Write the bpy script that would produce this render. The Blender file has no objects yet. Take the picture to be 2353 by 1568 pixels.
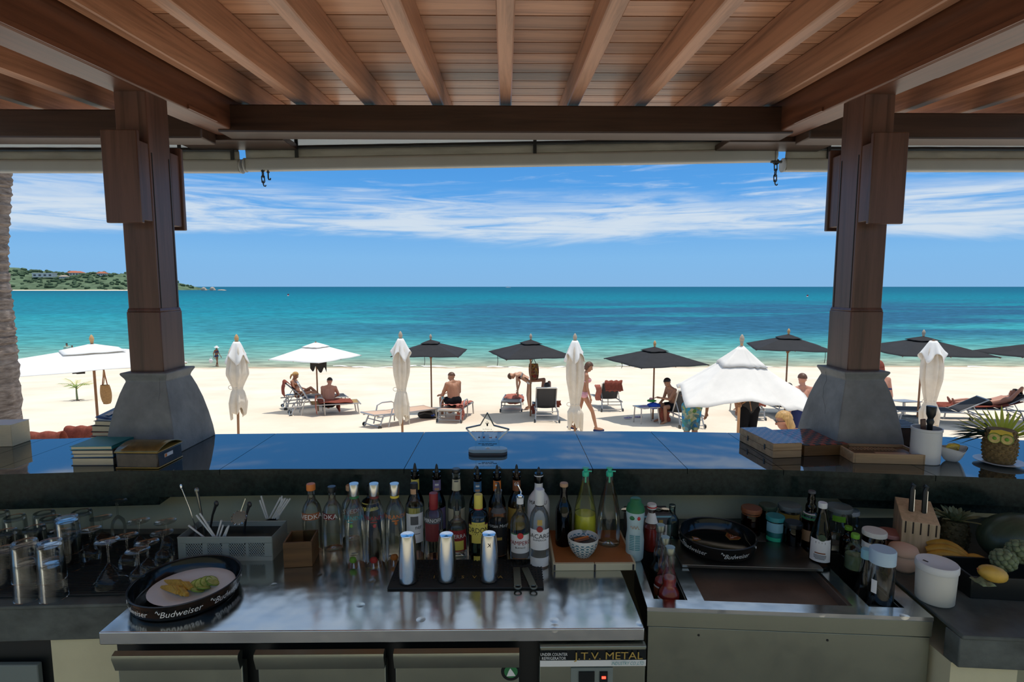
import bpy, math, random
from mathutils import Vector, Matrix, Euler
random.seed(7)
S = bpy.context.scene
COL = S.collection
PI = math.pi
# ------------------------------------------------------------------ camera
F, CX, CY = 1250.0, 1176.5, 784.0          # focal length and centre for a 2353 x 1568 frame
CAM = Vector((0.0, 0.0, 1.82))
PITCH = math.radians(5.71)
YAW = math.atan(14.5 / F)
cd = bpy.data.cameras.new('camera')
cam = bpy.data.objects.new('camera', cd); COL.objects.link(cam)
cam.location = CAM
cam.rotation_euler = (PI / 2 - PITCH, 0, -YAW)
cd.sensor_width = 36.0; cd.lens = 36.0 * F / 2353.0
cd.clip_start = 0.05; cd.clip_end = 80000
S.camera = cam
# ------------------------------------------------------------------ colour management
S.view_settings.view_transform = 'Standard'
S.view_settings.look = 'None'
S.view_settings.gamma = 1.0
S.view_settings.use_curve_mapping = False
S.view_settings.exposure = 0.15
# ------------------------------------------------------------------ sky: blue gradient with cirrus
W = bpy.data.worlds.new('sky'); S.world = W; W.use_nodes = True
nt = W.node_tree; nt.nodes.clear()
def N(t, **kw):
    n = nt.nodes.new(t)
    for k, v in kw.items(): setattr(n, k, v)
    return n
def L(a, b): nt.links.new(a, b)
def math_node(op, a, b=None, c=None, clamp=False):
    n = N('ShaderNodeMath', operation=op); n.use_clamp = clamp
    for i, v in enumerate((a, b, c)):
        if v is None: continue
        if isinstance(v, (int, float)): n.inputs[i].default_value = v
        else: L(v, n.inputs[i])
    return n.outputs[0]
def map_range(v, a, b, c=0.0, d=1.0, smooth=True):
    n = N('ShaderNodeMapRange'); n.interpolation_type = 'SMOOTHSTEP' if smooth else 'LINEAR'
    L(v, n.inputs[0])
    for i, q in enumerate((a, b, c, d)): n.inputs[1 + i].default_value = q
    return n.outputs[0]
tc = N('ShaderNodeTexCoord')
sep = N('ShaderNodeSeparateXYZ'); L(tc.outputs['Generated'], sep.inputs[0])
zz = sep.outputs['Z']
ramp = N('ShaderNodeValToRGB')
el = ramp.color_ramp.elements
el[0].position = 0.0; el[0].color = (0.215, 0.43, 0.70, 1)
el[1].position = 1.0; el[1].color = (0.035, 0.15, 0.42, 1)
for pos, c in ((0.05, (0.20, 0.44, 0.74, 1)), (0.14, (0.10, 0.345, 0.74, 1)), (0.22, (0.07, 0.285, 0.68, 1)), (0.5, (0.055, 0.23, 0.58, 1))):
    e = el.new(pos); e.color = c
L(zz, ramp.inputs[0])
def streaks(sx, sz, scale, detail, dist, off):
    m = N('ShaderNodeMapping'); m.inputs['Scale'].default_value = (sx, sx, sz); m.inputs['Location'].default_value = off
    m.inputs['Rotation'].default_value = (0.0, 0.035, 0.0)
    L(tc.outputs['Generated'], m.inputs['Vector'])
    n = N('ShaderNodeTexNoise'); n.inputs['Scale'].default_value = scale; n.inputs['Detail'].default_value = detail
    n.inputs['Roughness'].default_value = 0.62; n.inputs['Distortion'].default_value = dist
    L(m.outputs[0], n.inputs['Vector'])
    return n.outputs['Fac']
big = streaks(1.0, 7.0, 1.5, 7.0, 0.7, (3.1, 0.4, 0.15))
fine = streaks(1.3, 16.0, 4.0, 8.0, 1.1, (0.3, 2.0, 0.0))
# a long band of cirrus low over the sea, thinning upwards into wisps
band_lo = map_range(zz, 0.066, 0.105)
band_hi = map_range(zz, 0.20, 0.115)
wob = math_node('ADD', zz, math_node('MULTIPLY', math_node('SUBTRACT', big, 0.5), 0.14))
band = math_node('MULTIPLY', map_range(wob, 0.068, 0.10), map_range(wob, 0.172, 0.125))
body = math_node('ADD', math_node('MULTIPLY', big, 0.6), math_node('MULTIPLY', fine, 0.5))
wisps = map_range(body, 0.56, 0.76)
dens = math_node('MAXIMUM', math_node('MULTIPLY', band, map_range(body, 0.40, 0.62)), math_node('MULTIPLY', wisps, map_range(zz, 0.075, 0.12)))
dens = math_node('MULTIPLY', math_node('MAXIMUM', dens, math_node('MULTIPLY', map_range(zz, 0.30, 0.62), map_range(body, 0.30, 0.60))), 0.85, clamp=True)
mix = N('ShaderNodeMix', data_type='RGBA'); L(dens, mix.inputs[0]); L(ramp.outputs[0], mix.inputs[6]); mix.inputs[7].default_value = (0.64, 0.71, 0.77, 1)
bg = N('ShaderNodeBackground'); L(mix.outputs[2], bg.inputs['Color']); bg.inputs['Strength'].default_value = 1.0
wo = N('ShaderNodeOutputWorld'); L(bg.outputs[0], wo.inputs['Surface'])
# ------------------------------------------------------------------ sun, almost overhead
sl = bpy.data.lights.new('sun', 'SUN'); sl.energy = 2.9; sl.angle = 0.0093; sl.color = (1.0, 0.955, 0.88)
sun = bpy.data.objects.new('sun', sl); COL.objects.link(sun); sun.location = (4, 2, 40)
sun.rotation_euler = Vector((0.135, 0.05, 1.0)).to_track_quat('Z', 'Y').to_euler()

# ------------------------------------------------------------------ from a photo pixel to a place
_R = Vector((math.cos(YAW), -math.sin(YAW), 0))
_F = Vector((math.sin(YAW) * math.cos(PITCH), math.cos(YAW) * math.cos(PITCH), -math.sin(PITCH)))
_U = _R.cross(_F)
def ray(px, py): return _F + _R * ((px - CX) / F) + _U * ((CY - py) / F)
def atY(px, py, Y):
    d = ray(px, py); return CAM + d * (Y / d.y)
def atz(px, py, z):
    d = ray(px, py); return CAM + d * ((z - CAM.z) / d.z)
def ground(x, y): return -0.5 - 0.095 * y                      # the beach falls towards the water
def sandp(px, py):
    d = ray(px, py); return CAM + d * ((-0.5 - CAM.z) / (d.z + 0.095 * d.y))
SEA_Z = -4.62
CTR = 1.12       # bar counter height
WRK = 0.86       # worktop height
def roof_z(y): return 2.925 + 0.058 * (y - 2.97)   # underside of the ceiling boards

# ------------------------------------------------------------------ mesh helpers
class MB:
    def __init__(self): self.v = []; self.f = []
    def add(self, vs, fs, M=None):
        o = len(self.v)
        self.v += [tuple(M @ Vector(p)) if M is not None else tuple(p) for p in vs]
        self.f += [tuple(i + o for i in q) for q in fs]
        return self
    def box(self, c, s, M=None, rz=0, rx=0, ry=0):
        h = [q / 2 for q in s]
        m = Matrix.Translation(c) @ Euler((rx, ry, rz)).to_matrix().to_4x4()
        if M is not None: m = M @ m
        vs = [(x * h[0], y * h[1], z * h[2]) for x in (-1, 1) for y in (-1, 1) for z in (-1, 1)]
        fs = [(0, 1, 3, 2), (4, 6, 7, 5), (0, 4, 5, 1), (2, 3, 7, 6), (0, 2, 6, 4), (1, 5, 7, 3)]
        return self.add(vs, fs, m)
    def taper(self, z0, z1, r0, r1, c=(0, 0), M=None):
        vs = []
        for z, (a, b) in ((z0, r0), (z1, r1)):
            vs += [(c[0] - a, c[1] - b, z), (c[0] + a, c[1] - b, z), (c[0] + a, c[1] + b, z), (c[0] - a, c[1] + b, z)]
        fs = [(3, 2, 1, 0), (4, 5, 6, 7)] + [(i, (i + 1) % 4, 4 + (i + 1) % 4, 4 + i) for i in range(4)]
        return self.add(vs, fs, M)
    def lathe(self, prof, n=20, M=None, cap=True, sx=1.0, sy=1.0):
        vs, fs = [], []
        for r, z in prof:
            for i in range(n):
                a = 2 * PI * i / n
                vs.append((r * math.cos(a) * sx, r * math.sin(a) * sy, z))
        for j in range(len(prof) - 1):
            for i in range(n):
                k = (i + 1) % n
                fs.append((j * n + i, j * n + k, (j + 1) * n + k, (j + 1) * n + i))
        if cap:
            fs.append(tuple(range(n - 1, -1, -1)))
            fs.append(tuple((len(prof) - 1) * n + i for i in range(n)))
        return self.add(vs, fs, M)
    def tube(self, pts, r, n=8, M=None, closed=False):
        pts = [Vector(p) for p in pts]; m = len(pts)
        rr = r if isinstance(r, (list, tuple)) else [r] * m
        vs, fs = [], []
        up = None
        for i, p in enumerate(pts):
            if closed: t = pts[(i + 1) % m] - pts[i - 1]
            else: t = pts[min(i + 1, m - 1)] - pts[max(i - 1, 0)]
            t.normalize()
            if up is None:
                up = Vector((0, 0, 1)) if abs(t.z) < 0.9 else Vector((1, 0, 0))
            a = t.cross(up)
            if a.length < 1e-5: a = t.orthogonal()
            a.normalize(); b = a.cross(t); b.normalize(); up = b
            for k in range(n):
                q = 2 * PI * k / n
                vs.append(p + (a * math.cos(q) + b * math.sin(q)) * rr[i])
        for i in range(m if closed else m - 1):
            j = (i + 1) % m
            for k in range(n):
                l = (k + 1) % n
                fs.append((i * n + k, i * n + l, j * n + l, j * n + k))
        if not closed:
            fs.append(tuple(range(n - 1, -1, -1))); fs.append(tuple((m - 1) * n + k for k in range(n)))
        return self.add(vs, fs, M)
    def capsule(self, p0, r0, p1, r1, n=10, M=None):
        p0, p1 = Vector(p0), Vector(p1)
        d = p1 - p0; l = d.length
        q = d.to_track_quat('Z', 'Y') if l > 1e-6 else Euler((0, 0, 0)).to_quaternion()
        prof = []
        for k in range(5): 
            a = -PI / 2 + PI / 2 * k / 4; prof.append((max(r0 * math.cos(a), 1e-4), r0 * math.sin(a)))
        for k in range(5):
            a = PI / 2 * k / 4; prof.append((max(r1 * math.cos(a), 1e-4), l + r1 * math.sin(a)))
        m = Matrix.Translation(p0) @ q.to_matrix().to_4x4()
        return self.lathe(prof, n, (M @ m) if M is not None else m)
    def ball(self, c, r, n=12, M=None, rot=(0, 0, 0)):
        if not isinstance(r, (list, tuple)): r = (r, r, r)
        m = Matrix.Translation(c) @ Euler(rot).to_matrix().to_4x4() @ Matrix.Diagonal((r[0], r[1], r[2], 1))
        k = max(4, n // 2)
        prof = [(max(math.cos(-PI / 2 + PI * i / k), 1e-3), math.sin(-PI / 2 + PI * i / k)) for i in range(k + 1)]
        return self.lathe(prof, n, (M @ m) if M is not None else m)
    def prism(self, poly, z0, z1, M=None):
        n = len(poly)
        vs = [(x, y, z0) for x, y in poly] + [(x, y, z1) for x, y in poly]
        fs = [tuple(range(n - 1, -1, -1)), tuple(range(n, 2 * n))] + [(i, (i + 1) % n, n + (i + 1) % n, n + i) for i in range(n)]
        return self.add(vs, fs, M)
    def grid(self, fn, nu, nv, M=None, closed_u=False):
        vs = [fn(i / (nu if closed_u else nu - 1), j / (nv - 1)) for j in range(nv) for i in range(nu)]
        fs = []
        for j in range(nv - 1):
            for i in range(nu if closed_u else nu - 1):
                k = (i + 1) % nu
                fs.append((j * nu + i, j * nu + k, (j + 1) * nu + k, (j + 1) * nu + i))
        return self.add(vs, fs, M)
    def band(self, r, z0, z1, a0, a1, n=10, th=0.0008, r1=None):
        # a curved label: part of a cylinder wall round the z axis, angles in degrees, -90 faces the bartender
        r1 = r if r1 is None else r1
        vs, fs = [], []
        for i in range(n + 1):
            a = math.radians(a0 + (a1 - a0) * i / n); c, s = math.cos(a), math.sin(a)
            vs += [((r + th) * c, (r + th) * s, z0), ((r1 + th) * c, (r1 + th) * s, z1), (r1 * c, r1 * s, z1), (r * c, r * s, z0)]
        for i in range(n):
            for k in range(4):
                fs.append((4 * i + k, 4 * i + (k + 1) % 4, 4 * i + 4 + (k + 1) % 4, 4 * i + 4 + k))
        fs += [(0, 1, 2, 3), (4 * n + 3, 4 * n + 2, 4 * n + 1, 4 * n)]
        return self.add(vs, fs)

def mesh_of(name, mb, mats, smooth=40):
    me = bpy.data.meshes.new(name)
    me.from_pydata(mb.v, [], mb.f); me.update()
    for m in (mats if isinstance(mats, (list, tuple)) else [mats]): me.materials.append(m)
    if smooth:
        me.shade_smooth(); me.set_sharp_from_angle(angle=math.radians(smooth))
    return me
def mk(name, mb, mat, parent=None, loc=(0, 0, 0), rot=(0, 0, 0), smooth=40, bevel=0, solid=0, sub=0):
    me = mb if isinstance(mb, bpy.types.Mesh) else mesh_of(name, mb, mat, smooth)
    o = bpy.data.objects.new(name, me); COL.objects.link(o)
    o.location = loc; o.rotation_euler = rot
    if parent is not None: o.parent = parent
    if solid:
        q = o.modifiers.new('thickness', 'SOLIDIFY'); q.thickness = solid; q.offset = 0
    if sub:
        q = o.modifiers.new('smooth', 'SUBSURF'); q.levels = sub; q.render_levels = sub
    if bevel:
        q = o.modifiers.new('edge', 'BEVEL'); q.width = bevel; q.segments = 2; q.limit_method = 'ANGLE'
    return o
def tag(o, label, cat, group=None, kind=None):
    o['label'] = label
    if cat: o['category'] = cat
    if group: o['group'] = group
    if kind: o['kind'] = kind
    return o
def thing(name, label, cat, loc=(0, 0, 0), rz=0.0, group=None, rot=None):
    o = bpy.data.objects.new(name, None); COL.objects.link(o)
    o.empty_display_size = 0.05
    o.location = loc; o.rotation_euler = rot if rot else (0, 0, rz)
    return tag(o, label, cat, group)
def struct(o, label=None):
    o['kind'] = 'structure'
    if label: o['label'] = label
    return o
def dup(root, loc, rz=None, label=None, group=None):
    r = root.copy(); COL.objects.link(r); r.location = loc
    if rz is not None: r.rotation_euler = (0, 0, rz)
    if label: r['label'] = label
    if group: r['group'] = group
    for ch in list(root.children):
        c = ch.copy(); COL.objects.link(c); c.parent = r
        for g in list(ch.children):
            e = g.copy(); COL.objects.link(e); e.parent = c
    return r
_txt = {}
def txt(s):
    # letters as flat polygons, cap height about 0.7, centred on x
    if s not in _txt:
        cu = bpy.data.curves.new('letters', 'FONT'); cu.body = s; cu.align_x = 'CENTER'; cu.resolution_u = 2
        o = bpy.data.objects.new('letters', cu); COL.objects.link(o)
        bpy.context.view_layer.update()
        me = bpy.data.meshes.new_from_object(o.evaluated_get(bpy.context.evaluated_depsgraph_get()))
        _txt[s] = ([v.co.copy() for v in me.vertices], [tuple(p.vertices) for p in me.polygons])
        bpy.data.objects.remove(o); bpy.data.curves.remove(cu); bpy.data.meshes.remove(me)
    return _txt[s]
def letter_cyl(mb, s, size, r, z, ang=-90, shear=0.0, sx=1.0, slope=0.0):
    # lettering wrapped round the z axis, upright
    v, f = txt(s)
    out = []
    for p in v:
        x = (p.x + shear * p.y) * size * sx; a = math.radians(ang) + x / r
        rr = r + 0.0013 + (slope * p.y * size)
        out.append((rr * math.cos(a), rr * math.sin(a), z + p.y * size))
    mb.add(out, f); return mb
def letter_flat(mb, s, size, M, shear=0.0, sx=1.0):
    v, f = txt(s)
    mb.add([((p.x + shear * p.y) * size * sx, p.y * size, 0) for p in v], f, M); return mb
# ------------------------------------------------------------------ materials
MT = {}
def new_mat(name):
    m = bpy.data.materials.new(name); m.use_nodes = True
    t = m.node_tree; t.nodes.clear()
    out = t.nodes.new('ShaderNodeOutputMaterial')
    MT[name] = m
    return m, t, out
def pbsdf(t, out, color=(0.5, 0.5, 0.5), rough=0.5, metal=0.0, spec=0.5, coat=0.0, coat_rough=0.1, ior=1.45, emit=None, sheen=0.0):
    b = t.nodes.new('ShaderNodeBsdfPrincipled')
    b.inputs['Base Color'].default_value = (*color, 1); b.inputs['Roughness'].default_value = rough
    b.inputs['Metallic'].default_value = metal; b.inputs['Specular IOR Level'].default_value = spec
    b.inputs['Coat Weight'].default_value = coat; b.inputs['Coat Roughness'].default_value = coat_rough; b.inputs['IOR'].default_value = ior
    if sheen: b.inputs['Sheen Weight'].default_value = sheen
    if emit: b.inputs['Emission Color'].default_value = (*emit[0], 1); b.inputs['Emission Strength'].default_value = emit[1]
    t.links.new(b.outputs[0], out.inputs['Surface'])
    return b
def noise_tex(t, scale=(1, 1, 1), s=5.0, detail=5.0, rough=0.55, coord='Object', dist=0.0):
    c = t.nodes.new('ShaderNodeTexCoord'); m = t.nodes.new('ShaderNodeMapping'); m.inputs['Scale'].default_value = scale
    n = t.nodes.new('ShaderNodeTexNoise'); n.inputs['Scale'].default_value = s; n.inputs['Detail'].default_value = detail
    n.inputs['Roughness'].default_value = rough; n.inputs['Distortion'].default_value = dist
    t.links.new(c.outputs[coord], m.inputs[0]); t.links.new(m.outputs[0], n.inputs['Vector'])
    return n.outputs['Fac']
def ramp_of(t, fac, stops):
    r = t.nodes.new('ShaderNodeValToRGB'); e = r.color_ramp.elements
    e[0].position = stops[0][0]; e[0].color = (*stops[0][1], 1)
    e[1].position = stops[-1][0]; e[1].color = (*stops[-1][1], 1)
    for p, c in stops[1:-1]:
        q = e.new(p); q.color = (*c, 1)
    if fac is not None: t.links.new(fac, r.inputs[0])
    return r.outputs[0]
def bump(t, b, h, strength=0.3, dist=0.01):
    n = t.nodes.new('ShaderNodeBump'); n.inputs['Strength'].default_value = strength; n.inputs['Distance'].default_value = dist
    t.links.new(h, n.inputs['Height']); t.links.new(n.outputs[0], b.inputs['Normal'])
def mat(name, color, rough=0.5, metal=0.0, spec=0.5, var=0.0, vs=8.0, vscale=(1, 1, 1), bmp=0.0, bs=40.0, coat=0.0, bscale=None, sheen=0.0, emit=None, coord='Object', var2=None, bdist=0.01):
    if name in MT: return MT[name]
    m, t, out = new_mat(name)
    b = pbsdf(t, out, color, rough, metal, spec, coat, emit=emit, sheen=sheen)
    if var or var2:
        f = noise_tex(t, vscale, vs, 6, 0.6, coord)
        lo = var2 if var2 else tuple(c * (1 - var) for c in color)
        hi = tuple(min(1, c * (1 + var)) for c in color) if not var2 else color
        t.links.new(ramp_of(t, f, [(0.3, lo), (0.7, hi)]), b.inputs['Base Color'])
    if bmp:
        bump(t, b, noise_tex(t, bscale or vscale, bs, 5, 0.6, coord), bmp, bdist)
    return m
def wood(name, dark, light, rough=0.4, axis='X', s=3.0, spec=0.5, coat=0.0, bm=0.12, rnd=0.0):
    m, t, out = new_mat(name)
    b = pbsdf(t, out, light, rough, 0, spec, coat, 0.25)
    sc = {'X': (0.6, 12, 12), 'Y': (12, 0.6, 12), 'Z': (12, 12, 0.6)}[axis]
    f = noise_tex(t, sc, s, 8, 0.65, 'Object', 0.6)
    col = ramp_of(t, f, [(0.28, dark), (0.55, light), (0.8, tuple(c * 1.18 for c in light))])
    if rnd:
        oi = t.nodes.new('ShaderNodeObjectInfo'); mr = t.nodes.new('ShaderNodeMapRange'); t.links.new(oi.outputs['Random'], mr.inputs[0])
        mr.inputs[3].default_value = 1 - rnd; mr.inputs[4].default_value = 1 + rnd
        mx = t.nodes.new('ShaderNodeVectorMath'); mx.operation = 'SCALE'; t.links.new(col, mx.inputs[0]); t.links.new(mr.outputs[0], mx.inputs['Scale'])
        col = mx.outputs[0]
    t.links.new(col, b.inputs['Base Color'])
    bump(t, b, f, bm, 0.004)
    return m
def glass(name, tint=(0.95, 1, 0.98), refl=1.0, rough=0.02, ior=1.5):
    # a thin clear wall: what lies behind shows through tinted, the surface mirrors by Fresnel
    m, t, out = new_mat(name)
    tr = t.nodes.new('ShaderNodeBsdfTransparent'); tr.inputs[0].default_value = (*tint, 1)
    gl = t.nodes.new('ShaderNodeBsdfGlossy'); gl.inputs['Roughness'].default_value = rough
    fr = t.nodes.new('ShaderNodeFresnel'); fr.inputs[0].default_value = ior
    mu = t.nodes.new('ShaderNodeMath'); mu.operation = 'MULTIPLY'; mu.inputs[1].default_value = refl; mu.use_clamp = True
    t.links.new(fr.outputs[0], mu.inputs[0])
    mx = t.nodes.new('ShaderNodeMixShader')
    t.links.new(mu.outputs[0], mx.inputs[0]); t.links.new(tr.outputs[0], mx.inputs[1]); t.links.new(gl.outputs[0], mx.inputs[2])
    t.links.new(mx.outputs[0], out.inputs['Surface'])
    return m
# timber of the roof and the posts
wood('ceiling_board', (0.27, 0.12, 0.060), (0.53, 0.27, 0.15), 0.33, 'X', 2.2, 0.6, 0.0, 0.10, 0.22)
wood('rafter_wood', (0.20, 0.090, 0.046), (0.44, 0.215, 0.12), 0.38, 'Y', 2.2, 0.5, 0.0, 0.10, 0.10)
wood('beam_wood', (0.065, 0.022, 0.011), (0.14, 0.050, 0.024), 0.36, 'Y', 2.0, 0.5, 0.0, 0.08)
wood('cross_beam_wood', (0.02, 0.010, 0.006), (0.05, 0.024, 0.015), 0.40, 'X', 2.0, 0.5, 0.0, 0.08)
wood('post_wood', (0.05, 0.024, 0.016), (0.115, 0.055, 0.039), 0.34, 'Z', 2.0, 0.5, 0.0, 0.06)
wood('pole_wood', (0.16, 0.07, 0.03), (0.33, 0.16, 0.075), 0.5, 'Z', 3.0)
wood('pale_pole_wood', (0.45, 0.22, 0.10), (0.70, 0.40, 0.20), 0.5, 'Z', 3.0)
wood('box_wood', (0.24, 0.145, 0.07), (0.44, 0.29, 0.15), 0.5, 'X', 3.0)
wood('block_wood', (0.42, 0.30, 0.16), (0.62, 0.46, 0.27), 0.5, 'Z', 4.0)
wood('brown_box_wood', (0.08, 0.04, 0.012), (0.16, 0.08, 0.025), 0.5, 'X', 3.0)
# stone, concrete, plaster
def granite():
    m, t, out = new_mat('black_granite')
    b = pbsdf(t, out, (0.012, 0.016, 0.016), 0.03, 0, 0.5, 0, 0, 3.3)
    f = noise_tex(t, (1, 1, 1), 180, 3, 0.7)
    t.links.new(ramp_of(t, f, [(0.45, (0.006, 0.009, 0.009)), (0.75, (0.035, 0.045, 0.042))]), b.inputs['Base Color'])
granite()
mat('fascia_granite', (0.014, 0.023, 0.019), 0.22, 0, 0.2, 0.5, 60)
mat('concrete', (0.20, 0.205, 0.195), 0.62, 0, 0.4, 0.30, 7, (1, 1, 1), 0.25, 45)
mat('grey_stone', (0.085, 0.095, 0.085), 0.4, 0, 0.3, 0.42, 9, (1, 1, 1.5), 0.08, 60)
mat('cream_plaster', (0.58, 0.53, 0.34), 0.8, 0, 0.2, 0.07, 5, bmp=0.05, bs=80)
mat('floor_tile', (0.42, 0.39, 0.33), 0.5, 0, 0.4, 0.2, 4)  # lightened so the unseen floor bounces more light
mat('paving', (0.70, 0.65, 0.53), 0.8, 0, 0.2, 0.12, 2)  # for the added ground that throws sunlight back into the bar
# metals
def steel(name, col, rough, dents=0.0, brush=(2, 60, 60)):
    m, t, out = new_mat(name)
    b = pbsdf(t, out, col, rough, 1.0)
    n = t.nodes.new('ShaderNodeBump'); n.inputs['Strength'].default_value = 0.06; n.inputs['Distance'].default_value = 0.001
    t.links.new(noise_tex(t, brush, 18, 4, 0.6), n.inputs['Height'])
    last = n
    if dents:
        v = t.nodes.new('ShaderNodeTexVoronoi'); v.inputs['Scale'].default_value = 11; v.inputs['Randomness'].default_value = 1.0
        c = t.nodes.new('ShaderNodeTexCoord'); t.links.new(c.outputs['Object'], v.inputs['Vector'])
        h = ramp_of(t, v.outputs['Distance'], [(0.0, (0, 0, 0)), (0.16, (1, 1, 1))])
        n2 = t.nodes.new('ShaderNodeBump'); n2.inputs['Strength'].default_value = dents; n2.inputs['Distance'].default_value = 0.0026
        t.links.new(h, n2.inputs['Height']); t.links.new(n.outputs[0], n2.inputs['Normal'])
        n3 = t.nodes.new('ShaderNodeBump'); n3.inputs['Strength'].default_value = 0.30; n3.inputs['Distance'].default_value = 0.01
        t.links.new(noise_tex(t, (1, 1, 1), 7, 2, 0.5), n3.inputs['Height']); t.links.new(n2.outputs[0], n3.inputs['Normal'])
        last = n3
    t.links.new(last.outputs[0], b.inputs['Normal'])
    f = noise_tex(t, (1, 1, 1), 6, 6, 0.7)
    mr = t.nodes.new('ShaderNodeMapRange'); t.links.new(f, mr.inputs[0]); mr.inputs[1].default_value = 0.3; mr.inputs[2].default_value = 0.7
    mr.inputs[3].default_value = rough * 0.8; mr.inputs[4].default_value = rough * 1.3; t.links.new(mr.outputs[0], b.inputs['Roughness'])
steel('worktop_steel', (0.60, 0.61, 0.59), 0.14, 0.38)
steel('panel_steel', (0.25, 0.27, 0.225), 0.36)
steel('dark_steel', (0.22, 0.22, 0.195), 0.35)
steel('shaker_steel', (0.60, 0.585, 0.54), 0.24, 0, (60, 60, 2))
mat('chrome', (0.8, 0.8, 0.8), 0.12, 1.0)
mat('lounger_metal', (0.48, 0.46, 0.44), 0.38, 0.7)
mat('dark_metal', (0.06, 0.06, 0.06), 0.4, 0.8)
# plain colours
def flat(name, c, rough=0.5, spec=0.5, **k): return mat(name, c, rough, 0.0, spec, **k)
flat('basin_brown', (0.15, 0.115, 0.085), 0.4, var=0.25, vs=9)
flat('black_plastic', (0.012, 0.014, 0.013), 0.35)
flat('black_rubber', (0.014, 0.016, 0.015), 0.6)
flat('black_gloss', (0.008, 0.010, 0.010), 0.12)
flat('white_gloss', (0.72, 0.72, 0.70), 0.25)
flat('white_plastic', (0.66, 0.66, 0.62), 0.4)
flat('offwhite_plastic', (0.62, 0.60, 0.52), 0.45)
flat('white_paper', (0.70, 0.70, 0.68), 0.7)
flat('cream_paper', (0.66, 0.56, 0.36), 0.8, var=0.12, vs=30, vscale=(1, 1, 40))
flat('yellow', (0.72, 0.52, 0.04), 0.45)
flat('yellow_label', (0.70, 0.58, 0.10), 0.5)
flat('orange', (0.66, 0.19, 0.03), 0.5)
flat('brown_label', (0.26, 0.085, 0.03), 0.5)
flat('dark_red', (0.26, 0.018, 0.02), 0.45)
flat('red', (0.55, 0.03, 0.03), 0.45)
flat('maroon_label', (0.16, 0.02, 0.02), 0.45)
flat('blue_label', (0.05, 0.16, 0.30), 0.5)
flat('violet_label', (0.20, 0.16, 0.30), 0.5)
flat('teal', (0.03, 0.26, 0.27), 0.45)
flat('light_blue', (0.24, 0.50, 0.58), 0.45)
flat('green', (0.02, 0.16, 0.05), 0.45)
flat('lime_green', (0.16, 0.40, 0.03), 0.4)
flat('mint_plastic', (0.03, 0.52, 0.30), 0.35)
flat('ink_black', (0.01, 0.01, 0.01), 0.6)
flat('ink_grey', (0.10, 0.10, 0.10), 0.6)
flat('gold', (0.42, 0.28, 0.06), 0.35)
flat('silver_print', (0.70, 0.70, 0.66), 0.4)
flat('pink_lid', (0.50, 0.24, 0.20), 0.5)
flat('pale_blue_lid', (0.42, 0.55, 0.62), 0.5)
flat('grey_plastic', (0.17, 0.20, 0.18), 0.5)
flat('sauce_red', (0.30, 0.028, 0.018), 0.25)
flat('juice_yellow', (0.58, 0.55, 0.04), 0.3)
flat('wine_cork', (0.50, 0.30, 0.16), 0.6)
flat('cutting_board', (0.36, 0.13, 0.035), 0.5, var=0.12, vs=20)
flat('cream_plastic', (0.62, 0.56, 0.36), 0.5)
mat('led_red', (0.9, 0.02, 0.01), 0.4, emit=((1.0, 0.03, 0.015), 6.0))
# clear things
glass('clear_glass', (0.95, 0.97, 0.955), 0.8)
glass('tumbler_glass', (0.98, 0.99, 0.985), 0.55)
glass('green_glass', (0.10, 0.34, 0.16))
glass('dark_green_glass', (0.03, 0.09, 0.05))
glass('brown_glass', (0.20, 0.07, 0.02))
glass('dark_glass', (0.05, 0.055, 0.05))
glass('bluish_glass', (0.62, 0.80, 0.80))
glass('acrylic', (0.965, 0.99, 0.985), 1.0)
flat('edge_shade', (0.05, 0.055, 0.065), 0.2)
flat('basket_grey', (0.30, 0.34, 0.30), 0.5)
glass('orange_glass', (0.60, 0.33, 0.12))
glass('amber_glass', (0.50, 0.28, 0.08))
# beach
def sand_mat():
    m, t, out = new_mat('sand')
    b = pbsdf(t, out, (0.66, 0.55, 0.43), 0.95, 0, 0.05)
    f1 = noise_tex(t, (1, 1, 1), 0.35, 8, 0.6); f2 = noise_tex(t, (1, 1, 1), 5.0, 6, 0.65)
    c1 = ramp_of(t, f1, [(0.3, (0.72, 0.60, 0.46)), (0.7, (0.83, 0.73, 0.59))])
    # damp darker sand by the water's edge
    g = t.nodes.new('ShaderNodeNewGeometry'); sp = t.nodes.new('ShaderNodeSeparateXYZ'); t.links.new(g.outputs['Position'], sp.inputs[0])
    ad = t.nodes.new('ShaderNodeMath'); ad.operation = 'MULTIPLY_ADD'; t.links.new(f2, ad.inputs[0]); ad.inputs[1].default_value = 0.10; t.links.new(sp.outputs['Z'], ad.inputs[2])
    mr = t.nodes.new('ShaderNodeMapRange'); t.links.new(ad.outputs[0], mr.inputs[0]); mr.inputs[1].default_value = -4.50; mr.inputs[2].default_value = -4.40
    mx = t.nodes.new('ShaderNodeMix'); mx.data_type = 'RGBA'; t.links.new(mr.outputs[0], mx.inputs[0]); mx.inputs[6].default_value = (0.50, 0.39, 0.27, 1); t.links.new(c1, mx.inputs[7])
    t.links.new(mx.outputs[2], b.inputs['Base Color'])
    n = t.nodes.new('ShaderNodeBump'); n.inputs['Strength'].default_value = 0.45; n.inputs['Distance'].default_value = 0.05; t.links.new(f2, n.inputs['Height']); t.links.new(n.outputs[0], b.inputs['Normal'])
sand_mat()
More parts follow.
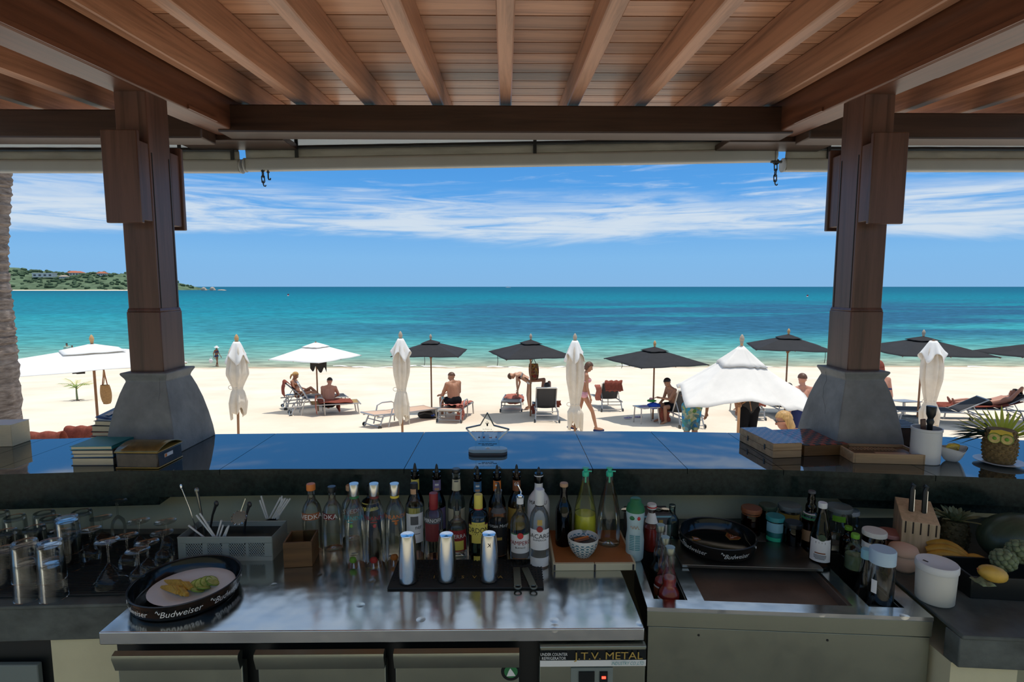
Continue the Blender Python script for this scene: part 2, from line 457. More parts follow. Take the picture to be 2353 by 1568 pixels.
def sea_mat():
    m, t, out = new_mat('sea_water')
    b = t.nodes.new('ShaderNodeBsdfDiffuse')
    gs = t.nodes.new('ShaderNodeBsdfGlossy'); gs.inputs['Roughness'].default_value = 0.25
    xs = t.nodes.new('ShaderNodeMixShader'); xs.inputs[0].default_value = 0.07; t.links.new(b.outputs[0], xs.inputs[1]); t.links.new(gs.outputs[0], xs.inputs[2]); t.links.new(xs.outputs[0], out.inputs['Surface'])
    g = t.nodes.new('ShaderNodeNewGeometry'); sp = t.nodes.new('ShaderNodeSeparateXYZ'); t.links.new(g.outputs['Position'], sp.inputs[0])
    lg = t.nodes.new('ShaderNodeMath'); lg.operation = 'LOGARITHM'; lg.inputs[1].default_value = 10.0; t.links.new(sp.outputs['Y'], lg.inputs[0])
    # distance from the beach 40 m (1.60) .. 10 km (4)
    mr = t.nodes.new('ShaderNodeMapRange'); t.links.new(lg.outputs[0], mr.inputs[0]); mr.inputs[1].default_value = 1.6; mr.inputs[2].default_value = 4.0
    base = ramp_of(t, mr.outputs[0], [(0.0, (0.47, 0.40, 0.27)), (0.016, (0.38, 0.38, 0.26)), (0.04, (0.18, 0.34, 0.28)), (0.08, (0.075, 0.325, 0.31)), (0.126, (0.04, 0.30, 0.325)), (0.217, (0.010, 0.235, 0.295)), (0.34, (0.002, 0.185, 0.255)), (0.53, (0.0, 0.118, 0.195)), (1.0, (0.0, 0.09, 0.165))])
    # dark reef patches
    c = t.nodes.new('ShaderNodeTexCoord')
    mp = t.nodes.new('ShaderNodeMapping'); mp.inputs['Scale'].default_value = (0.016, 0.035, 1); mp.inputs['Location'].default_value = (0.35, 0.2, 0); t.links.new(c.outputs['Object'], mp.inputs[0])
    nz = t.nodes.new('ShaderNodeTexNoise'); nz.inputs['Scale'].default_value = 1.0; nz.inputs['Detail'].default_value = 7; nz.inputs['Roughness'].default_value = 0.62; t.links.new(mp.outputs[0], nz.inputs['Vector'])
    # the reef lies between about 80 and 220 m out, off to the right
    near = t.nodes.new('ShaderNodeMapRange'); near.interpolation_type = 'SMOOTHSTEP'; t.links.new(lg.outputs[0], near.inputs[0]); near.inputs[1].default_value = 1.74; near.inputs[2].default_value = 1.92
    far = t.nodes.new('ShaderNodeMapRange'); far.interpolation_type = 'SMOOTHSTEP'; t.links.new(lg.outputs[0], far.inputs[0]); far.inputs[1].default_value = 2.52; far.inputs[2].default_value = 2.22
    mu = t.nodes.new('ShaderNodeMath'); mu.operation = 'MULTIPLY'; t.links.new(near.outputs[0], mu.inputs[0]); t.links.new(far.outputs[0], mu.inputs[1])
    side = t.nodes.new('ShaderNodeMapRange'); side.interpolation_type = 'SMOOTHSTEP'; t.links.new(sp.outputs['X'], side.inputs[0]); side.inputs[1].default_value = -70; side.inputs[2].default_value = 15
    side.inputs[3].default_value = 0.25
    m2 = t.nodes.new('ShaderNodeMath'); m2.operation = 'MULTIPLY'; t.links.new(mu.outputs[0], m2.inputs[0]); t.links.new(side.outputs[0], m2.inputs[1])
    pr = t.nodes.new('ShaderNodeMapRange'); t.links.new(nz.outputs['Fac'], pr.inputs[0]); pr.inputs[1].default_value = 0.37; pr.inputs[2].default_value = 0.50
    m3 = t.nodes.new('ShaderNodeMath'); m3.operation = 'MULTIPLY'; t.links.new(m2.outputs[0], m3.inputs[0]); t.links.new(pr.outputs[0], m3.inputs[1])
    m4 = t.nodes.new('ShaderNodeMath'); m4.operation = 'MULTIPLY'; m4.inputs[1].default_value = 0.85; t.links.new(m3.outputs[0], m4.inputs[0])
    mx = t.nodes.new('ShaderNodeMix'); mx.data_type = 'RGBA'; t.links.new(m4.outputs[0], mx.inputs[0]); t.links.new(base, mx.inputs[6]); mx.inputs[7].default_value = (0.018, 0.085, 0.175, 1)
    # wavelets: crests lighter, troughs darker
    wv = t.nodes.new('ShaderNodeMapping'); wv.inputs['Scale'].default_value = (0.55, 1.5, 1); t.links.new(c.outputs['Object'], wv.inputs[0])
    wn = t.nodes.new('ShaderNodeTexNoise'); wn.inputs['Scale'].default_value = 0.8; wn.inputs['Detail'].default_value = 6; wn.inputs['Roughness'].default_value = 0.6; t.links.new(wv.outputs[0], wn.inputs['Vector'])
    wr = ramp_of(t, wn.outputs['Fac'], [(0.34, (0.62, 0.62, 0.62)), (0.52, (1.0, 1.0, 1.0)), (0.70, (1.4, 1.4, 1.4))])
    mm = t.nodes.new('ShaderNodeMix'); mm.data_type = 'RGBA'; mm.blend_type = 'MULTIPLY'; mm.inputs[0].default_value = 1.0; t.links.new(mx.outputs[2], mm.inputs[6]); t.links.new(wr, mm.inputs[7])
    t.links.new(mm.outputs[2], b.inputs['Color'])
    bump(t, b, wn.outputs['Fac'], 0.5, 0.5)
sea_mat()
flat('foam', (0.86, 0.84, 0.78), 0.8, var=0.1, vs=3)
flat('white_canvas', (0.82, 0.80, 0.76), 0.9, 0.1, var=0.04, vs=3)
flat('ivory_canvas', (0.78, 0.74, 0.68), 0.9, 0.1, var=0.05, vs=4)
flat('cream_canvas', (0.70, 0.62, 0.51), 0.9, 0.1, var=0.10, vs=4)
flat('black_canvas', (0.035, 0.035, 0.037), 0.85, 0.15, var=0.1, vs=4)
flat('awning_canvas', (0.36, 0.34, 0.29), 0.85, 0.1, var=0.22, vs=2.5, vscale=(1, 1, 4))
flat('awning_tube', (0.40, 0.38, 0.34), 0.5, 0.3, var=0.06, vs=4)
def translucent(name, c, amt):
    m, t, out = new_mat(name)
    d = t.nodes.new('ShaderNodeBsdfDiffuse'); d.inputs[0].default_value = (*c, 1)
    r = t.nodes.new('ShaderNodeBsdfTranslucent'); r.inputs[0].default_value = (*c, 1)
    x = t.nodes.new('ShaderNodeMixShader'); x.inputs[0].default_value = amt
    t.links.new(d.outputs[0], x.inputs[1]); t.links.new(r.outputs[0], x.inputs[2]); t.links.new(x.outputs[0], out.inputs['Surface'])
translucent('awning_film', (0.80, 0.82, 0.80), 0.75)
translucent('leaf_yellow', (0.58, 0.62, 0.10), 0.5)
flat('rust_towel', (0.235, 0.068, 0.048), 0.95, 0.05, var=0.2, vs=30, bmp=0.3, bs=80)
flat('coral_towel', (0.46, 0.165, 0.125), 0.95, 0.05, var=0.15, vs=30, bmp=0.3, bs=80)
flat('mesh_fabric', (0.055, 0.055, 0.058), 0.7, 0.2)
flat('tan_fabric', (0.40, 0.26, 0.11), 0.8, 0.2)
flat('peach_fabric', (0.62, 0.42, 0.30), 0.8, 0.2)
flat('finial_tan', (0.56, 0.33, 0.14), 0.5)
flat('finial_grey', (0.42, 0.35, 0.27), 0.6)
flat('straw_bag', (0.42, 0.24, 0.10), 0.9, var=0.2, vs=40)
def floral(name, cols, s=14):
    m, t, out = new_mat(name)
    b = pbsdf(t, out, cols[0], 0.8, 0, 0.1)
    v = t.nodes.new('ShaderNodeTexVoronoi'); v.inputs['Scale'].default_value = s
    c = t.nodes.new('ShaderNodeTexCoord'); t.links.new(c.outputs['Object'], v.inputs['Vector'])
    sp = t.nodes.new('ShaderNodeSeparateColor'); t.links.new(v.outputs['Color'], sp.inputs[0])
    n = len(cols)
    r = ramp_of(t, sp.outputs[0], [(i / n, cols[i]) for i in range(n)])
    t.links.new(r, b.inputs['Base Color'])
floral('floral_bag', [(0.03, 0.02, 0.02), (0.30, 0.05, 0.03), (0.05, 0.03, 0.03), (0.40, 0.22, 0.05), (0.16, 0.10, 0.06)], 22)
floral('floral_shorts', [(0.03, 0.16, 0.42), (0.10, 0.22, 0.06), (0.04, 0.30, 0.55), (0.30, 0.33, 0.10), (0.05, 0.14, 0.22), (0.42, 0.42, 0.28)], 16)
floral('patterned_cloth', [(0.02, 0.02, 0.02), (0.5, 0.5, 0.5), (0.03, 0.02, 0.02), (0.25, 0.03, 0.03)], 20)
flat('skin_tan', (0.40, 0.195, 0.115), 0.5, 0.35, var=0.06, vs=6)
flat('skin_fair', (0.60, 0.33, 0.21), 0.5, 0.35, var=0.06, vs=6)
flat('skin_pink', (0.52, 0.25, 0.17), 0.5, 0.35, var=0.06, vs=6)
flat('skin_deep', (0.24, 0.105, 0.055), 0.5, 0.35, var=0.06, vs=6)
flat('hair_dark', (0.022, 0.014, 0.010), 0.5)
flat('hair_brown', (0.10, 0.045, 0.022), 0.5, var=0.3, vs=40, vscale=(1, 1, 0.2))
flat('hair_blond', (0.50, 0.29, 0.10), 0.5, var=0.35, vs=60, vscale=(1, 1, 0.15))
flat('hair_grey', (0.10, 0.085, 0.075), 0.6)
flat('eye_white', (0.7, 0.68, 0.65), 0.3)
flat('lip', (0.36, 0.10, 0.08), 0.5)
flat('black_cloth', (0.012, 0.012, 0.014), 0.85, 0.1)
flat('charcoal_cloth', (0.045, 0.043, 0.042), 0.9, 0.1)
flat('pink_cloth', (0.66, 0.34, 0.38), 0.8, 0.1)
flat('white_cloth', (0.76, 0.75, 0.72), 0.9, 0.1)
flat('navy_cloth', (0.03, 0.04, 0.12), 0.8, 0.1)
flat('blue_cloth', (0.02, 0.07, 0.42), 0.7, 0.2)
flat('lilac_cloth', (0.30, 0.26, 0.42), 0.8, 0.1)
flat('green_cloth', (0.05, 0.26, 0.06), 0.8, 0.1)
flat('mint_cloth', (0.40, 0.55, 0.45), 0.8, 0.1)
flat('leaf_green', (0.20, 0.30, 0.04), 0.5, 0.4, var=0.25, vs=20)
flat('leaf_dark', (0.035, 0.065, 0.035), 0.5, 0.4, var=0.3, vs=30)
flat('leaf_greygreen', (0.19, 0.23, 0.12), 0.6, 0.3, var=0.3, vs=30)
def bark_mat():
    m, t, out = new_mat('palm_bark')
    b = pbsdf(t, out, (0.3, 0.24, 0.2), 0.9, 0, 0.1)
    f = noise_tex(t, (3, 3, 16), 3.0, 6, 0.65)
    t.links.new(ramp_of(t, f, [(0.3, (0.13, 0.095, 0.075)), (0.55, (0.32, 0.26, 0.22)), (0.75, (0.46, 0.39, 0.34))]), b.inputs['Base Color'])
    bump(t, b, f, 0.6, 0.03)
bark_mat()
flat('hill_green', (0.10, 0.145, 0.085), 0.95, 0.05, var=0.5, vs=0.06, bmp=0.0)
flat('tree_green', (0.075, 0.115, 0.065), 0.95, 0.05, var=0.45, vs=0.15)
flat('far_wall', (0.72, 0.68, 0.62), 0.9, 0.1)
flat('far_roof', (0.42, 0.14, 0.08), 0.9, 0.1)
flat('far_roof_grey', (0.40, 0.33, 0.26), 0.9, 0.1)
flat('far_rock', (0.50, 0.40, 0.31), 0.95, 0.05)
flat('far_beach', (0.75, 0.62, 0.46), 0.95, 0.05)
# ------------------------------------------------------------------ beach, sea, headland
rs = random.Random(3)
def beach_fn(u, v):
    x = (u - 0.5) * 2; x = math.copysign(abs(x) ** 1.6, x) * 130
    y = 3.2 + 60 * v ** 1.4
    z = ground(x, y) + 0.035 * math.sin(x * 1.7 + y * 0.6) * math.sin(y * 1.1) + 0.02 * math.sin(x * 4.1 + 1) * math.sin(y * 3.3)
    return (x, y, z)
struct(mk('beach', MB().grid(beach_fn, 161, 121), MT['sand'], smooth=180), 'pale cream sand beach sloping down to the water')
sea = MB()
ys = [36, 44, 60, 90, 140, 250, 500, 1200, 3000, 9000, 30000]
sea.grid(lambda u, v: ((u - 0.5) * 5.0 * max(ys[int(round(v * 10))], 900), ys[int(round(v * 10))], SEA_Z), 9, 11)
struct(mk('sea', sea, MT['sea_water'], smooth=180), 'turquoise sea with dark reef patches')
# thin lines of foam where wavelets break
def foam(x0, x1, y, seed):
    r = random.Random(seed); mb = MB(); n = 40
    ph = r.random() * 6
    def fn(u, v):
        x = x0 + (x1 - x0) * u
        w = (0.16 + 0.14 * math.sin(u * 23 + ph) + 0.1 * math.sin(u * 57 + ph * 2)) * math.sin(PI * u) ** 0.4 + 0.02
        return (x, y + 0.45 * math.sin(u * 9 + ph) + 0.2 * math.sin(u * 31) + (v - 0.5) * w * 2.4, SEA_Z + 0.03 + 0.05 * math.sin(PI * v))
    mb.grid(fn, n, 4)
    o = mk('wave_foam', mb, MT['foam'], smooth=180)
    tag(o, 'thin white line of surf breaking along the beach edge', 'surf', 'lines of surf at the water edge', 'stuff')
for a in ((-1.5, 7.5, 42.9, 1), (8.2, 19.0, 42.5, 2), (20.0, 31.0, 42.8, 3), (-14, -4, 43.4, 4), (32.5, 44, 42.3, 5), (9, 16, 44.2, 6)): foam(*a)

HY = 950.0
def hill_h(x):
    # skyline of the headland, metres above the sea
    pts = [(-1275, 14), (-1100, 30), (-1035, 31), (-1000, 41), (-965, 42), (-905, 35), (-830, 31), (-735, 32), (-690, 25), (-660, 17), (-628, 8), (-615, 3), (-600, 0.6)]
    for (a, ha), (b, hb) in zip(pts, pts[1:]):
        if a <= x <= b:
            t = (x - a) / (b - a); return ha + (hb - ha) * (t * t * (3 - 2 * t))
    return 0.5 if x > -600 else 14
hill = MB()
def hill_fn(u, v):
    x = -1275 + 690 * u
    s = math.sin(PI * min(1, v * 1.15) / 2) if v < 0.87 else 1 - (v - 0.87) * 3
    z = SEA_Z - 0.5 + max(0, s) * hill_h(x) * (1 + 0.06 * math.sin(x * 0.11 + v * 9))
    return (x, HY - 60 + 240 * v, z)
hill.grid(hill_fn, 90, 24)
headland = mk('headland_hill', hill, MT['hill_green'], smooth=180); struct(headland, 'wooded green headland across the bay with scattered villas')
hb = MB(); hb.grid(lambda u, v: (-1275 + 700 * u, HY - 75 + 22 * v, SEA_Z + 0.05 + 1.3 * v), 40, 3)
struct(mk('far_beach', hb, MT['far_beach'], smooth=180), 'strip of pale sand below the headland')
# woods: rounded crowns, too many and too far to count
crown = MB(); rr = random.Random(11)
for i in range(900):
    u = rr.random(); v = rr.random() ** 0.8 * 0.85 + 0.02
    p = hill_fn(u, v)
    if hill_h(p[0]) < 4: continue
    s = rr.uniform(1.8, 4.2)
    crown.ball((p[0], p[1], p[2] + s * 0.35), (s * 1.2, s, s * 0.8), 6)
tw = mk('headland_woods', crown, MT['tree_green'], headland, smooth=60); tw['kind'] = 'stuff'
def villa(u, v, w, d, h, wall, roof, flatroof, label):
    p = hill_fn(u, v)
    t = thing('hillside_villa', label, 'house', (p[0], p[1] - 3, p[2] + 1.0), 0, 'houses on the far headland')
    mk('wall', MB().box((0, 0, h / 2), (w, d, h)), MT[wall], t)
    if flatroof: mk('roof', MB().box((0, 0, h + 0.4), (w * 1.06, d * 1.06, 0.8)), MT[roof], t)
    else: mk('roof', MB().taper(h, h + h * 0.65, (w * 0.6, d * 0.65), (w * 0.3, 0.2)), MT[roof], t)
    wm = MB()
    for i in range(4):
        mk('window', MB().box(((-0.375 + 0.25 * i) * w, -d / 2 - 0.05, h * 0.52), (w * 0.12, 0.2, h * 0.42)), MT['ink_grey'], t)
for a in ((0.215, 0.62, 13, 8, 4, 'far_wall', 'far_roof_grey', False, 'pale villa on top of the headland by the palm trunk'),
          (0.27, 0.70, 15, 8, 4, 'far_wall', 'far_roof_grey', False, 'villa with a tan roof on the crest of the headland'),
          (0.295, 0.6, 14, 8, 3.5, 'far_wall', 'far_roof_grey', True, 'low flat-roofed villa below the crest of the headland'),
          (0.36, 0.68, 13, 8, 4, 'far_wall', 'far_roof_grey', False, 'small pale villa under the highest hump of the headland'),
          (0.41, 0.66, 15, 8, 4, 'far_wall', 'far_roof_grey', False, 'pale villa on the falling shoulder of the headland'),
          (0.46, 0.62, 14, 8, 4, 'far_wall', 'far_roof_grey', False, 'villa among trees in the middle of the headland'),
          (0.455, 0.10, 16, 8, 4, 'far_wall', 'far_roof', False, 'red-roofed house low by the far beach'),
          (0.655, 0.42, 36, 10, 7, 'far_wall', 'far_wall', True, 'long white hotel building on the headland'),
          (0.665, 0.66, 16, 8, 5, 'far_wall', 'far_roof', False, 'red-roofed villa above the long white hotel'),
          (0.69, 0.60, 22, 9, 5, 'far_wall', 'far_roof', False, 'wide red-roofed villa beside the long white hotel'),
          (0.71, 0.40, 12, 8, 4, 'far_wall', 'far_roof_grey', False, 'small pale house beside the long white hotel'),
          (0.60, 0.08, 18, 8, 5, 'far_wall', 'far_roof', False, 'beach house with a red roof at the foot of the headland'),
          (0.655, 0.06, 14, 8, 5, 'far_wall', 'far_roof_grey', False, 'pale beach house at the foot of the headland'),
          (0.77, 0.55, 14, 8, 5, 'far_wall', 'far_roof', False, 'red-roofed villa next to the post side of the headland'),
          (0.225, 0.22, 20, 9, 5, 'far_wall', 'far_roof_grey', False, 'wide house low on the headland by the palm trunk')): villa(*a)
def rock(px, w, h, label):
    p = atY(px, 664, HY - 20)
    r2 = random.Random(px); mb = MB()
    mb.ball((0, 0, h * 0.3), (w, w * 0.7, h * 0.8), 8); mb.ball((w * 0.5, 0, h * 0.1), (w * 0.7, w * 0.6, h * 0.5), 8)
    tag(mk('sea_rock', mb, MT['far_rock'], loc=(p.x, p.y, SEA_Z)), label, 'rock', 'rocks off the headland tip')
rock(468, 5, 5, 'pale rock standing off the tip of the headland'); rock(488, 5, 5.5, 'second pale rock beyond the headland tip'); rock(509, 7, 1.6, 'low flat reef rock farthest off the headland tip')
# ------------------------------------------------------------------ the bar's floor and front wall, added bounce surfaces behind
struct(mk('floor', MB().box((0, 0.6, -0.05), (9, 3.16, 0.1)), MT['floor_tile']), 'tiled floor behind the bar')  # tile kept pale to bounce light up to the ceiling
struct(mk('ground', MB().box((0, -8.0, -0.11), (60, 14.0, 0.2)), MT['paving']), 'added pale paving behind the bar, out of view, for bounce light')  # added behind the camera as a sunlit fill surface
struct(mk('wall_bounce', MB().box((0, -6.2, 1.7), (26, 0.3, 3.4)), MT['cream_plaster']), 'added cream wall behind the bar, out of view, for warm bounce')  # added unseen wall, blocks low blue sky and bounces warm light
struct(mk('wall_front', MB().box((0, 2.335, -0.06), (8.0, 0.30, 2.12)), MT['cream_plaster']), 'cream plastered wall under the bar counter')
# ------------------------------------------------------------------ roof
SL = math.atan(0.058)
ceil = mk('ceiling', MB().box((0, 0, 0), (9.0, 3.8, 0.05)), MT['cross_beam_wood'], loc=(0, 1.90, roof_z(1.90) + 0.055), rot=(SL, 0, 0)); struct(ceil, 'boarded timber ceiling of the beach bar')
ciM = ceil.matrix_basis.inverted()
def into(o, parent, Minv):
    o.parent = parent; o.matrix_parent_inverse = Minv
PW = 0.1355
boards = [(-4.4, -1.53), (-1.53, 1.55), (1.55, 4.4)]
bm = [mesh_of('plank', MB().box((0, 0, 0), (b - a - 0.006, PW - 0.009, 0.024)), MT['ceiling_board'], 0) for a, b in boards]
k = 0
y = 3.345 + 0.068 + PW * 2
while y > 0.1:
    for j, (a, b) in enumerate(boards):
        o = mk('plank', bm[j], None, loc=((a + b) / 2, y, roof_z(y) + 0.012), rot=(SL, 0, 0)); into(o, ceil, ciM)
    y -= PW
RAFT = [i * 0.366 - 0.0 for i in (-3, -2, -1, 0, 1, 2, 3)] + [-1.40, 1.42, -1.85, -2.22, -2.59, -2.96, 1.87, 2.24, 2.61, 2.98]
rm = mesh_of('rafter', MB().box((0, 0, 0), (0.064, 3.5, 0.135)), MT['rafter_wood'], 0)
rm2 = mesh_of('rafter', MB().box((0, 0, 0), (0.050, 3.5, 0.135)), MT['rafter_wood'], 0)
for x in RAFT:
    o = mk('rafter', rm2 if abs(abs(x) - 1.41) < 0.05 else rm, None, loc=(x, 1.90, roof_z(1.90) - 0.0675), rot=(SL, 0, 0)); into(o, ceil, ciM)
    q = o.modifiers.new('edge', 'BEVEL'); q.width = 0.005; q.segments = 1
BX = (-1.525, 1.545)
def beam(n, mb, m, loc, rot, label, bev=0.008):
    o = mk(n, mb, MT[m], loc=loc, rot=rot, bevel=bev, smooth=30); struct(o, label); return o
for s, x in zip((-1, 1), BX):
    yb = 1.62; zb = 2.60 + 0.058 * (yb - 2.3)
    b = beam('roof_beam', MB().box((0, 0, 0.150), (0.150, 3.06, 0.285)), 'beam_wood', (x, yb, zb), (SL, 0, 0), 'thick red-brown roof beam resting on the %s post' % ('books-side' if s < 0 else 'games-side'))
    # moulded strip along the foot of the beam
    mk('moulding', MB().box((0, -0.5, 0.02), (0.166, 2.0, 0.016)), MT['beam_wood'], b)
    mk('moulding', MB().box((0, 1.10, 0.02), (0.166, 0.25, 0.016)), MT['beam_wood'], b)
beam('cross_beam', MB().box((0, 0, 0), (3.06, 0.15, 0.142)), 'cross_beam_wood', (0.01, 3.06, 2.705), (0, 0, 0), 'dark cross beam over the middle of the sea opening')
beam('cross_beam', MB().box((0, 0, 0), (2.9, 0.15, 0.145)), 'cross_beam_wood', (-3.05, 3.05, 2.672), (0, 0, 0), 'dark cross beam beyond the post by the books')
beam('cross_beam', MB().box((0, 0, 0), (2.9, 0.15, 0.135)), 'cross_beam_wood', (3.07, 3.05, 2.675), (0, 0, 0), 'dark cross beam beyond the post by the pineapple')
mk_w = lambda n, mb, m, **k: mk(n, mb, MT[m], **k)
# short bearer boards beside the posts under the cross beams
for s, x in zip((-1, 1), BX):
    struct(mk('trim_%d' % (1 if s < 0 else 2), MB().box((x + s * 0.02, 3.24, 2.645), (0.62, 0.22, 0.035)), MT['cross_beam_wood'], bevel=0.004), 'flat timber soffit board over the post')
# ------------------------------------------------------------------ posts on the counter
def column(x, s, label):
    t = thing('timber_post', label, 'post', (x, 2.385, CTR)); t['kind'] = 'structure'
    prof = [(0.147, 0.158, 0.0), (0.142, 0.153, 0.05), (0.131, 0.142, 0.12), (0.117, 0.128, 0.19), (0.101, 0.112, 0.25), (0.088, 0.098, 0.29), (0.084, 0.093, 0.300), (0.088, 0.097, 0.312), (0.098, 0.108, 0.330), (0.098, 0.108, 0.338), (0.075, 0.082, 0.340)]
    mb = MB(); vs = []; fs = []
    for a, b, z in prof: vs += [(-a, -b, z), (a, -b, z), (a, b, z), (-a, b, z)]
    for j in range(len(prof) - 1):
        for i in range(4): fs.append((4 * j + i, 4 * j + (i + 1) % 4, 4 * j + 4 + (i + 1) % 4, 4 * j + 4 + i))
    fs += [(3, 2, 1, 0), tuple(4 * (len(prof) - 1) + i for i in range(4))]
    mb.add(vs, fs)
    ped = mk('pedestal', mb, MT['concrete'], t, smooth=30, bevel=0.004)
    # hairline crack in the concrete
    pts = [(-s * 0.07, -0.107, 0.318), (-s * 0.068, -0.108, 0.29), (-s * 0.075, -0.119, 0.26), (-s * 0.072, -0.128, 0.225)] if s < 0 else [(-0.1, 0.03, 0.318), (-0.093, 0.03, 0.28), (-0.108, 0.025, 0.25), (-0.118, 0.01, 0.205), (-0.128, -0.03, 0.165), (-0.132, -0.035, 0.14)]
    mk('crack', MB().tube(pts, 0.0007, 5), MT['ink_grey'], ped)
    sh = MB().taper(0.335, 0.595, (0.0705, 0.0785), (0.0705, 0.0785)).taper(0.595, 0.612, (0.0705, 0.0785), (0.0645, 0.0725))
    mk('shaft_base', sh, MT['post_wood'], t, bevel=0.004)
    sf = mk('shaft', MB().taper(0.60, 1.50, (0.0645, 0.0725), (0.0645, 0.0725)), MT['post_wood'], t, bevel=0.004)
    for sy in (-1, 1):   # grooves run down beside the arrises
        mk('groove', MB().box((-s * 0.0648, sy * 0.058, 0.85), (0.003, 0.004, 0.80)), MT['ink_black'], sf)
    for sy in (-1, 1):
        mk('spacer_board', MB().box((0, sy * (0.0725 + 0.032), 1.125), (0.125, 0.064, 0.315)), MT['post_wood'], t, bevel=0.003)
        mk('face_board', MB().box((0, sy * (0.0725 + 0.064 + 0.010), 1.135), (0.142, 0.020, 0.362)), MT['post_wood'], t, bevel=0.004)
    return t
column(BX[0], -1, 'red-brown timber post on concrete pedestal beside the stacked books')
column(BX[1], 1, 'red-brown timber post on cracked concrete pedestal beside the game boxes')
# ------------------------------------------------------------------ rolled awnings outside
def awning(x0, x1, zl, zr, label, struts, crumple, film=True):
    Y = 3.36; xm = (x0 + x1) / 2; L_ = x1 - x0
    t = thing('roller_awning', label, 'awning', (xm, Y, 0), 0)
    def zbar(x): return zl + (zr - zl) * (x - x0) / L_
    ang = math.atan2(zr - zl, L_)
    zm = (zl + zr) / 2
    prof = [(0.0, -0.036), (0.024, -0.036), (0.030, -0.028), (0.030, 0.024), (0.022, 0.036), (0.0, 0.036)]
    bar = MB(); poly = [(-a, b) for a, b in prof[1:-1]][::-1] + [(a, b) for a, b in prof[1:-1]]
    M = Matrix.Rotation(-ang, 4, 'Y') @ Matrix(((0, 0, 1, 0), (1, 0, 0, 0), (0, 1, 0, 0), (0, 0, 0, 1)))
    bar.prism(poly, -L_ / 2, L_ / 2, M)
    mk('front_bar', bar, MT['awning_tube'], t, loc=(0, 0, zm), smooth=40, bevel=0.004)
    for sx in (-1, 1):
        mk('end_cap', MB().lathe([(0.0, 0), (0.036, 0), (0.042, 0.003), (0.042, 0.010), (0.0, 0.012)], 16, Matrix.Translation((sx * (L_ / 2 + 0.002), 0, zbar(xm + sx * L_ / 2))) @ Matrix.Rotation(sx * PI / 2, 4, 'Y')), MT['awning_tube'], t)
    def strip(name, f0, f1, m, dy, wav=0.0, n=60, th=0.004):
        mb = MB()
        def fn(u, v):
            x = x0 + L_ * u; a, b = f0(x), f1(x)
            return (x - xm, dy + wav * math.sin(x * 31 + v * 2) * (0.4 + 0.6 * math.sin(x * 3.1) ** 2), a + (b - a) * v)
        mb.grid(fn, n, 4); return mk(name, mb, MT[m], t, smooth=180, solid=th)
    top = 2.694
    strip('canvas', lambda x: zbar(x) + 0.030, lambda x: min(zbar(x) + 0.086, top), 'awning_canvas', -0.01, 0.004)
    strip('hem', lambda x: min(zbar(x) + 0.084, top - 0.012), lambda x: min(zbar(x) + 0.105, top), 'dark_metal', -0.018, 0.002)
    if film: strip('clear_strip', lambda x: min(zbar(x) + 0.104, top - 0.004), lambda x: top + 0.03, 'awning_film', 0.0, 0.003)
    strip('rolled_cloth', lambda x: top - 0.002 + crumple * math.sin(x * 40) * (0.5 + 0.5 * math.sin(x * 2.3)), lambda x: top + 0.035, 'awning_canvas', -0.06, 0.012, 120)
    for x in struts:
        mk('strut', MB().box((x - xm, -0.022, (zbar(x) + 0.035 + top) / 2), (0.020, 0.006, top - zbar(x) - 0.03)), MT['dark_metal'], t)
    return t
awning(-1.545, 1.615, atY(612, 380, 3.36).z, atY(1765, 358, 3.36).z, 'retracted awning with a sagging front bar over the middle opening', (-1.24, 0.175), 0.006)
awning(-3.9, -1.585, atY(300, 384, 3.36).z, atY(580, 383, 3.36).z, 'retracted awning over the opening behind the books-side post', (-3.3, -1.93, -1.62), 0.002)
awning(1.685, 4.0, atY(1800, 380, 3.36).z, atY(2300, 380, 3.36).z, 'retracted awning over the opening behind the pineapple-side post', (1.94, 3.3), 0.008)
def chain(px, py, label, extra):
    p = atY(px, py, 3.34)
    t = thing('hanging_chain', label, 'chain', p)
    mk('bolt', MB().tube([(-0.035 * extra, 0, 0), (0.03 * extra, 0, 0)], 0.008, 8), MT['dark_metal'], t)
    mk('shackle', MB().tube([(0.016 * math.cos(a), 0, 0.016 * math.sin(a)) for a in [i * PI / 5 for i in range(10)]], 0.005, 6, closed=True), MT['dark_metal'], t)
    z = -0.012
    for i in range(3):
        r = 0.009
        pts = [(r * math.cos(a), 0, z - 0.020 + (0.013 if math.sin(a) > 0 else -0.013) + r * math.sin(a)) for a in [j * PI / 5 for j in range(10)]]
        if i % 2: pts = [(0, x, q) for x, _, q in pts]
        mk('link', MB().tube(pts, 0.0032, 6, closed=True), MT['dark_metal'], t)
        z -= 0.032
    mk('hook', MB().tube([(0, 0, z + 0.004), (0, 0, z - 0.018), (0.004, 0, z - 0.028), (0.011, 0, z - 0.030), (0.016, 0, z - 0.022)], 0.0035, 6), MT['dark_metal'], t)
    return t
chain(603, 374, 'short chain with hook where the books-side awnings meet', 1)
chain(1783, 372, 'short chain with hook where the pineapple-side awnings meet', -1)
hk = thing('awning_hook', 'single iron hook under the end of the sagging awning bar', 'hook', atY(616, 396, 3.34))
mk('shank', MB().tube([(0, 0, 0.03), (0, 0, -0.035)], 0.004, 6), MT['dark_metal'], hk); mk('hook_tip', MB().tube([(0, 0, -0.034), (0.003, 0, -0.044), (0.011, 0, -0.044), (0.013, 0, -0.034)], 0.004, 6), MT['dark_metal'], hk)
mk('nut', MB().lathe([(0, -0.004), (0.009, -0.004), (0.009, 0.004), (0, 0.004)], 6), MT['dark_metal'], hk)
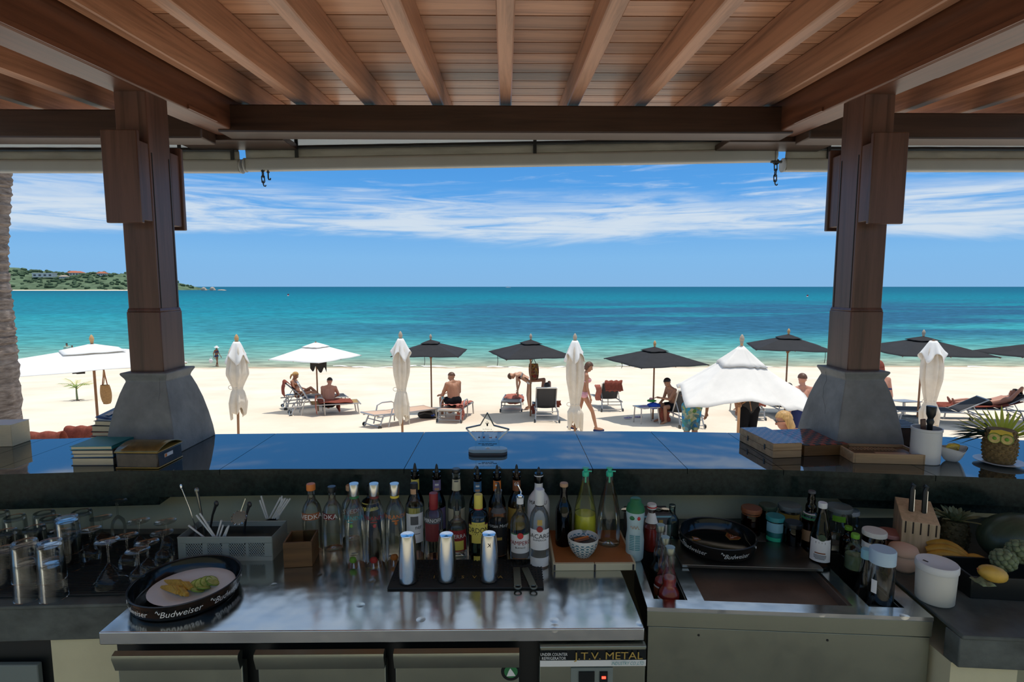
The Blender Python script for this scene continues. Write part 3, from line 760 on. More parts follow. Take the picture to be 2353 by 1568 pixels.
# ------------------------------------------------------------------ the bar counter: polished slabs butted together
def lerp_poly(pts, x):
    for (a, ya), (b, yb) in zip(pts, pts[1:]):
        if a <= x <= b: return ya + (yb - ya) * (x - a) / (b - a)
FR = [(-4, 1.86), (-2.6, 1.94), (-1.5, 2.03), (-0.9, 2.05), (0.9, 2.03), (1.2, 2.0), (1.9, 1.905), (2.8, 1.78), (4, 1.62)]
BK = [(-4, 2.36), (-2.3, 2.46), (-1.37, 2.553), (0, 2.59), (0.7, 2.578), (1.06, 2.55), (1.93, 2.49), (2.6, 2.36), (4, 2.1)]
ctr = thing('bar_counter', 'long polished black stone bar counter mirroring the sky', 'counter', (0, 2.3, CTR))
JX = [-3.9, -3.2, -2.65, -2.13, -1.96, -1.10, -0.393, 0.335, 0.701, 1.065, 1.60, 2.05, 2.6, 3.2, 3.9]
for a, b in zip(JX, JX[1:]):
    g = 0.0012; xs = [a + g, b - g]
    inner = sorted({x for x, _ in FR + BK if a + g < x < b - g})
    xs = [a + g] + inner + [b - g]
    poly = [(x, lerp_poly(FR, x) - 2.3) for x in xs] + [(x, lerp_poly(BK, x) - 2.3) for x in reversed(xs)]
    sb = mk('slab', MB().prism(poly, -0.022, 0.0), [MT['black_granite'], MT['fascia_granite']], ctr, smooth=20)
    for pg in sb.data.polygons: pg.material_index = 0 if abs(pg.normal.z) > 0.5 else 1
fs_ = MB(); xs = [x for x, _ in FR]
poly = [(x, lerp_poly(FR, x) + 0.012 - 2.3) for x in xs] + [(x, lerp_poly(FR, x) + 0.10 - 2.3) for x in reversed(xs)]
mk('fascia', fs_.prism(poly, -0.110, -0.0225), MT['fascia_granite'], ctr, smooth=20)
mk('ledge', MB().box((-1.68, -0.215, -0.128), (0.66, 0.10, 0.036), rz=0.07), MT['fascia_granite'], ctr, bevel=0.003)
mk('ledge', MB().box((1.79, -0.27, -0.135), (0.90, 0.10, 0.050), rz=-0.13), MT['fascia_granite'], ctr, bevel=0.003)
# ------------------------------------------------------------------ under-counter refrigerator with a dented steel top
fr = thing('undercounter_refrigerator', 'long stainless steel undercounter refrigerator with a dented worktop', 'refrigerator', (0, 0, 0))
x0, x1, yf, yb = -1.137, 0.391, 1.442, 2.055
mk('worktop', MB().box(((x0 + x1) / 2, (yf + yb) / 2, WRK - 0.019), (x1 - x0, yb - yf, 0.038)), MT['worktop_steel'], fr, bevel=0.003)
mk('body', MB().box(((x0 + x1) / 2, (yf + yb) / 2 + 0.02, 0.44), (x1 - x0 - 0.03, yb - yf - 0.05, 0.76)), MT['black_plastic'], fr)
def door(xa, xb):
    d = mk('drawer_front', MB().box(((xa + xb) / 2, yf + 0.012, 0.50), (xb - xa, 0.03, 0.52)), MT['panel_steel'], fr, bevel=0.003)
    lip = MB(); M = Matrix.Translation(((xa + xb) / 2, 0, 0))
    sec = [(yf - 0.024, 0.806), (yf - 0.010, 0.812), (yf + 0.004, 0.800), (yf - 0.004, 0.760), (yf - 0.014, 0.7555), (yf - 0.026, 0.796)]
    w = xb - xa
    vs = [(-w / 2, a, b) for a, b in sec] + [(w / 2, a, b) for a, b in sec]; n = len(sec)
    lip.add(vs, [tuple(range(n)), tuple(range(2 * n - 1, n - 1, -1))] + [(i, n + i, n + (i + 1) % n, (i + 1) % n) for i in range(n)], M)
    mk('pull_lip', lip, MT['panel_steel'], d, smooth=30)
    return d
edges = []
for pa, pb in ((264, 552), (588, 884), (906, 1193)):
    a, b = atY(pa, 1500, yf - 0.01).x, atY(pb, 1500, yf - 0.01).x
    last = door(a, b)
# the control end with its maker's plate, switch and pilot light
a, b = atY(1240, 1500, yf - 0.01).x, atY(1485, 1500, yf - 0.01).x
pn = mk('control_panel', MB().box(((a + b) / 2, yf + 0.010, 0.53), (b - a, 0.03, 0.50)), MT['panel_steel'], fr, bevel=0.003)
mk('panel_rail', MB().box(((a + b) / 2, yf - 0.002, 0.8105), (b - a, 0.024, 0.014)), MT['panel_steel'], pn, bevel=0.004)
def plate(px0, px1, py0, py1, m, name, dy, parent):
    p, q = atY(px0, py0, yf - dy), atY(px1, py1, yf - dy)
    return mk(name, MB().box(((p.x + q.x) / 2, yf - dy + 0.002, (p.z + q.z) / 2), (q.x - p.x, 0.004, p.z - q.z)), MT[m], parent)
plate(1241, 1484, 1491, 1517, 'black_gloss', 'nameplate', 0.010, pn)
plate(1241, 1484, 1518, 1531, 'silver_print', 'nameplate_strip', 0.010, pn)
def front_text(s, px, py, width_px, m, shear=0.0, h=None, parent=None, Y=None, name='lettering'):
    Y = yf - 0.0145 if Y is None else Y
    p = atY(px, py, Y); w = (atY(px + width_px / 2, py, Y) - atY(px - width_px / 2, py, Y)).length
    v, f = txt(s); ww = max(q.x for q in v) - min(q.x for q in v); cxm = (max(q.x for q in v) + min(q.x for q in v)) / 2
    k = w / ww; kh = k if h is None else (atY(px, py, Y).z - atY(px, py + h, Y).z) / 0.72
    mb = MB(); mb.add([(p.x + (q.x - cxm) * k + shear * q.y * kh, Y, p.z + q.y * kh) for q in v], f)
    return mk(name, mb, MT[m], parent, smooth=0)
front_text('J.T.V. METAL', 1398, 1516, 158, 'gold', h=17, parent=pn)
front_text('UNDER COUNTER', 1273, 1508, 62, 'silver_print', h=7, parent=pn)
front_text('REFRIGERATOR', 1273, 1517, 55, 'silver_print', h=7, parent=pn)
front_text('INDUSTRY CO.,LTD.', 1443, 1529, 76, 'teal', 0.2, h=8, parent=pn)
plate(1312, 1408, 1536, 1568, 'grey_plastic', 'switch_plate', 0.008, pn)
plate(1330, 1366, 1545, 1568, 'black_gloss', 'display', 0.011, pn)
plate(1378, 1396, 1545, 1568, 'black_gloss', 'lamp_window', 0.011, pn)
plate(1383, 1392, 1556, 1561, 'led_red', 'pilot_lamp', 0.0125, pn)
st = atY(1174, 1545, yf - 0.006)
dk = mk('round_sticker', MB().lathe([(0, 0), (0.028, 0), (0.028, 0.001), (0, 0.001)], 28, Matrix.Translation((st.x, yf - 0.003, st.z)) @ Matrix.Rotation(PI / 2, 4, 'X')), MT['black_gloss'], fr)
mk('green_disc', MB().lathe([(0, 0), (0.019, 0), (0.019, 0.001), (0, 0.001)], 24, Matrix.Translation((st.x, yf - 0.0042, st.z)) @ Matrix.Rotation(PI / 2, 4, 'X')), MT['green'], dk)
mk('white_peak', MB().prism([(-0.012, -0.013), (0.013, -0.012), (0.006, 0.0), (-0.002, 0.011), (-0.007, 0.001)], 0, 0.001, Matrix.Translation((st.x, yf - 0.0054, st.z)) @ Matrix.Rotation(PI / 2, 4, 'X')), MT['silver_print'], dk)
tmb = MB(); v, f = txt('ROOM')
tmb.add([(st.x + (0.021 + q.y * 0.008) * math.sin(q.x * 0.012 / 0.021), yf - 0.0046, st.z + (0.021 + q.y * 0.008) * math.cos(q.x * 0.012 / 0.021)) for q in v], f)
mk('lettering', tmb, MT['silver_print'], dk, smooth=0)
# ------------------------------------------------------------------ stone worktops at both ends
lw = thing('stone_worktop', 'grey stone worktop holding the upturned glasses', 'worktop', (0, 0, 0))
mk('slab', MB().prism([(-3.4, 1.50), (-1.140, 1.583), (-1.140, 2.10), (-3.4, 2.10)], WRK - 0.012, WRK), MT['grey_stone'], lw, bevel=0.003)
mk('apron', MB().prism([(-3.4, 1.507), (-1.142, 1.590), (-1.142, 1.64), (-3.4, 1.56)], WRK - 0.118, WRK - 0.0122), MT['grey_stone'], lw, bevel=0.003)
struct(mk('wall_left', MB().prism([(-1.41, 1.60), (-1.12, 1.60), (-1.12, 2.15), (-1.41, 2.15)], 0, WRK - 0.119), MT['cream_plaster']), 'cream plastered pier under the stone worktop')
cb = thing('open_cabinet', 'black open cabinet under the stone worktop beside the glasses', 'cabinet', (0, 0, 0))
mk('carcass', MB().box((-1.95, 1.87, 0.37), (1.06, 0.5, 0.74)), MT['black_plastic'], cb)
mk('drawer', MB().box((-1.70, 1.60, 0.60), (0.5, 0.02, 0.11)), MT['grey_plastic'], cb, bevel=0.004)
mk('handle', MB().tube([(-1.66, 1.575, 0.49), (-1.58, 1.575, 0.49), (-1.575, 1.59, 0.49)], 0.006, 8), MT['chrome'], cb)
rw = thing('stone_worktop', 'grey stone worktop holding the fruit and white canister', 'worktop', (0, 0, 0))
mk('slab', MB().prism([(1.262, 1.40), (3.4, 1.22), (3.4, 2.17), (0.40, 2.17), (0.40, 2.03), (1.30, 1.93)], WRK - 0.012, WRK), MT['grey_stone'], rw, bevel=0.003)
mk('apron', MB().prism([(1.262, 1.407), (3.4, 1.227), (3.4, 1.28), (1.262, 1.46)], WRK - 0.10, WRK - 0.0122), MT['grey_stone'], rw, bevel=0.003)
struct(mk('wall_right', MB().prism([(1.262, 1.43), (1.44, 1.415), (1.44, 2.15), (1.262, 2.15)], 0, WRK - 0.101), MT['cream_plaster']), 'cream plastered pier under the fruit worktop')
# ------------------------------------------------------------------ steel ice bin with speed rails
IB = Matrix.Translation((0.425, 1.544, 0)) @ Matrix.Rotation(-0.0745, 4, 'Z')
ibw = 0.824
ice = thing('ice_bin', 'stainless steel ice bin unit with two bottle wells', 'ice bin', (0, 0, 0))
def ibox(name, u0, u1, v0, v1, z0, z1, m, parent=None, bevel=0.0015):
    o = mk(name, MB().box(((u0 + u1) / 2, (v0 + v1) / 2, (z0 + z1) / 2), (u1 - u0, v1 - v0, z1 - z0), IB), MT[m], parent or ice, bevel=bevel); return o
def uv(px, py, z=WRK):
    p = IB.inverted() @ atz(px, py, z); return p.x, p.y
A0, A1 = uv(1503, 1379)[0], uv(1580, 1380)[0]; B0, B1 = uv(1620, 1384)[0], uv(1960, 1394)[0]; C0, C1 = uv(1997, 1395)[0], uv(2080, 1399)[0]
vf = 0.045; vb = 0.40
rim = mk('rim', MB().box((ibw / 2, vf / 2, WRK - 0.006), (ibw, vf, 0.012), IB).box((ibw / 2, (vb + 0.44) / 2, WRK - 0.006), (ibw, 0.44 - vb, 0.012), IB)
   .box((A0 / 2, (vf + vb) / 2, WRK - 0.006), (A0, vb - vf, 0.012), IB).box(((A1 + B0) / 2, (vf + vb) / 2, WRK - 0.006), (B0 - A1, vb - vf, 0.012), IB)
   .box(((B1 + C0) / 2, (vf + vb) / 2, WRK - 0.006), (C0 - B1, vb - vf, 0.012), IB).box(((C1 + ibw) / 2, (vf + vb) / 2, WRK - 0.006), (ibw - C1, vb - vf, 0.012), IB), MT['worktop_steel'], ice, smooth=0)
def well(name, u0, u1, v0, v1, d, m):
    t = 0.002; mb = MB()
    for a in ((u0, u0 + t, v0, v1), (u1 - t, u1, v0, v1), (u0, u1, v0, v0 + t), (u0, u1, v1 - t, v1)):
        mb.box(((a[0] + a[1]) / 2, (a[2] + a[3]) / 2, WRK - 0.012 - d / 2), (a[1] - a[0], a[3] - a[2], d), IB)
    mb.box(((u0 + u1) / 2, (v0 + v1) / 2, WRK - 0.012 - d), (u1 - u0, v1 - v0, t), IB)
    return mk(name, mb, MT[m], ice, smooth=0)
WD = 0.17
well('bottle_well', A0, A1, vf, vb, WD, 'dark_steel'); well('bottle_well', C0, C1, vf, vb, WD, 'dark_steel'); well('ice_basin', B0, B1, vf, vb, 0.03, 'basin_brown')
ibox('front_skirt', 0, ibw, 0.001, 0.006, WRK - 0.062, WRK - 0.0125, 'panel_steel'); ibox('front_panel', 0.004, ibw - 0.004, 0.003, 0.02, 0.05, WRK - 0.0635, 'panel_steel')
lidv = uv(1700, 1302, WRK + 0.012)[1]
ibox('sliding_lid', B0 - 0.02, B1 + 0.01, lidv, vb + 0.03, WRK + 0.001, WRK + 0.012, 'dark_steel')
mk('screw', MB().lathe([(0, 0), (0.004, 0), (0.003, 0.002), (0, 0.002)], 8, IB @ Matrix.Translation((0.155, 0.003, 0.775)) @ Matrix.Rotation(PI / 2, 4, 'X')), MT['ink_black'], ice)
mk('screw', MB().lathe([(0, 0), (0.004, 0), (0.003, 0.002), (0, 0.002)], 8, IB @ Matrix.Translation((0.53, 0.003, 0.775)) @ Matrix.Rotation(PI / 2, 4, 'X')), MT['ink_black'], ice)
LIDZ = WRK + 0.0125
# ------------------------------------------------------------------ bottles behind the counter
def facing(x, y): return math.atan2(-y, -x) + PI / 2        # turn so that local -y looks at the bartender
SHAPES = {   # (radius share, height share)
    'tall':   [(0.0, 0.0), (0.92, 0.0), (1.0, 0.012), (1.0, 0.60), (0.96, 0.65), (0.80, 0.71), (0.56, 0.77), (0.42, 0.82), (0.40, 0.87)],
    'round':  [(0.0, 0.0), (0.92, 0.0), (1.0, 0.012), (1.0, 0.56), (0.97, 0.62), (0.86, 0.68), (0.62, 0.735), (0.42, 0.775), (0.37, 0.82), (0.36, 0.90)],
    'square_shoulder': [(0.0, 0.0), (0.94, 0.0), (1.0, 0.012), (1.0, 0.64), (0.98, 0.68), (0.86, 0.72), (0.50, 0.755), (0.38, 0.78), (0.36, 0.88)],
    'syrup':  [(0.0, 0.0), (0.92, 0.0), (1.0, 0.012), (1.0, 0.50), (0.96, 0.56), (0.78, 0.63), (0.52, 0.69), (0.44, 0.73), (0.42, 0.90), (0.46, 0.91), (0.46, 0.935), (0.40, 0.94)],
    'carafe': [(0.0, 0.0), (0.90, 0.0), (1.0, 0.012), (1.0, 0.32), (0.94, 0.45), (0.72, 0.62), (0.44, 0.76), (0.33, 0.84), (0.34, 0.90)],
    'beer':   [(0.0, 0.0), (0.92, 0.0), (1.0, 0.015), (1.0, 0.52), (0.92, 0.60), (0.66, 0.68), (0.48, 0.74), (0.42, 0.86), (0.46, 0.95), (0.42, 0.965)],
    'sauce':  [(0.0, 0.0), (0.92, 0.0), (1.0, 0.015), (1.0, 0.40), (0.90, 0.50), (0.66, 0.66), (0.44, 0.80), (0.36, 0.88), (0.36, 0.92)],
    'ridged': [(0.0, 0.0), (0.92, 0.0), (1.0, 0.012), (1.0, 0.52), (0.94, 0.56), (0.70, 0.60), (0.60, 0.63), (0.66, 0.68), (0.60, 0.73), (0.44, 0.78), (0.50, 0.83), (0.42, 0.87), (0.40, 0.95)],
}
def radius_at(shape, R, H, z):
    p = SHAPES[shape]
    for (a, za), (b, zb) in zip(p, p[1:]):
        if za * H <= z <= zb * H + 1e-9: return R * (a + (b - a) * ((z / H - za) / max(zb - za, 1e-9)))
    return R * p[-1][0]
def bottle(px, ytop, Y, label, shape='tall', R=0.037, gl='clear_glass', cap=None, liquid=None, labels=(), words=(), pour=None, zb=None, turn=0.0, extra=0.0, cat='bottle', group=None, name='bottle', wide=None, tilt=None):
    zb = WRK + 0.0005 if zb is None else zb
    p = atY(px, ytop, Y); H = p.z - zb; Hb = H - (0.030 if pour else 0.0)
    t = thing(name, label, cat, (p.x, Y, zb), 0, group)
    t.rotation_euler = (0, 0, facing(p.x, Y) + math.radians(turn))
    prof = [(max(a * R, 1e-4), b * Hb) for a, b in SHAPES[shape]]
    if pour or cap is None: prof += [(prof[-1][0], Hb * 0.985), (prof[-1][0] * 1.12, Hb * 0.985), (prof[-1][0] * 1.12, Hb), (prof[-1][0] * 0.8, Hb)]
    mk('glass_body', MB().lathe(prof, 22, cap=False), MT[gl], t, smooth=50)
    if liquid:
        lv, lm = liquid; pts = [(max(a * R - 0.0022, 1e-4), max(b * Hb, 0.004)) for a, b in SHAPES[shape] if b <= lv] + [(max(radius_at(shape, R, Hb, lv * Hb) - 0.0022, 1e-4), lv * Hb), (1e-4, lv * Hb)]
        mk('liquid', MB().lathe(pts, 18, cap=False), MT[lm], t, smooth=50)
    if cap:
        cr, c0, cm = cap[:3]; r = cr * R; top = H if len(cap) < 4 else cap[3] * H
        mk('cap', MB().lathe([(1e-4, c0 * H), (r * 0.96, c0 * H), (r, c0 * H + 0.002), (r, top - 0.003), (r * 0.92, top), (1e-4, top)], 18), MT[cm], t, smooth=40)
    if pour:
        r = prof[-1][0]
        mb = MB()
        if pour == 'steel': mb.lathe([(1e-4, Hb), (r * 0.95, Hb), (r * 0.9, Hb + 0.004), (1e-4, Hb + 0.004)], 12).tube([(0, 0, Hb), (0.004, -0.002, Hb + 0.018), (-0.008, -0.004, H + 0.012)], [0.004, 0.0036, 0.003], 8)
        else: mb.lathe([(1e-4, Hb - 0.01), (r * 0.78, Hb - 0.01), (r * 0.72, Hb + 0.002), (r * 0.62, Hb + 0.010), (r * 0.40, H - 0.006), (r * 0.10, H), (1e-4, H)], 12)
        mk('pourer', mb, MT['chrome' if pour == 'steel' else 'black_plastic'], t)
    for lb in labels:
        z0, z1, a0, a1, m = lb[:5]
        nm = lb[5] if len(lb) > 5 else 'paper_label'
        ra, rb = radius_at(shape, R, Hb, z0 * H), radius_at(shape, R, Hb, z1 * H)
        if cap and z0 >= cap[1]: ra = rb = cap[0] * R
        mk(nm, MB().band(ra + 0.0004 + (0.0004 if len(lb) > 6 else 0), z0 * H, z1 * H, -90 + a0, -90 + a1, 12, r1=rb + 0.0004 + (0.0004 if len(lb) > 6 else 0)), MT[m], t, smooth=50)
    for w in words:
        if w[0].startswith('='):   # a line of print too small to read
            rr_ = radius_at(shape, R, Hb, w[2] * H) + 0.0012; da = math.degrees(float(w[0][1:]) / rr_) / 2
            mk('fine_print', MB().band(rr_, w[2] * H, w[2] * H + w[1], -90 + w[3] - da, -90 + w[3] + da, 6, 0.0004), MT[w[4]], t, smooth=0); continue
        s, size, z, ang, m = w[:5]; sh = w[5] if len(w) > 5 else 0.0; sx = w[6] if len(w) > 6 else 1.0
        mk('lettering', letter_cyl(MB(), s, size, radius_at(shape, R, Hb, z * H) + 0.0008, z * H, -90 + ang, sh, sx), MT[m], t, smooth=0)
    return t
Y1, Y2, Y3 = 1.805, 1.885, 1.985
# flavoured vodka by the wooden box
bottle(714, 1112, 1.900, 'clear vodka bottle with an orange cap and orange band', 'round', 0.034, cap=(0.46, 0.91, 'orange'), labels=((0.52, 0.615, -62, 62, 'brown_label'),), words=(('SVEDKA', 0.024, 0.535, 0, 'silver_print', 0, 1.05),), turn=-14)
bottle(762, 1118, 1.925, 'clear vodka bottle with a dark brown band and dark cap', 'round', 0.034, cap=(0.46, 0.91, 'black_plastic'), labels=((0.52, 0.615, -62, 62, 'maroon_label'),), words=(('SVEDKA', 0.024, 0.535, 0, 'silver_print', 0, 1.05),), turn=-48)
bottle(804, 1115, 2.000, 'vodka bottle with a tan cap standing behind the green-collared bottle', 'round', 0.034, cap=(0.46, 0.91, 'wine_cork'), labels=((0.52, 0.615, -62, 62, 'brown_label'),), words=(('SVEDKA', 0.024, 0.535, 0, 'silver_print', 0, 1.05),), turn=24)
bottle(851, 1116, 2.030, 'black-necked wine bottle with a yellow label behind the vodka row', 'square_shoulder', 0.036, 'dark_glass', cap=(0.40, 0.86, 'black_plastic'), labels=((0.56, 0.70, -70, 70, 'yellow_label'),))
for px, m, wm, s, turn, w, lab in ((813, 'green', 'teal', 'FINLANDIA', -30, 'green', 'clear vodka bottle with a silver cap and green collar'),
                                   (859, 'maroon_label', 'dark_red', 'FINLANDIA', -6, 'red', 'clear vodka bottle with a silver cap and dark red collar'),
                                   (906, 'yellow', 'orange', 'FINLANDIA', 2, 'yellow', 'clear vodka bottle with a silver cap and yellow collar')):
    b = bottle(px, 1111, Y1 + (0.02 if px > 900 else 0), lab, 'tall', 0.0335, cap=(0.50, 0.855, 'shaker_steel'), labels=((0.825, 0.853, -180, 180, m, 'collar'),), words=((s, 0.020, 0.60, 0, wm, 0, 0.95), ('=0.022', 0.003, 0.57, 0, wm)), turn=turn)
    mk('fruit_print', MB().ball((0.002, -0.028, 0.152), (0.006, 0.005, 0.007), 8).ball((-0.006, -0.010, 0.022), (0.014, 0.010, 0.012), 8), MT['lime_green' if w == 'green' else ('red' if w == 'red' else 'orange')], b)
bottle(951, 1110, 1.875, 'clear vodka bottle with a large white label and dark foil cap', 'square_shoulder', 0.0335, cap=(0.42, 0.86, 'ink_black'), labels=((0.86, 0.93, -50, 30, 'wine_cork', 'foil_patch'), (0.22, 0.62, -50, 62, 'white_paper'), (0.47, 0.585, -20, 26, 'ink_grey', 'portrait_print', 1)), words=(('ner', 0.022, 0.41, 26, 'ink_black', 0, 0.8), ('=0.02', 0.002, 0.34, 20, 'ink_grey')), turn=-4)
bottle(996, 1133, 1.86, 'clear vodka bottle with a red cap and red label', 'square_shoulder', 0.0325, cap=(0.48, 0.75, 'dark_red'), labels=((0.30, 0.57, -55, 40, 'maroon_label'), (0.575, 0.66, -60, 44, 'ink_grey', 'name_band')), words=(('SMIRNOFF', 0.019, 0.595, -8, 'silver_print', 0, 0.85),), turn=-10)
bottle(1050, 1148, 1.865, 'tequila bottle with a dark red label and black pourer', 'round', 0.036, cap=None, pour='black', labels=((0.16, 0.52, -48, 62, 'dark_red'), (0.18, 0.34, -30, 40, 'yellow_label', 'yellow_patch', 1)), words=(('SIERRA', 0.020, 0.39, 8, 'silver_print', 0, 0.95),), turn=-4)
bottle(1099, 1136, 1.85, 'gin bottle with a yellow cap and large yellow label', 'square_shoulder', 0.036, 'bluish_glass', cap=(0.42, 0.78, 'yellow_label'), labels=((0.775, 0.80, -180, 180, 'red', 'red_collar'), (0.30, 0.62, -36, 40, 'yellow_label'), (0.42, 0.575, -58, 62, 'yellow_label', 'name_band', 1), (0.575, 0.59, -58, 62, 'maroon_label', 'rule'), (0.41, 0.422, -58, 62, 'maroon_label', 'rule'), (0.03, 0.10, -24, 28, 'yellow_label', 'foot_label')), words=(("GORDON'S", 0.027, 0.46, 0, 'ink_black', 0, 0.8), ('=0.05', 0.0035, 0.432, 0, 'ink_black'),), turn=-4)
bottle(1145, 1108, 1.885, 'spiced rum bottle with a dark label and black pourer', 'round', 0.034, 'clear_glass', pour='black', liquid=(0.52, 'ink_black'), labels=((0.60, 0.66, -60, 60, 'ink_grey', 'neck_label'), (0.10, 0.46, -62, 62, 'ink_black')), words=(('Captain Morgan', 0.017, 0.415, 4, 'silver_print', 0.15, 0.9), ('=0.03', 0.010, 0.24, 0, 'gold')), turn=-3)
bottle(1195, 1122, Y1 + 0.01, 'white rum bottle with a red medallion label and steel pourer', 'round', 0.0345, pour='steel', labels=((0.80, 0.885, -60, 60, 'white_paper', 'neck_label'), (0.12, 0.44, -60, 60, 'white_paper'), (0.12, 0.185, -60, 60, 'ink_grey', 'foot_band', 1), (0.428, 0.44, -60, 60, 'green', 'rule', 1)), words=(('PAMPERO', 0.021, 0.295, 0, 'dark_red', 0, 0.92), ('BLANCO', 0.009, 0.25, 0, 'ink_black')), turn=2)
bottle(1240, 1124, Y1, 'white rum bottle with a white cap and bat medallion label', 'round', 0.0345, cap=(0.48, 0.80, 'white_plastic'), labels=((0.785, 0.80, -180, 180, 'ink_black', 'collar'), (0.245, 0.51, -62, 62, 'white_paper'), (0.02, 0.14, -62, 62, 'white_paper', 'foot_label'), (0.57, 0.64, -14, 14, 'gold', 'shoulder_seal')), words=(('BACARDI', 0.022, 0.40, 0, 'ink_black', 0, 1.0), ('SUPERIOR', 0.009, 0.365, 0, 'ink_grey', 0, 1.2)), turn=2)
for px, ang_z in ((1240, 0.50), (1195, 0.40)):
    p = atY(px, 1124, Y1); host = [o for o in bpy.data.objects if o.get('category') == 'bottle' and abs(o.location.x - p.x) < 0.01 and abs(o.location.y - Y1) < 0.02][0]
    Rr = 0.0358
    mk('medallion', MB().lathe([(1e-4, 0), (0.011, 0), (0.010, 0.0014), (1e-4, 0.0014)], 16, Matrix.Translation((0, -Rr, ang_z * 0.28)) @ Matrix.Rotation(PI / 2, 4, 'X')), MT['dark_red' if px == 1240 else 'red'], host)
# the back row of syrups and liqueurs
for px, yt, m, gl, lab, s in ((953, 1064, 'yellow_label', 'dark_green_glass', 'dark green bottle with a yellow neck label and pourer', None), (1003, 1066, 'violet_label', 'dark_glass', 'dark syrup bottle with a violet neck label and pourer', 'MONIN'),
                              (1097, 1071, 'blue_label', 'dark_glass', 'dark syrup bottle with a blue neck label and pourer', 'MONIN'), (1142, 1068, 'orange', 'dark_glass', 'dark syrup bottle with an orange neck label and pourer', 'MONIN'),
                              (1187, 1067, 'brown_label', 'amber_glass', 'syrup bottle with a brown neck label reading 60 and pourer', '60')):
    b = bottle(px, yt, Y3, lab, 'syrup', 0.033, gl, pour='black', labels=((0.665, 0.80, -75, 75, m, 'neck_label'), (0.18, 0.46, -65, 65, 'gold' if s == '60' else m)), words=(((s, 0.020, 0.735, 0, 'silver_print', 0, 0.9),) if s == '60' else (('=0.014', 0.006, 0.735, 0, 'silver_print'), ('=0.014', 0.005, 0.775, 0, 'ink_grey'), ('=0.018', 0.008, 0.675, 0, 'wine_cork'))) if s else (), turn=0)
bottle(1048, 1077, Y3, 'pale syrup bottle with a cream neck label and black cap', 'syrup', 0.033, cap=(0.47, 0.945, 'black_plastic'), labels=((0.71, 0.86, -75, 75, 'cream_plastic', 'neck_label'), (0.30, 0.48, -65, 65, 'cream_plastic')), words=(('=0.016', 0.006, 0.83, 0, 'ink_grey'), ('=0.014', 0.003, 0.78, 0, 'brown_label')))
bottle(1238, 1073, Y3 - 0.03, 'opaque white coconut rum bottle with a black pourer', 'round', 0.042, 'white_gloss', pour='black', labels=(), words=(('MALIBU', 0.021, 0.56, -4, 'ink_black', 0, 1.0),), cap=(0.40, 0.80, 'dark_glass', 0.92))
# ------------------------------------------------------------------ shakers on the bar mat
p0, p1 = atz(890, 1356, WRK), atz(1250, 1356, WRK)
matt = thing('bar_mat', 'long black rubber bar mat under the shakers', 'mat', ((p0.x + p1.x) / 2, 1.735, WRK))
mk('rubber_sheet', MB().box((0, 0, 0.004), (p1.x - p0.x, 0.18, 0.007)), MT['black_rubber'], matt, bevel=0.002)
nub = MB()
for i in range(44):
    for j in range(9): nub.lathe([(0.0028, 0.0076), (0.0022, 0.0100), (1e-4, 0.0102)], 5, Matrix.Translation((-(p1.x - p0.x) / 2 + 0.012 + i * 0.0113, -0.046 + j * 0.0155, 0)), cap=False)
nb = mk('rubber_nubs', nub, MT['black_rubber'], matt, smooth=0); nb['kind'] = 'stuff'
for ch, px in (('I', 997), ('S', 1063), ('V', 1090), ('A', 1150)):
    q = atz(px, 1331, WRK + 0.008)
    mk('lettering', letter_flat(MB(), ch, 0.024, Matrix.Translation((q.x - (p0.x + p1.x) / 2, q.y - 1.735, 0.0104)), 0, 1.0), MT['gold'], matt, smooth=0)
MATZ = WRK + 0.0102
for i, (px, yt, yb) in enumerate(((938, 1219, 1338), (1027, 1219, 1334), (1124, 1217, 1334))):
    p = atz(px, yb - 4, MATZ); q = atY(px, yt + 8, p.y + 0.005); H = q.z - MATZ
    t = thing('cocktail_shaker', ('upturned steel shaker tin in front of the large white label', 'upturned steel shaker tin in front of the tequila bottle', 'upturned steel shaker tin marked with a black letter K')[i], 'shaker', (p.x, p.y, MATZ), facing(p.x, p.y), 'upturned shaker tins on the bar mat')
    mk('tin_body', MB().lathe([(0.0275, 0.0), (0.0300, 0.0), (0.0302, 0.003), (0.0296, 0.010), (0.0297, H * 0.4), (0.0262, H * 0.86), (0.0240, H - 0.006), (0.0228, H - 0.001), (1e-4, H - 0.002)], 28, cap=False), MT['shaker_steel'], t, smooth=50)
    mk('tin_base', MB().lathe([(0.0226, H - 0.001), (0.0215, H + 0.001), (0.017, H + 0.0005), (1e-4, H - 0.001)], 24, cap=False), MT['chrome'], t, smooth=50)
    if i == 2: mk('letter_mark', letter_cyl(MB(), 'K', 0.018, 0.0265, H * 0.78, -90, 0, -1.0), MT['ink_black'], t, smooth=0)
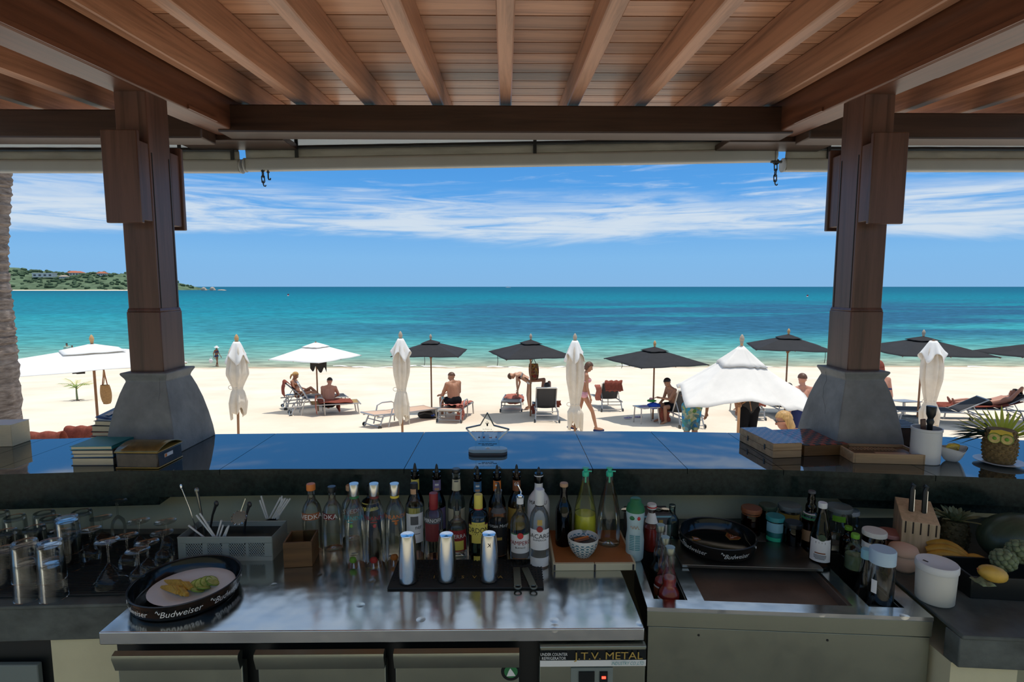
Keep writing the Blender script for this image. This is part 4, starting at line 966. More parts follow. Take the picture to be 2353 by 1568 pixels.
for i, (px, py, tw) in enumerate(((1190, 1350, 0.02), (1226, 1350, 0.20))):
    p = atz(px, py, MATZ)
    t = thing('bottle_opener', ('flat steel bottle opener on the mat below the red medallion rum', 'flat steel bottle opener angled beside the crate board')[i], 'bottle opener', (p.x, p.y, MATZ), tw, 'flat bottle openers on the bar mat')
    r = 0.013; ring = [(r * math.cos(a), r * math.sin(a)) for a in [j * PI / 8 for j in range(16)]]
    hole = [(0.0085 * math.cos(a), 0.0085 * math.sin(a)) for a in [j * PI / 8 for j in range(16)]]
    mb = MB(); vs = [(x, y, z) for z in (0, 0.003) for x, y in ring] + [(x, y, z) for z in (0, 0.003) for x, y in hole]; fs = []
    for k in range(16):
        n = (k + 1) % 16
        fs += [(k, n, 16 + n, 16 + k), (32 + n, 32 + k, 48 + k, 48 + n), (16 + k, 16 + n, 48 + n, 48 + k), (n, k, 32 + k, 32 + n)]
    mb.add(vs, fs); mk('opener_ring', mb, MT['panel_steel'], t, smooth=0)
    mk('blade', MB().box((0, 0.0655, 0.0015), (0.024, 0.108, 0.003)), MT['panel_steel'], t, bevel=0.001)
# ------------------------------------------------------------------ crate board with carafes and bowl
p0, p1 = atz(1272, 1316, WRK), atz(1460, 1308, WRK)
bd = thing('crate_board', 'orange-brown serving board with cream plastic edges', 'board', ((p0.x + p1.x) / 2, 1.89, WRK))
bw = p1.x - p0.x
mk('board_top', MB().box((0, 0.0, 0.022), (bw - 0.012, 0.245, 0.006)), MT['cutting_board'], bd, bevel=0.001)
for sx in (-1, 1):
    mk('front_rail', MB().box((sx * bw / 4, -0.128, 0.0125), (bw / 2 - 0.002, 0.012, 0.025)), MT['cream_plastic'], bd, bevel=0.002)
    mk('side_rail', MB().box((sx * (bw / 2 - 0.004), 0, 0.0125), (0.008, 0.244, 0.025)), MT['cream_plastic'], bd, bevel=0.001)
for x in (-bw / 2 + 0.004, 0, bw / 2 - 0.010): mk('rail_bracket', MB().box((x, -0.1345, 0.0125), (0.006, 0.003, 0.020)), MT['dark_metal'], bd)
BZ = WRK + 0.0255
bottle(1296, 1110, 1.90, 'small dark green bottle with a gold crown cap on the board', 'beer', 0.030, 'dark_green_glass', cap=(0.50, 0.945, 'wine_cork'), liquid=(0.55, 'ink_black'), zb=BZ)
for px, liq, lab in ((1346, (0.40, 'juice_yellow'), 'glass carafe half full of lime juice with a mint-green spout'), (1401, None, 'empty glass carafe with a mint-green pourer spout')):
    b = bottle(px, 1074, 1.905, lab, 'carafe', 0.041, 'clear_glass', liquid=liq, zb=BZ, cap=(0.30, 0.885, 'mint_plastic', 0.945))
    H = atY(px, 1074, 1.905).z - BZ
    mk('spout', MB().lathe([(0.011, H * 0.945), (0.007, H * 0.955), (0.0075, H * 0.975), (0.012, H * 0.985), (0.012, H * 0.995), (1e-4, H)], 12).box((0.012, 0, H * 0.95), (0.02, 0.004, 0.004)), MT['mint_plastic'], b)
    mk('spout_tube', MB().tube([(0, 0, H * 0.89), (0, 0, H * 0.80)], 0.003, 6), MT['mint_plastic'], b)
def lattice_bowl():
    m, t, out = new_mat('lattice_print')
    b = pbsdf(t, out, (0.6, 0.6, 0.55), 0.3)
    c = t.nodes.new('ShaderNodeTexCoord'); sp = t.nodes.new('ShaderNodeSeparateXYZ'); t.links.new(c.outputs['Object'], sp.inputs[0])
    an = t.nodes.new('ShaderNodeMath'); an.operation = 'ARCTAN2'; t.links.new(sp.outputs['Y'], an.inputs[0]); t.links.new(sp.outputs['X'], an.inputs[1])
    def mn(op, a, b_):
        n = t.nodes.new('ShaderNodeMath'); n.operation = op
        for i, v in enumerate((a, b_)):
            if isinstance(v, (int, float)): n.inputs[i].default_value = v
            elif v is not None: t.links.new(v, n.inputs[i])
        return n.outputs[0]
    u = mn('MULTIPLY', an.outputs[0], 9.0); w = mn('MULTIPLY', sp.outputs['Z'], 290.0)
    d = mn('MULTIPLY', mn('ADD', mn('COSINE', u, None), mn('COSINE', w, None)), 0.5)
    ad = mn('ABSOLUTE', d, None)
    line = mn('LESS_THAN', ad, 0.16); dot = mn('GREATER_THAN', ad, 0.80)
    mx = mn('MAXIMUM', line, dot)
    lim = mn('MULTIPLY', mx, mn('LESS_THAN', sp.outputs['Z'], 0.056))
    r = ramp_of(t, lim, [(0.45, (0.60, 0.60, 0.54)), (0.55, (0.05, 0.16, 0.20))]); t.links.new(r, b.inputs['Base Color'])
lattice_bowl()
p = atz(1341, 1282, BZ)
t = thing('patterned_bowl', 'white bowl with a blue lattice print holding spice water', 'bowl', (p.x, p.y + 0.02, BZ))
mk('bowl_shell', MB().lathe([(1e-4, 0.0), (0.026, 0.0), (0.028, 0.004), (0.040, 0.018), (0.050, 0.040), (0.054, 0.066), (0.0535, 0.068), (0.051, 0.066), (0.047, 0.042), (0.036, 0.020), (1e-4, 0.008)], 30, cap=False), MT['lattice_print'], t, smooth=50)
mk('dark_liquid', MB().lathe([(1e-4, 0.046), (0.0475, 0.046), (1e-4, 0.0465)], 24, cap=False), MT['ink_grey'], t)
for a, q in ((0.3, 0.0), (0.35, 0.012)): mk('cinnamon_stick', MB().tube([(-0.03, -0.005 + q, 0.050), (0.022, 0.008 + q, 0.056)], 0.0045, 7), MT['orange' if q else 'brown_label'], t)
mk('star_anise', MB().ball((-0.028, 0.006, 0.049), (0.008, 0.008, 0.004), 6), MT['hair_dark'], t)
# ------------------------------------------------------------------ trays
def tray(x, y, z, R, label, rz, plate_in, words_at, name='round_tray', rot=None):
    t = thing(name, label, 'tray', (x, y, z), rz)
    if rot: t.rotation_euler = rot
    mk('tray_shell', MB().lathe([(1e-4, 0.0), (R - 0.006, 0.0), (R - 0.001, 0.004), (R + 0.006, 0.044), (R + 0.008, 0.048), (R + 0.006, 0.050), (R + 0.002, 0.048), (R - 0.006, 0.008), (R - 0.010, 0.005), (1e-4, 0.005)], 48, cap=False), MT['black_gloss'], t, smooth=50)
    mk('rim_bead', MB().tube([((R + 0.006) * math.cos(a), (R + 0.006) * math.sin(a), 0.0495) for a in [k * PI / 24 for k in range(48)]], 0.0022, 6, closed=True), MT['dark_metal'], t)
    for ang in words_at:
        v, f = txt('Budweiser'); mb = MB(); out = []
        for q in v:
            sz = 0.19 * R; xx = (q.x + 0.35 * q.y) * sz * 0.92; z_ = 0.016 + q.y * sz; r = R + 0.0002 + (z_ - 0.004) / 0.040 * 0.007 + 0.0016
            a = math.radians(ang) + xx / r; out.append((r * math.cos(a), r * math.sin(a), z_))
        mb.add(out, f); mk('lettering', mb, MT['silver_print'], t, smooth=0)
        fl = MB().tube([((R + 0.0055) * math.cos(math.radians(ang) - 0.42 + 0.012 * k), (R + 0.0055) * math.sin(math.radians(ang) - 0.42 + 0.012 * k), 0.032 + 0.005 * math.sin(k * 0.9)) for k in range(8)], 0.0011, 5)
        mk('flourish', fl, MT['silver_print'], t)
    return t
c = atz(424, 1372, WRK)
TRX, TRY = c.x, c.y + 0.015
TR = tray(TRX, TRY, WRK + 0.0005, 0.148, 'round black beer tray with a fruit plate, lettered rim', 0, True, (-66, -121, -12, 42, 96, 150, 204))
pl = thing('fruit_plate', 'white oval plate of pineapple and lime slices in the beer tray', 'plate', (TRX + 0.014, TRY + 0.004, WRK + 0.006))
mk('plate_dish', MB().lathe([(1e-4, 0.002), (0.062, 0.002), (0.078, 0.006), (0.125, 0.017), (0.127, 0.019), (0.124, 0.0205), (0.080, 0.010), (0.066, 0.006), (1e-4, 0.005)], 40, cap=False, sx=0.98, sy=0.88), MT['white_gloss'], pl, smooth=60)
rp = random.Random(5)
pm = mat('pineapple_flesh', (0.62, 0.37, 0.05), 0.4, var=0.3, vs=60, bmp=0.5, bs=120)
lm = mat('lime_flesh', (0.46, 0.52, 0.14), 0.3, var=0.3, vs=80)
for k in range(11):
    a = -0.35 + 0.1 * rp.random()
    w = 0.032 + 0.006 * rp.random()
    wedge = MB().prism([(-w, 0), (w, 0), (w * 0.9, 0.009), (0, 0.017), (-w * 0.9, 0.009)], -0.006, 0.006, Matrix.Rotation(PI / 2 - 0.5, 4, 'X'))
    o = tag(mk('pineapple_slice', wedge, pm, loc=(TRX - 0.062 + 0.011 * (k % 6) + (0.012 if k > 5 else 0), TRY + 0.024 - 0.004 * (k % 6) - (0.034 if k > 5 else 0), WRK + 0.0165 + 0.002 * (k % 3)), rot=(0.1, 0, -0.6 + 0.2 * rp.random())), 'yellow pineapple slice on the oval plate in the beer tray', 'pineapple slice', 'pineapple slices on the oval plate')
for k, (dx, dy, tz) in enumerate(((0.022, 0.012, 0.6), (0.034, 0.020, 0.8), (0.045, 0.030, 0.9), (0.056, 0.040, 0.6), (0.066, 0.030, 0.3), (0.040, -0.012, 0.15), (0.052, 0.000, 0.2))):
    t = thing('lime_slice', 'pale green lime slice on the oval plate in the beer tray', 'lime slice', (TRX + dx, TRY + dy, WRK + 0.020 + 0.004 * tz), 0, 'lime slices on the oval plate', rot=(0.25 + 0.4 * tz, 0.2, 0.4 * k))
    mk('flesh', MB().lathe([(1e-4, -0.0015), (0.0175, -0.0015), (0.0175, 0.0015), (1e-4, 0.0015)], 16), lm, t); mk('rind', MB().lathe([(0.0175, -0.0018), (0.0195, -0.0018), (0.0195, 0.0018), (0.0175, 0.0018), (0.0175, -0.0018)], 16, cap=False), MT['leaf_green'], t)
c = atz(1648, 1256, LIDZ)
TB = tray(c.x, c.y + 0.005, LIDZ + 0.0005, 0.128, 'round black beer tray printed with red bow ties on the ice bin lid', 0.05, False, (-84, -150, -18, 48, 114, 180))
def bowtie(x, y, rz, s=1.0):
    M = Matrix.Translation((x, y, 0.0056)) @ Matrix.Rotation(rz, 4, 'Z')
    pts = [(-0.030, -0.020), (0.0, -0.014), (0.030, -0.022), (0.026, 0.008), (0.0, 0.034), (-0.026, 0.010)]
    b = mk('bow_tie_print', MB().prism([(a * s, b_ * s) for a, b_ in pts], 0, 0.0008, M), MT['gold'], TB)
    mk('red_field', MB().prism([(a * s * 0.88, b_ * s * 0.86 + 0.0006) for a, b_ in pts], 0.0008, 0.0014, M), MT['brown_label'], b)
    mk('white_strokes', MB().tube([(-0.012 * s, -0.012 * s, 0.0016), (0.004 * s, 0.020 * s, 0.0016)], 0.0008, 4, M).tube([(0.004 * s, -0.010 * s, 0.0016), (-0.006 * s, 0.016 * s, 0.0016)], 0.0008, 4, M).tube([(-0.002 * s, 0.018 * s, 0.0016), (0.014 * s, -0.010 * s, 0.0016)], 0.0008, 4, M), MT['silver_print'], b)
bowtie(-0.005, -0.072, 0.05); bowtie(0.085, 0.052, 2.4, 0.95); bowtie(-0.062, 0.045, -1.9, 0.6)
# ------------------------------------------------------------------ straw basket and box
p0, p1 = atz(415, 1290, WRK), atz(628, 1292, WRK)
yb_ = 1.845
xa, xb = atY(412, 1262, yb_).x, atY(627, 1262, yb_).x
zt = atY(520, 1234, yb_).z
bk = thing('utensil_basket', 'grey perforated basket of straws and bar tools', 'basket', ((xa + xb) / 2, yb_ + 0.06, WRK))
w = xb - xa; h = zt - WRK; dd = 0.13
fr_ = MB()
# front wall pierced with rows of small holes in four fields, built as a lattice of bars
fields = [(-0.42, -0.24), (-0.19, -0.03), (0.04, 0.22), (0.25, 0.42)]
fr_.box((0, -dd / 2, h * 0.09), (w, 0.004, h * 0.18)).box((0, -dd / 2, h * 0.88), (w, 0.004, h * 0.24))
prev = -0.5
for a, b_ in fields + [(0.5, 0.5)]:
    fr_.box(((prev + a) / 2 * w, -dd / 2, h * 0.47), ((a - prev) * w, 0.004, h * 0.60)); prev = b_
mk('front_wall', fr_, MT['basket_grey'], bk, smooth=0)
lat = MB()
for a, b_ in fields:
    n = 7
    for k in range(-4, n + 4):
        for sgn in (1, -1):
            xs_ = a * w + (b_ - a) * w * k / n; z0, z1 = h * 0.17, h * 0.77
            dx = sgn * (z1 - z0) * 0.75
            q0, q1 = (xs_, z0), (xs_ + dx, z1)
            # clip to the field
            t0, t1 = 0.0, 1.0
            if abs(dx) > 0:
                ta, tb = (a * w - xs_) / dx, (b_ * w - xs_) / dx
                t0, t1 = max(t0, min(ta, tb)), min(t1, max(ta, tb))
            if t1 - t0 < 0.05: continue
            lat.tube([(xs_ + dx * t0, -dd / 2, z0 + (z1 - z0) * t0), (xs_ + dx * t1, -dd / 2, z0 + (z1 - z0) * t1)], 0.0016, 4)
lt = mk('front_lattice', lat, MT['basket_grey'], bk, smooth=0)
mk('basket_walls', MB().box((0, dd / 2, h / 2), (w, 0.003, h)).box((-w / 2, 0, h / 2), (0.003, dd, h)).box((w / 2, 0, h / 2), (0.003, dd, h)).box((0, 0, 0.002), (w, dd, 0.003)), MT['basket_grey'], bk, smooth=0)
mk('rolled_rim', MB().tube([(-w / 2, -dd / 2, h), (w / 2, -dd / 2, h), (w / 2, dd / 2, h), (-w / 2, dd / 2, h)], 0.003, 6, closed=True), MT['basket_grey'], bk)
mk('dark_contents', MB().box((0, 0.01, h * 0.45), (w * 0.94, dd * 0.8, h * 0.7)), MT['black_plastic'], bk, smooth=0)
straw_m = mesh_of('drinking_straw', MB().lathe([(0.0032, 0), (0.0032, 1.0)], 7, cap=False), MT['white_plastic'])
def straw(pa, pb, Yd, label):
    a, b_ = atY(pa[0], pa[1], Yd), atY(pb[0], pb[1], Yd)
    o = bpy.data.objects.new('drinking_straw', straw_m); COL.objects.link(o)
    o.location = a; o.rotation_euler = (b_ - a).to_track_quat('Z', 'Y').to_euler(); o.scale = (1, 1, (b_ - a).length)
    tag(o, label, 'straw', 'white straws in the grey basket')
for pa, pb, lab in (((470, 1236), (433, 1208), 'single white straw slanting away from the others in the basket'), ((494, 1238), (451, 1184), 'white straw leaning in the basket beside the strainer'), ((498, 1240), (459, 1180), 'white straw leaning in the basket beside the strainer'),
                (((497), 1238), (509, 1196), 'white straw in the loose upright bunch in the basket'), ((503, 1238), (513, 1207), 'white straw in the loose upright bunch in the basket'), ((511, 1238), (523, 1212), 'white straw in the loose upright bunch in the basket'), ((516, 1238), (526, 1208), 'white straw in the loose upright bunch in the basket')):
    straw(pa, pb, 1.86, lab)
for k, (pa, pb) in enumerate((((612, 1192), (597, 1150)), ((616, 1192), (600, 1140)), ((620, 1190), (645, 1143)), ((626, 1192), (651, 1146)), ((630, 1192), (656, 1145)), ((634, 1190), (661, 1147)), ((636, 1194), (667, 1146)), ((640, 1192), (648, 1140)))):
    straw(pa, pb, 2.0, 'white straw in the tall fan standing in the black straw cup')
cp = atY(622, 1200, 2.0)
sc = thing('straw_cup', 'black cup of straws standing behind the grey basket', 'cup', (cp.x, 2.0, WRK + 0.0025))
mk('cup_wall', MB().lathe([(0.020, 0), (0.026, cp.z - WRK), (0.023, cp.z - WRK), (0.018, 0.004), (1e-4, 0.004)], 16, cap=False), MT['black_plastic'], sc)
mk('cup_foot', MB().lathe([(1e-4, -0.002), (0.021, -0.002), (0.021, 0.0), (1e-4, 0.0)], 16), MT['black_plastic'], sc)
hw = atY(549, 1190, 1.875)
hs = thing('hawthorne_strainer', 'steel hawthorne strainer leaning out of the grey basket', 'strainer', hw, rot=(0.9, 0, 0.15))
mk('perforated_disc', MB().lathe([(0.008, 0), (0.022, 0), (0.022, 0.0015), (0.008, 0.0015)], 24), MT['panel_steel'], hs)
mk('coil_spring', MB().tube([((0.024 + 0.0026 * math.cos(k * 2.1)) * math.cos(k * PI / 48), (0.024 + 0.0026 * math.cos(k * 2.1)) * math.sin(k * PI / 48), 0.0026 * math.sin(k * 2.1)) for k in range(96)], 0.0009, 4), MT['chrome'], hs)
mk('strainer_handle', MB().tube([(0.004, 0.022, 0), (0.012, 0.045, 0.01), (0.018, 0.062, 0.018)], 0.003, 6), MT['chrome'], hs)
for k, (px, py, lx, ly, Yd, m, lab) in enumerate(((470, 1215, 452, 1128, 1.90, 'dark_steel', 'dark tool handle with a round end sticking out of the basket'), (480, 1210, 497, 1158, 1.93, 'dark_metal', 'short dark steel tool standing in the basket'), (455, 1215, 416, 1120, 1.94, 'chrome', 'long twisted bar spoon leaning out of the basket'), (560, 1205, 573, 1160, 1.92, 'dark_metal', 'tongs with a shiny tip standing in the basket'))):
    a, b_ = atY(px, py, Yd), atY(lx, ly, Yd)
    t = thing('bar_tool', lab, 'bar tool', a, 0, 'bar tools in the grey basket')
    d = b_ - a
    mk('tool_shaft', MB().tube([(0, 0, -0.03), tuple(d * 0.5), tuple(d)], [0.004, 0.004, 0.006] if k != 2 else [0.002, 0.002, 0.002], 8), MT[m], t)
    mk('tool_end', MB().ball(tuple(d), (0.009, 0.006, 0.012) if k != 2 else (0.005, 0.003, 0.012), 10), MT[m], t)
p = atz(684, 1302, WRK)
wb = thing('wooden_box', 'small open brown wooden box beside the basket', 'box', (p.x, p.y + 0.04, WRK + 0.0005), 0.10)
hh = atY(684, 1245, p.y).z - WRK
for nm, cc, ss in (('front_panel', (0, -0.045, hh / 2), (0.095, 0.006, hh)), ('back_panel', (0, 0.045, hh / 2), (0.095, 0.006, hh)), ('side_panel', (-0.0445, 0, hh / 2), (0.006, 0.084, hh)), ('side_panel', (0.0445, 0, hh / 2), (0.006, 0.084, hh)), ('bottom_panel', (0, 0, 0.003), (0.083, 0.084, 0.005))):
    mk(nm, MB().box(cc, ss), MT['brown_box_wood'], wb, bevel=0.001)
# ------------------------------------------------------------------ upturned glasses on their mat
gm = thing('glass_mat', 'large black rubber mat under the upturned glasses', 'mat', (-1.66, 1.83, WRK))
mk('rubber_sheet', MB().prism([(-0.95, -0.255), (0.505, -0.205), (0.505, 0.20), (-0.95, 0.20)], 0.0005, 0.008), MT['black_rubber'], gm, bevel=0.002)
rib = MB()
for k in range(40): rib.box((-0.22, -0.20 + 0.0102 * k, 0.0095), (1.4, 0.003, 0.002))
rb_ = mk('rubber_ribs', rib, MT['black_rubber'], gm, smooth=0); rb_['kind'] = 'stuff'
GZ = WRK + 0.0108
def tumbler_mesh(H, R):
    return mesh_of('glass_wall', MB().lathe([(R, 0), (R * 1.01, 0.002), (R * 0.92, H * 0.9), (R * 0.90, H - 0.003), (R * 0.85, H), (1e-4, H - 0.001), (1e-4, H - 0.012), (R * 0.80, H - 0.012), (R * 0.84, H - 0.018), (R * 0.95, 0.001), (R, 0)], 24, cap=False), MT['tumbler_glass'], 50)
tm = tumbler_mesh(0.118, 0.037); tmt = tumbler_mesh(0.150, 0.036)
foot = mesh_of('glass_foot', MB().lathe([(0.020, 0.1172), (0.030, 0.1178), (0.031, 0.119), (0.027, 0.1195), (0.022, 0.1175)], 24, cap=False), MT['tumbler_glass'], 50)
def tumbler(x, y, z, label, rz, group='upturned tumblers on the rubber mat'):
    t = thing('tumbler_glass', label, 'glass', (x, y, z), rz, group)
    o = bpy.data.objects.new('glass_wall', tm); COL.objects.link(o); o.parent = t
    o = bpy.data.objects.new('glass_foot', foot); COL.objects.link(o); o.parent = t
def topspot(px, py, H):
    p = atz(px, py, GZ + H); return p.x, p.y
stacked = [(55, 1246), (113, 1246)]
for k, (px, py) in enumerate(stacked):
    x, y_ = topspot(px, py, 0.118 + 0.060)
    wh = 'nearer the martini glass' if k else 'farther from the martini glass'
    tumbler(x, y_, GZ, 'lower tumbler of the front nested pair ' + wh, 0, 'nested tumblers at the mat edge')
    tumbler(x, y_, GZ + 0.060, 'upper tumbler of the front nested pair ' + wh, 0, 'nested tumblers at the mat edge')
x, y_ = topspot(153, 1190, 0.178); tumbler(x, y_, GZ, 'lower tumbler of the tall nested pair amid the glasses', 0); tumbler(x, y_, GZ + 0.060, 'upper tumbler of the tall nested pair amid the glasses', 0)
placed = []
for px, py, Ht in ((4, 1262, 0.118), (12, 1222, 0.118), (33, 1188, 0.118), (70, 1213, 0.118), (95, 1210, 0.118), (82, 1184, 0.118), (118, 1188, 0.118), (187, 1176, 0.118), (40, 1215, 0.118), (20, 1203, 0.118), (-12, 1240, 0.118), (136, 1222, 0.118)):
    x, y_ = topspot(px, py, Ht)
    if any((x - a) ** 2 + (y_ - b_) ** 2 < 0.0762 ** 2 for a, b_ in placed): 
        ok = False
        for k in range(60):
            a = k * 0.7; r = 0.012 + 0.002 * k; nx, ny = x + r * math.cos(a) - 0.004 * k * 0.3, y_ + r * math.sin(a)
            if ny < 1.98 and ny > 1.62 and all((nx - q[0]) ** 2 + (ny - q[1]) ** 2 >= 0.0762 ** 2 for q in placed): x, y_, ok = nx, ny, True; break
        if not ok: continue
    placed.append((x, y_)); tumbler(x, y_, GZ, 'clear tumbler standing upside down in the crowded glass rows', 0)
def wine_meshes(kind):
    if kind == 'bowl': prof = [(0.030, 0), (0.034, 0.015), (0.038, 0.035), (0.036, 0.058), (0.026, 0.076), (0.010, 0.086), (0.0035, 0.092)]; top = 0.165; sc = 0.72
    elif kind == 'cone': prof = [(0.050, 0), (0.0505, 0.002), (0.030, 0.035), (0.010, 0.064), (0.0035, 0.072)]; top = 0.150; sc = 0.95
    else: prof = [(0.026, 0), (0.030, 0.02), (0.031, 0.05), (0.026, 0.085), (0.012, 0.105), (0.0035, 0.112)]; top = 0.185; sc = 0.74
    prof = [(r * (sc * 1.0 + 0.08), z * sc) for r, z in prof]; prof[-1] = (0.0035, prof[-1][1]); top *= sc
    a = mesh_of('glass_bowl', MB().lathe([(r * 0.965, z) for r, z in prof[:1]] + prof, 24, cap=False), MT['tumbler_glass'], 60)
    b = mesh_of('stem', MB().lathe([(0.0035, prof[-1][1]), (0.003, (prof[-1][1] + top) / 2), (0.004, top - 0.006)], 8, cap=False), MT['tumbler_glass'], 60)
    c_ = mesh_of('foot_disc', MB().lathe([(0.004, top - 0.006), (0.020, top - 0.003), (0.034, top - 0.001), (0.0345, top), (0.032, top + 0.0006), (1e-4, top - 0.0005)], 26, cap=False), MT['tumbler_glass'], 60)
    return (a, b, c_), top
WM = {k: wine_meshes(k) for k in ('bowl', 'cone', 'tall')}
def wineglass(px, py, kind, label):
    ms, top = WM[kind]; x, y_ = topspot(px, py, top)
    t = thing('stemmed_glass', label, 'glass', (x, y_, GZ), 0, 'upturned stemmed glasses beside the tumblers')
    for m in ms:
        o = bpy.data.objects.new(m.name, m); COL.objects.link(o); o.parent = t
for px, py, kd, lab in ((246, 1244, 'cone', 'upside-down martini glass with a wide cone bowl at the mat front'), (316, 1265, 'bowl', 'upside-down wine glass nearest the beer tray'), (290, 1232, 'bowl', 'upside-down wine glass standing among the stemmed glasses'),
                        (338, 1247, 'bowl', 'upside-down wine glass in the row behind the beer tray'), (318, 1198, 'tall', 'upside-down tall wine glass before the cream wall'), (380, 1199, 'tall', 'upside-down tall wine glass next to the straw basket'),
                        (232, 1190, 'bowl', 'upside-down wine glass by the tall tumblers'), (268, 1153, 'tall', 'tallest upside-down glass, its foot seen against the dark ledge'), (206, 1217, 'bowl', 'upside-down stemmed glass hidden behind the nested tumblers'), (372, 1225, 'bowl', 'upside-down wine glass touching the grey basket')):
    wineglass(px, py, kd, lab)
# ------------------------------------------------------------------ bottles and jars by the ice bin
p = atY(1457, 1145, 1.84); zb = WRK + 0.0005
H = p.z - zb
t = thing('carton_bottle', 'white shaped plastic bottle with a dark green cap', 'bottle', (p.x + 0.006, 1.84, zb), facing(p.x, 1.84))
mk('plastic_body', MB().lathe([(1e-4, 0), (0.026, 0), (0.030, 0.006), (0.031, H * 0.12), (0.032, H * 0.32), (0.0275, H * 0.48), (0.029, H * 0.62), (0.032, H * 0.74), (0.032, H * 0.80), (1e-4, H * 0.80)], 24, cap=False), mat('pale_teal_plastic', (0.42, 0.56, 0.56), 0.4), t, smooth=60)
mk('screw_cap', MB().lathe([(0.0325, H * 0.795), (0.032, H * 0.83), (0.027, H * 0.90), (0.020, H * 0.925), (0.019, H * 0.99), (0.016, H), (1e-4, H)], 20, cap=False), MT['green'], t, smooth=50)
mk('fruit_print', MB().ball((0.012, -0.030, H * 0.72), (0.006, 0.003, 0.007), 8), MT['red'], t); mk('leaf_print', MB().ball((-0.010, -0.030, H * 0.72), (0.010, 0.003, 0.008), 8), MT['green'], t)
fp_ = MB()
for k in range(9): fp_.band(0.0322, H * (0.20 + 0.028 * k), H * (0.20 + 0.028 * k) + 0.0022, -88, -58, 6, 0.0006); fp_.band(0.0322, H * (0.20 + 0.028 * k), H * (0.20 + 0.028 * k) + 0.0022, -124, -94, 6, 0.0006)
mk('fine_print', fp_, MT['teal'], t, smooth=0); mk('script_print', MB().tube([(-0.016 + 0.0022 * k, -0.0318, H * 0.57 + 0.006 * math.sin(k * 1.3)) for k in range(15)], 0.0009, 4), MT['wine_cork'], t)
bottle(1498, 1158, 1.90, 'clear bottle with a red and white ringed cap', 'beer', 0.027, 'clear_glass', cap=(0.62, 0.90, 'white_plastic'), liquid=(0.5, 'sauce_red'), labels=((0.62, 0.82, -70, 70, 'white_paper', 'neck_label'), (0.93, 0.955, -180, 180, 'red', 'red_ring')))
# six-pack of small bottles behind
six = [(1440, 1174), (1470, 1172), (1512, 1172), (1530, 1176)]
sp_ = thing('bottle_carrier', 'dark printed six-pack carton holding small bottles', 'carton', (atY(1487, 1215, 2.02).x, 2.02, WRK + 0.0005))
mk('carton', MB().box((0, 0, 0.05), (0.165, 0.085, 0.10)), MT['ink_grey'], sp_, bevel=0.002)
mk('pale_band', MB().box((0, -0.0432, 0.092), (0.160, 0.001, 0.006)), MT['light_blue'], sp_)
mk('gold_crest', MB().box((-0.045, -0.0434, 0.072), (0.016, 0.001, 0.014)).box((0.04, -0.0434, 0.072), (0.016, 0.001, 0.014)), MT['gold'], sp_); mk('grey_panel', MB().box((0.06, -0.0436, 0.035), (0.036, 0.001, 0.05)), MT['silver_print'], sp_)
for k, (px, py) in enumerate(six):
    bottle(px, py, 2.02, 'small clear mixer bottle standing in the six-pack carton', 'beer', 0.021, 'clear_glass', cap=(0.5, 0.95, 'panel_steel'), zb=WRK + 0.1015, group='mixer bottles in the six-pack')
bottle(1545, 1160, 1.99, 'clear bottle standing beside the six-pack carton', 'beer', 0.026, 'bluish_glass', cap=(0.48, 0.95, 'panel_steel'))
# red sauce bottles in the bottle well
wz = WRK - 0.012 - WD + 0.0015
for k, (px, py, v_, gl, lab) in enumerate(((1541, 1257, 0.086, 'clear_glass', 'red juice bottle at the front of the bottle well'), (1532, 1234, 0.158, 'clear_glass', 'juice bottle in the middle of the bottle well'), (1514, 1206, 0.230, 'clear_glass', 'nearly empty bottle at the back of the bottle well'))):
    p = IB @ Vector((((A0 + A1) / 2) + 0.004, v_, 0))
    pp = atY(px, py, p.y); 
    b = bottle(px, py, p.y, lab, 'ridged', 0.0345 if k == 0 else 0.033, gl, liquid=((0.70 if k == 0 else 0.55), 'sauce_red') if k < 2 else None, cap=(0.46, 0.93, 'panel_steel'), zb=wz, labels=((0.22, 0.50, -70, 60, 'brown_label'), (0.50, 0.515, -70, 60, 'white_paper', 'rule'), (0.30, 0.42, -50, 30, 'green', 'leaf_print', 1)) if k < 2 else ())
    b.location.x = p.x
# tall sauce bottles beyond the basin
def lean(o, px, py, Y): pass
bottle(1866, 1128, 1.94, 'brown sauce bottle with a red and tan slanted label', 'ridged', 0.030, 'brown_glass', cap=(0.44, 0.955, 'ink_grey'), liquid=(0.45, 'hair_dark'), labels=((0.10, 0.58, -80, 60, 'brown_label'), (0.10, 0.30, -80, 60, 'wine_cork', 'tan_field', 1), (0.50, 0.58, -80, 60, 'green', 'green_field', 1), (0.585, 0.60, -80, 60, 'white_paper', 'rule')), turn=-20)
b = bottle(1891, 1155, 1.80, 'dark sauce bottle with a white cap and white shield label', 'sauce', 0.034, 'dark_glass', cap=(0.42, 0.915, 'white_plastic'), liquid=(0.45, 'ink_black'), labels=((0.08, 0.44, -62, 62, 'white_paper'),), words=(('=0.034', 0.004, 0.215, 0, 'brown_label'), ('=0.040', 0.002, 0.185, 0, 'ink_grey'), ('=0.040', 0.002, 0.165, 0, 'ink_grey'), ('=0.038', 0.002, 0.145, 0, 'ink_grey'), ('=0.030', 0.002, 0.125, 0, 'ink_grey')), turn=0)
mk('badge_print', MB().lathe([(1e-4, 0), (0.012, 0), (0.012, 0.001), (1e-4, 0.001)], 14, Matrix.Translation((0.004, -0.0352, 0.105)) @ Matrix.Rotation(PI / 2, 4, 'X')), MT['leaf_dark'], b)
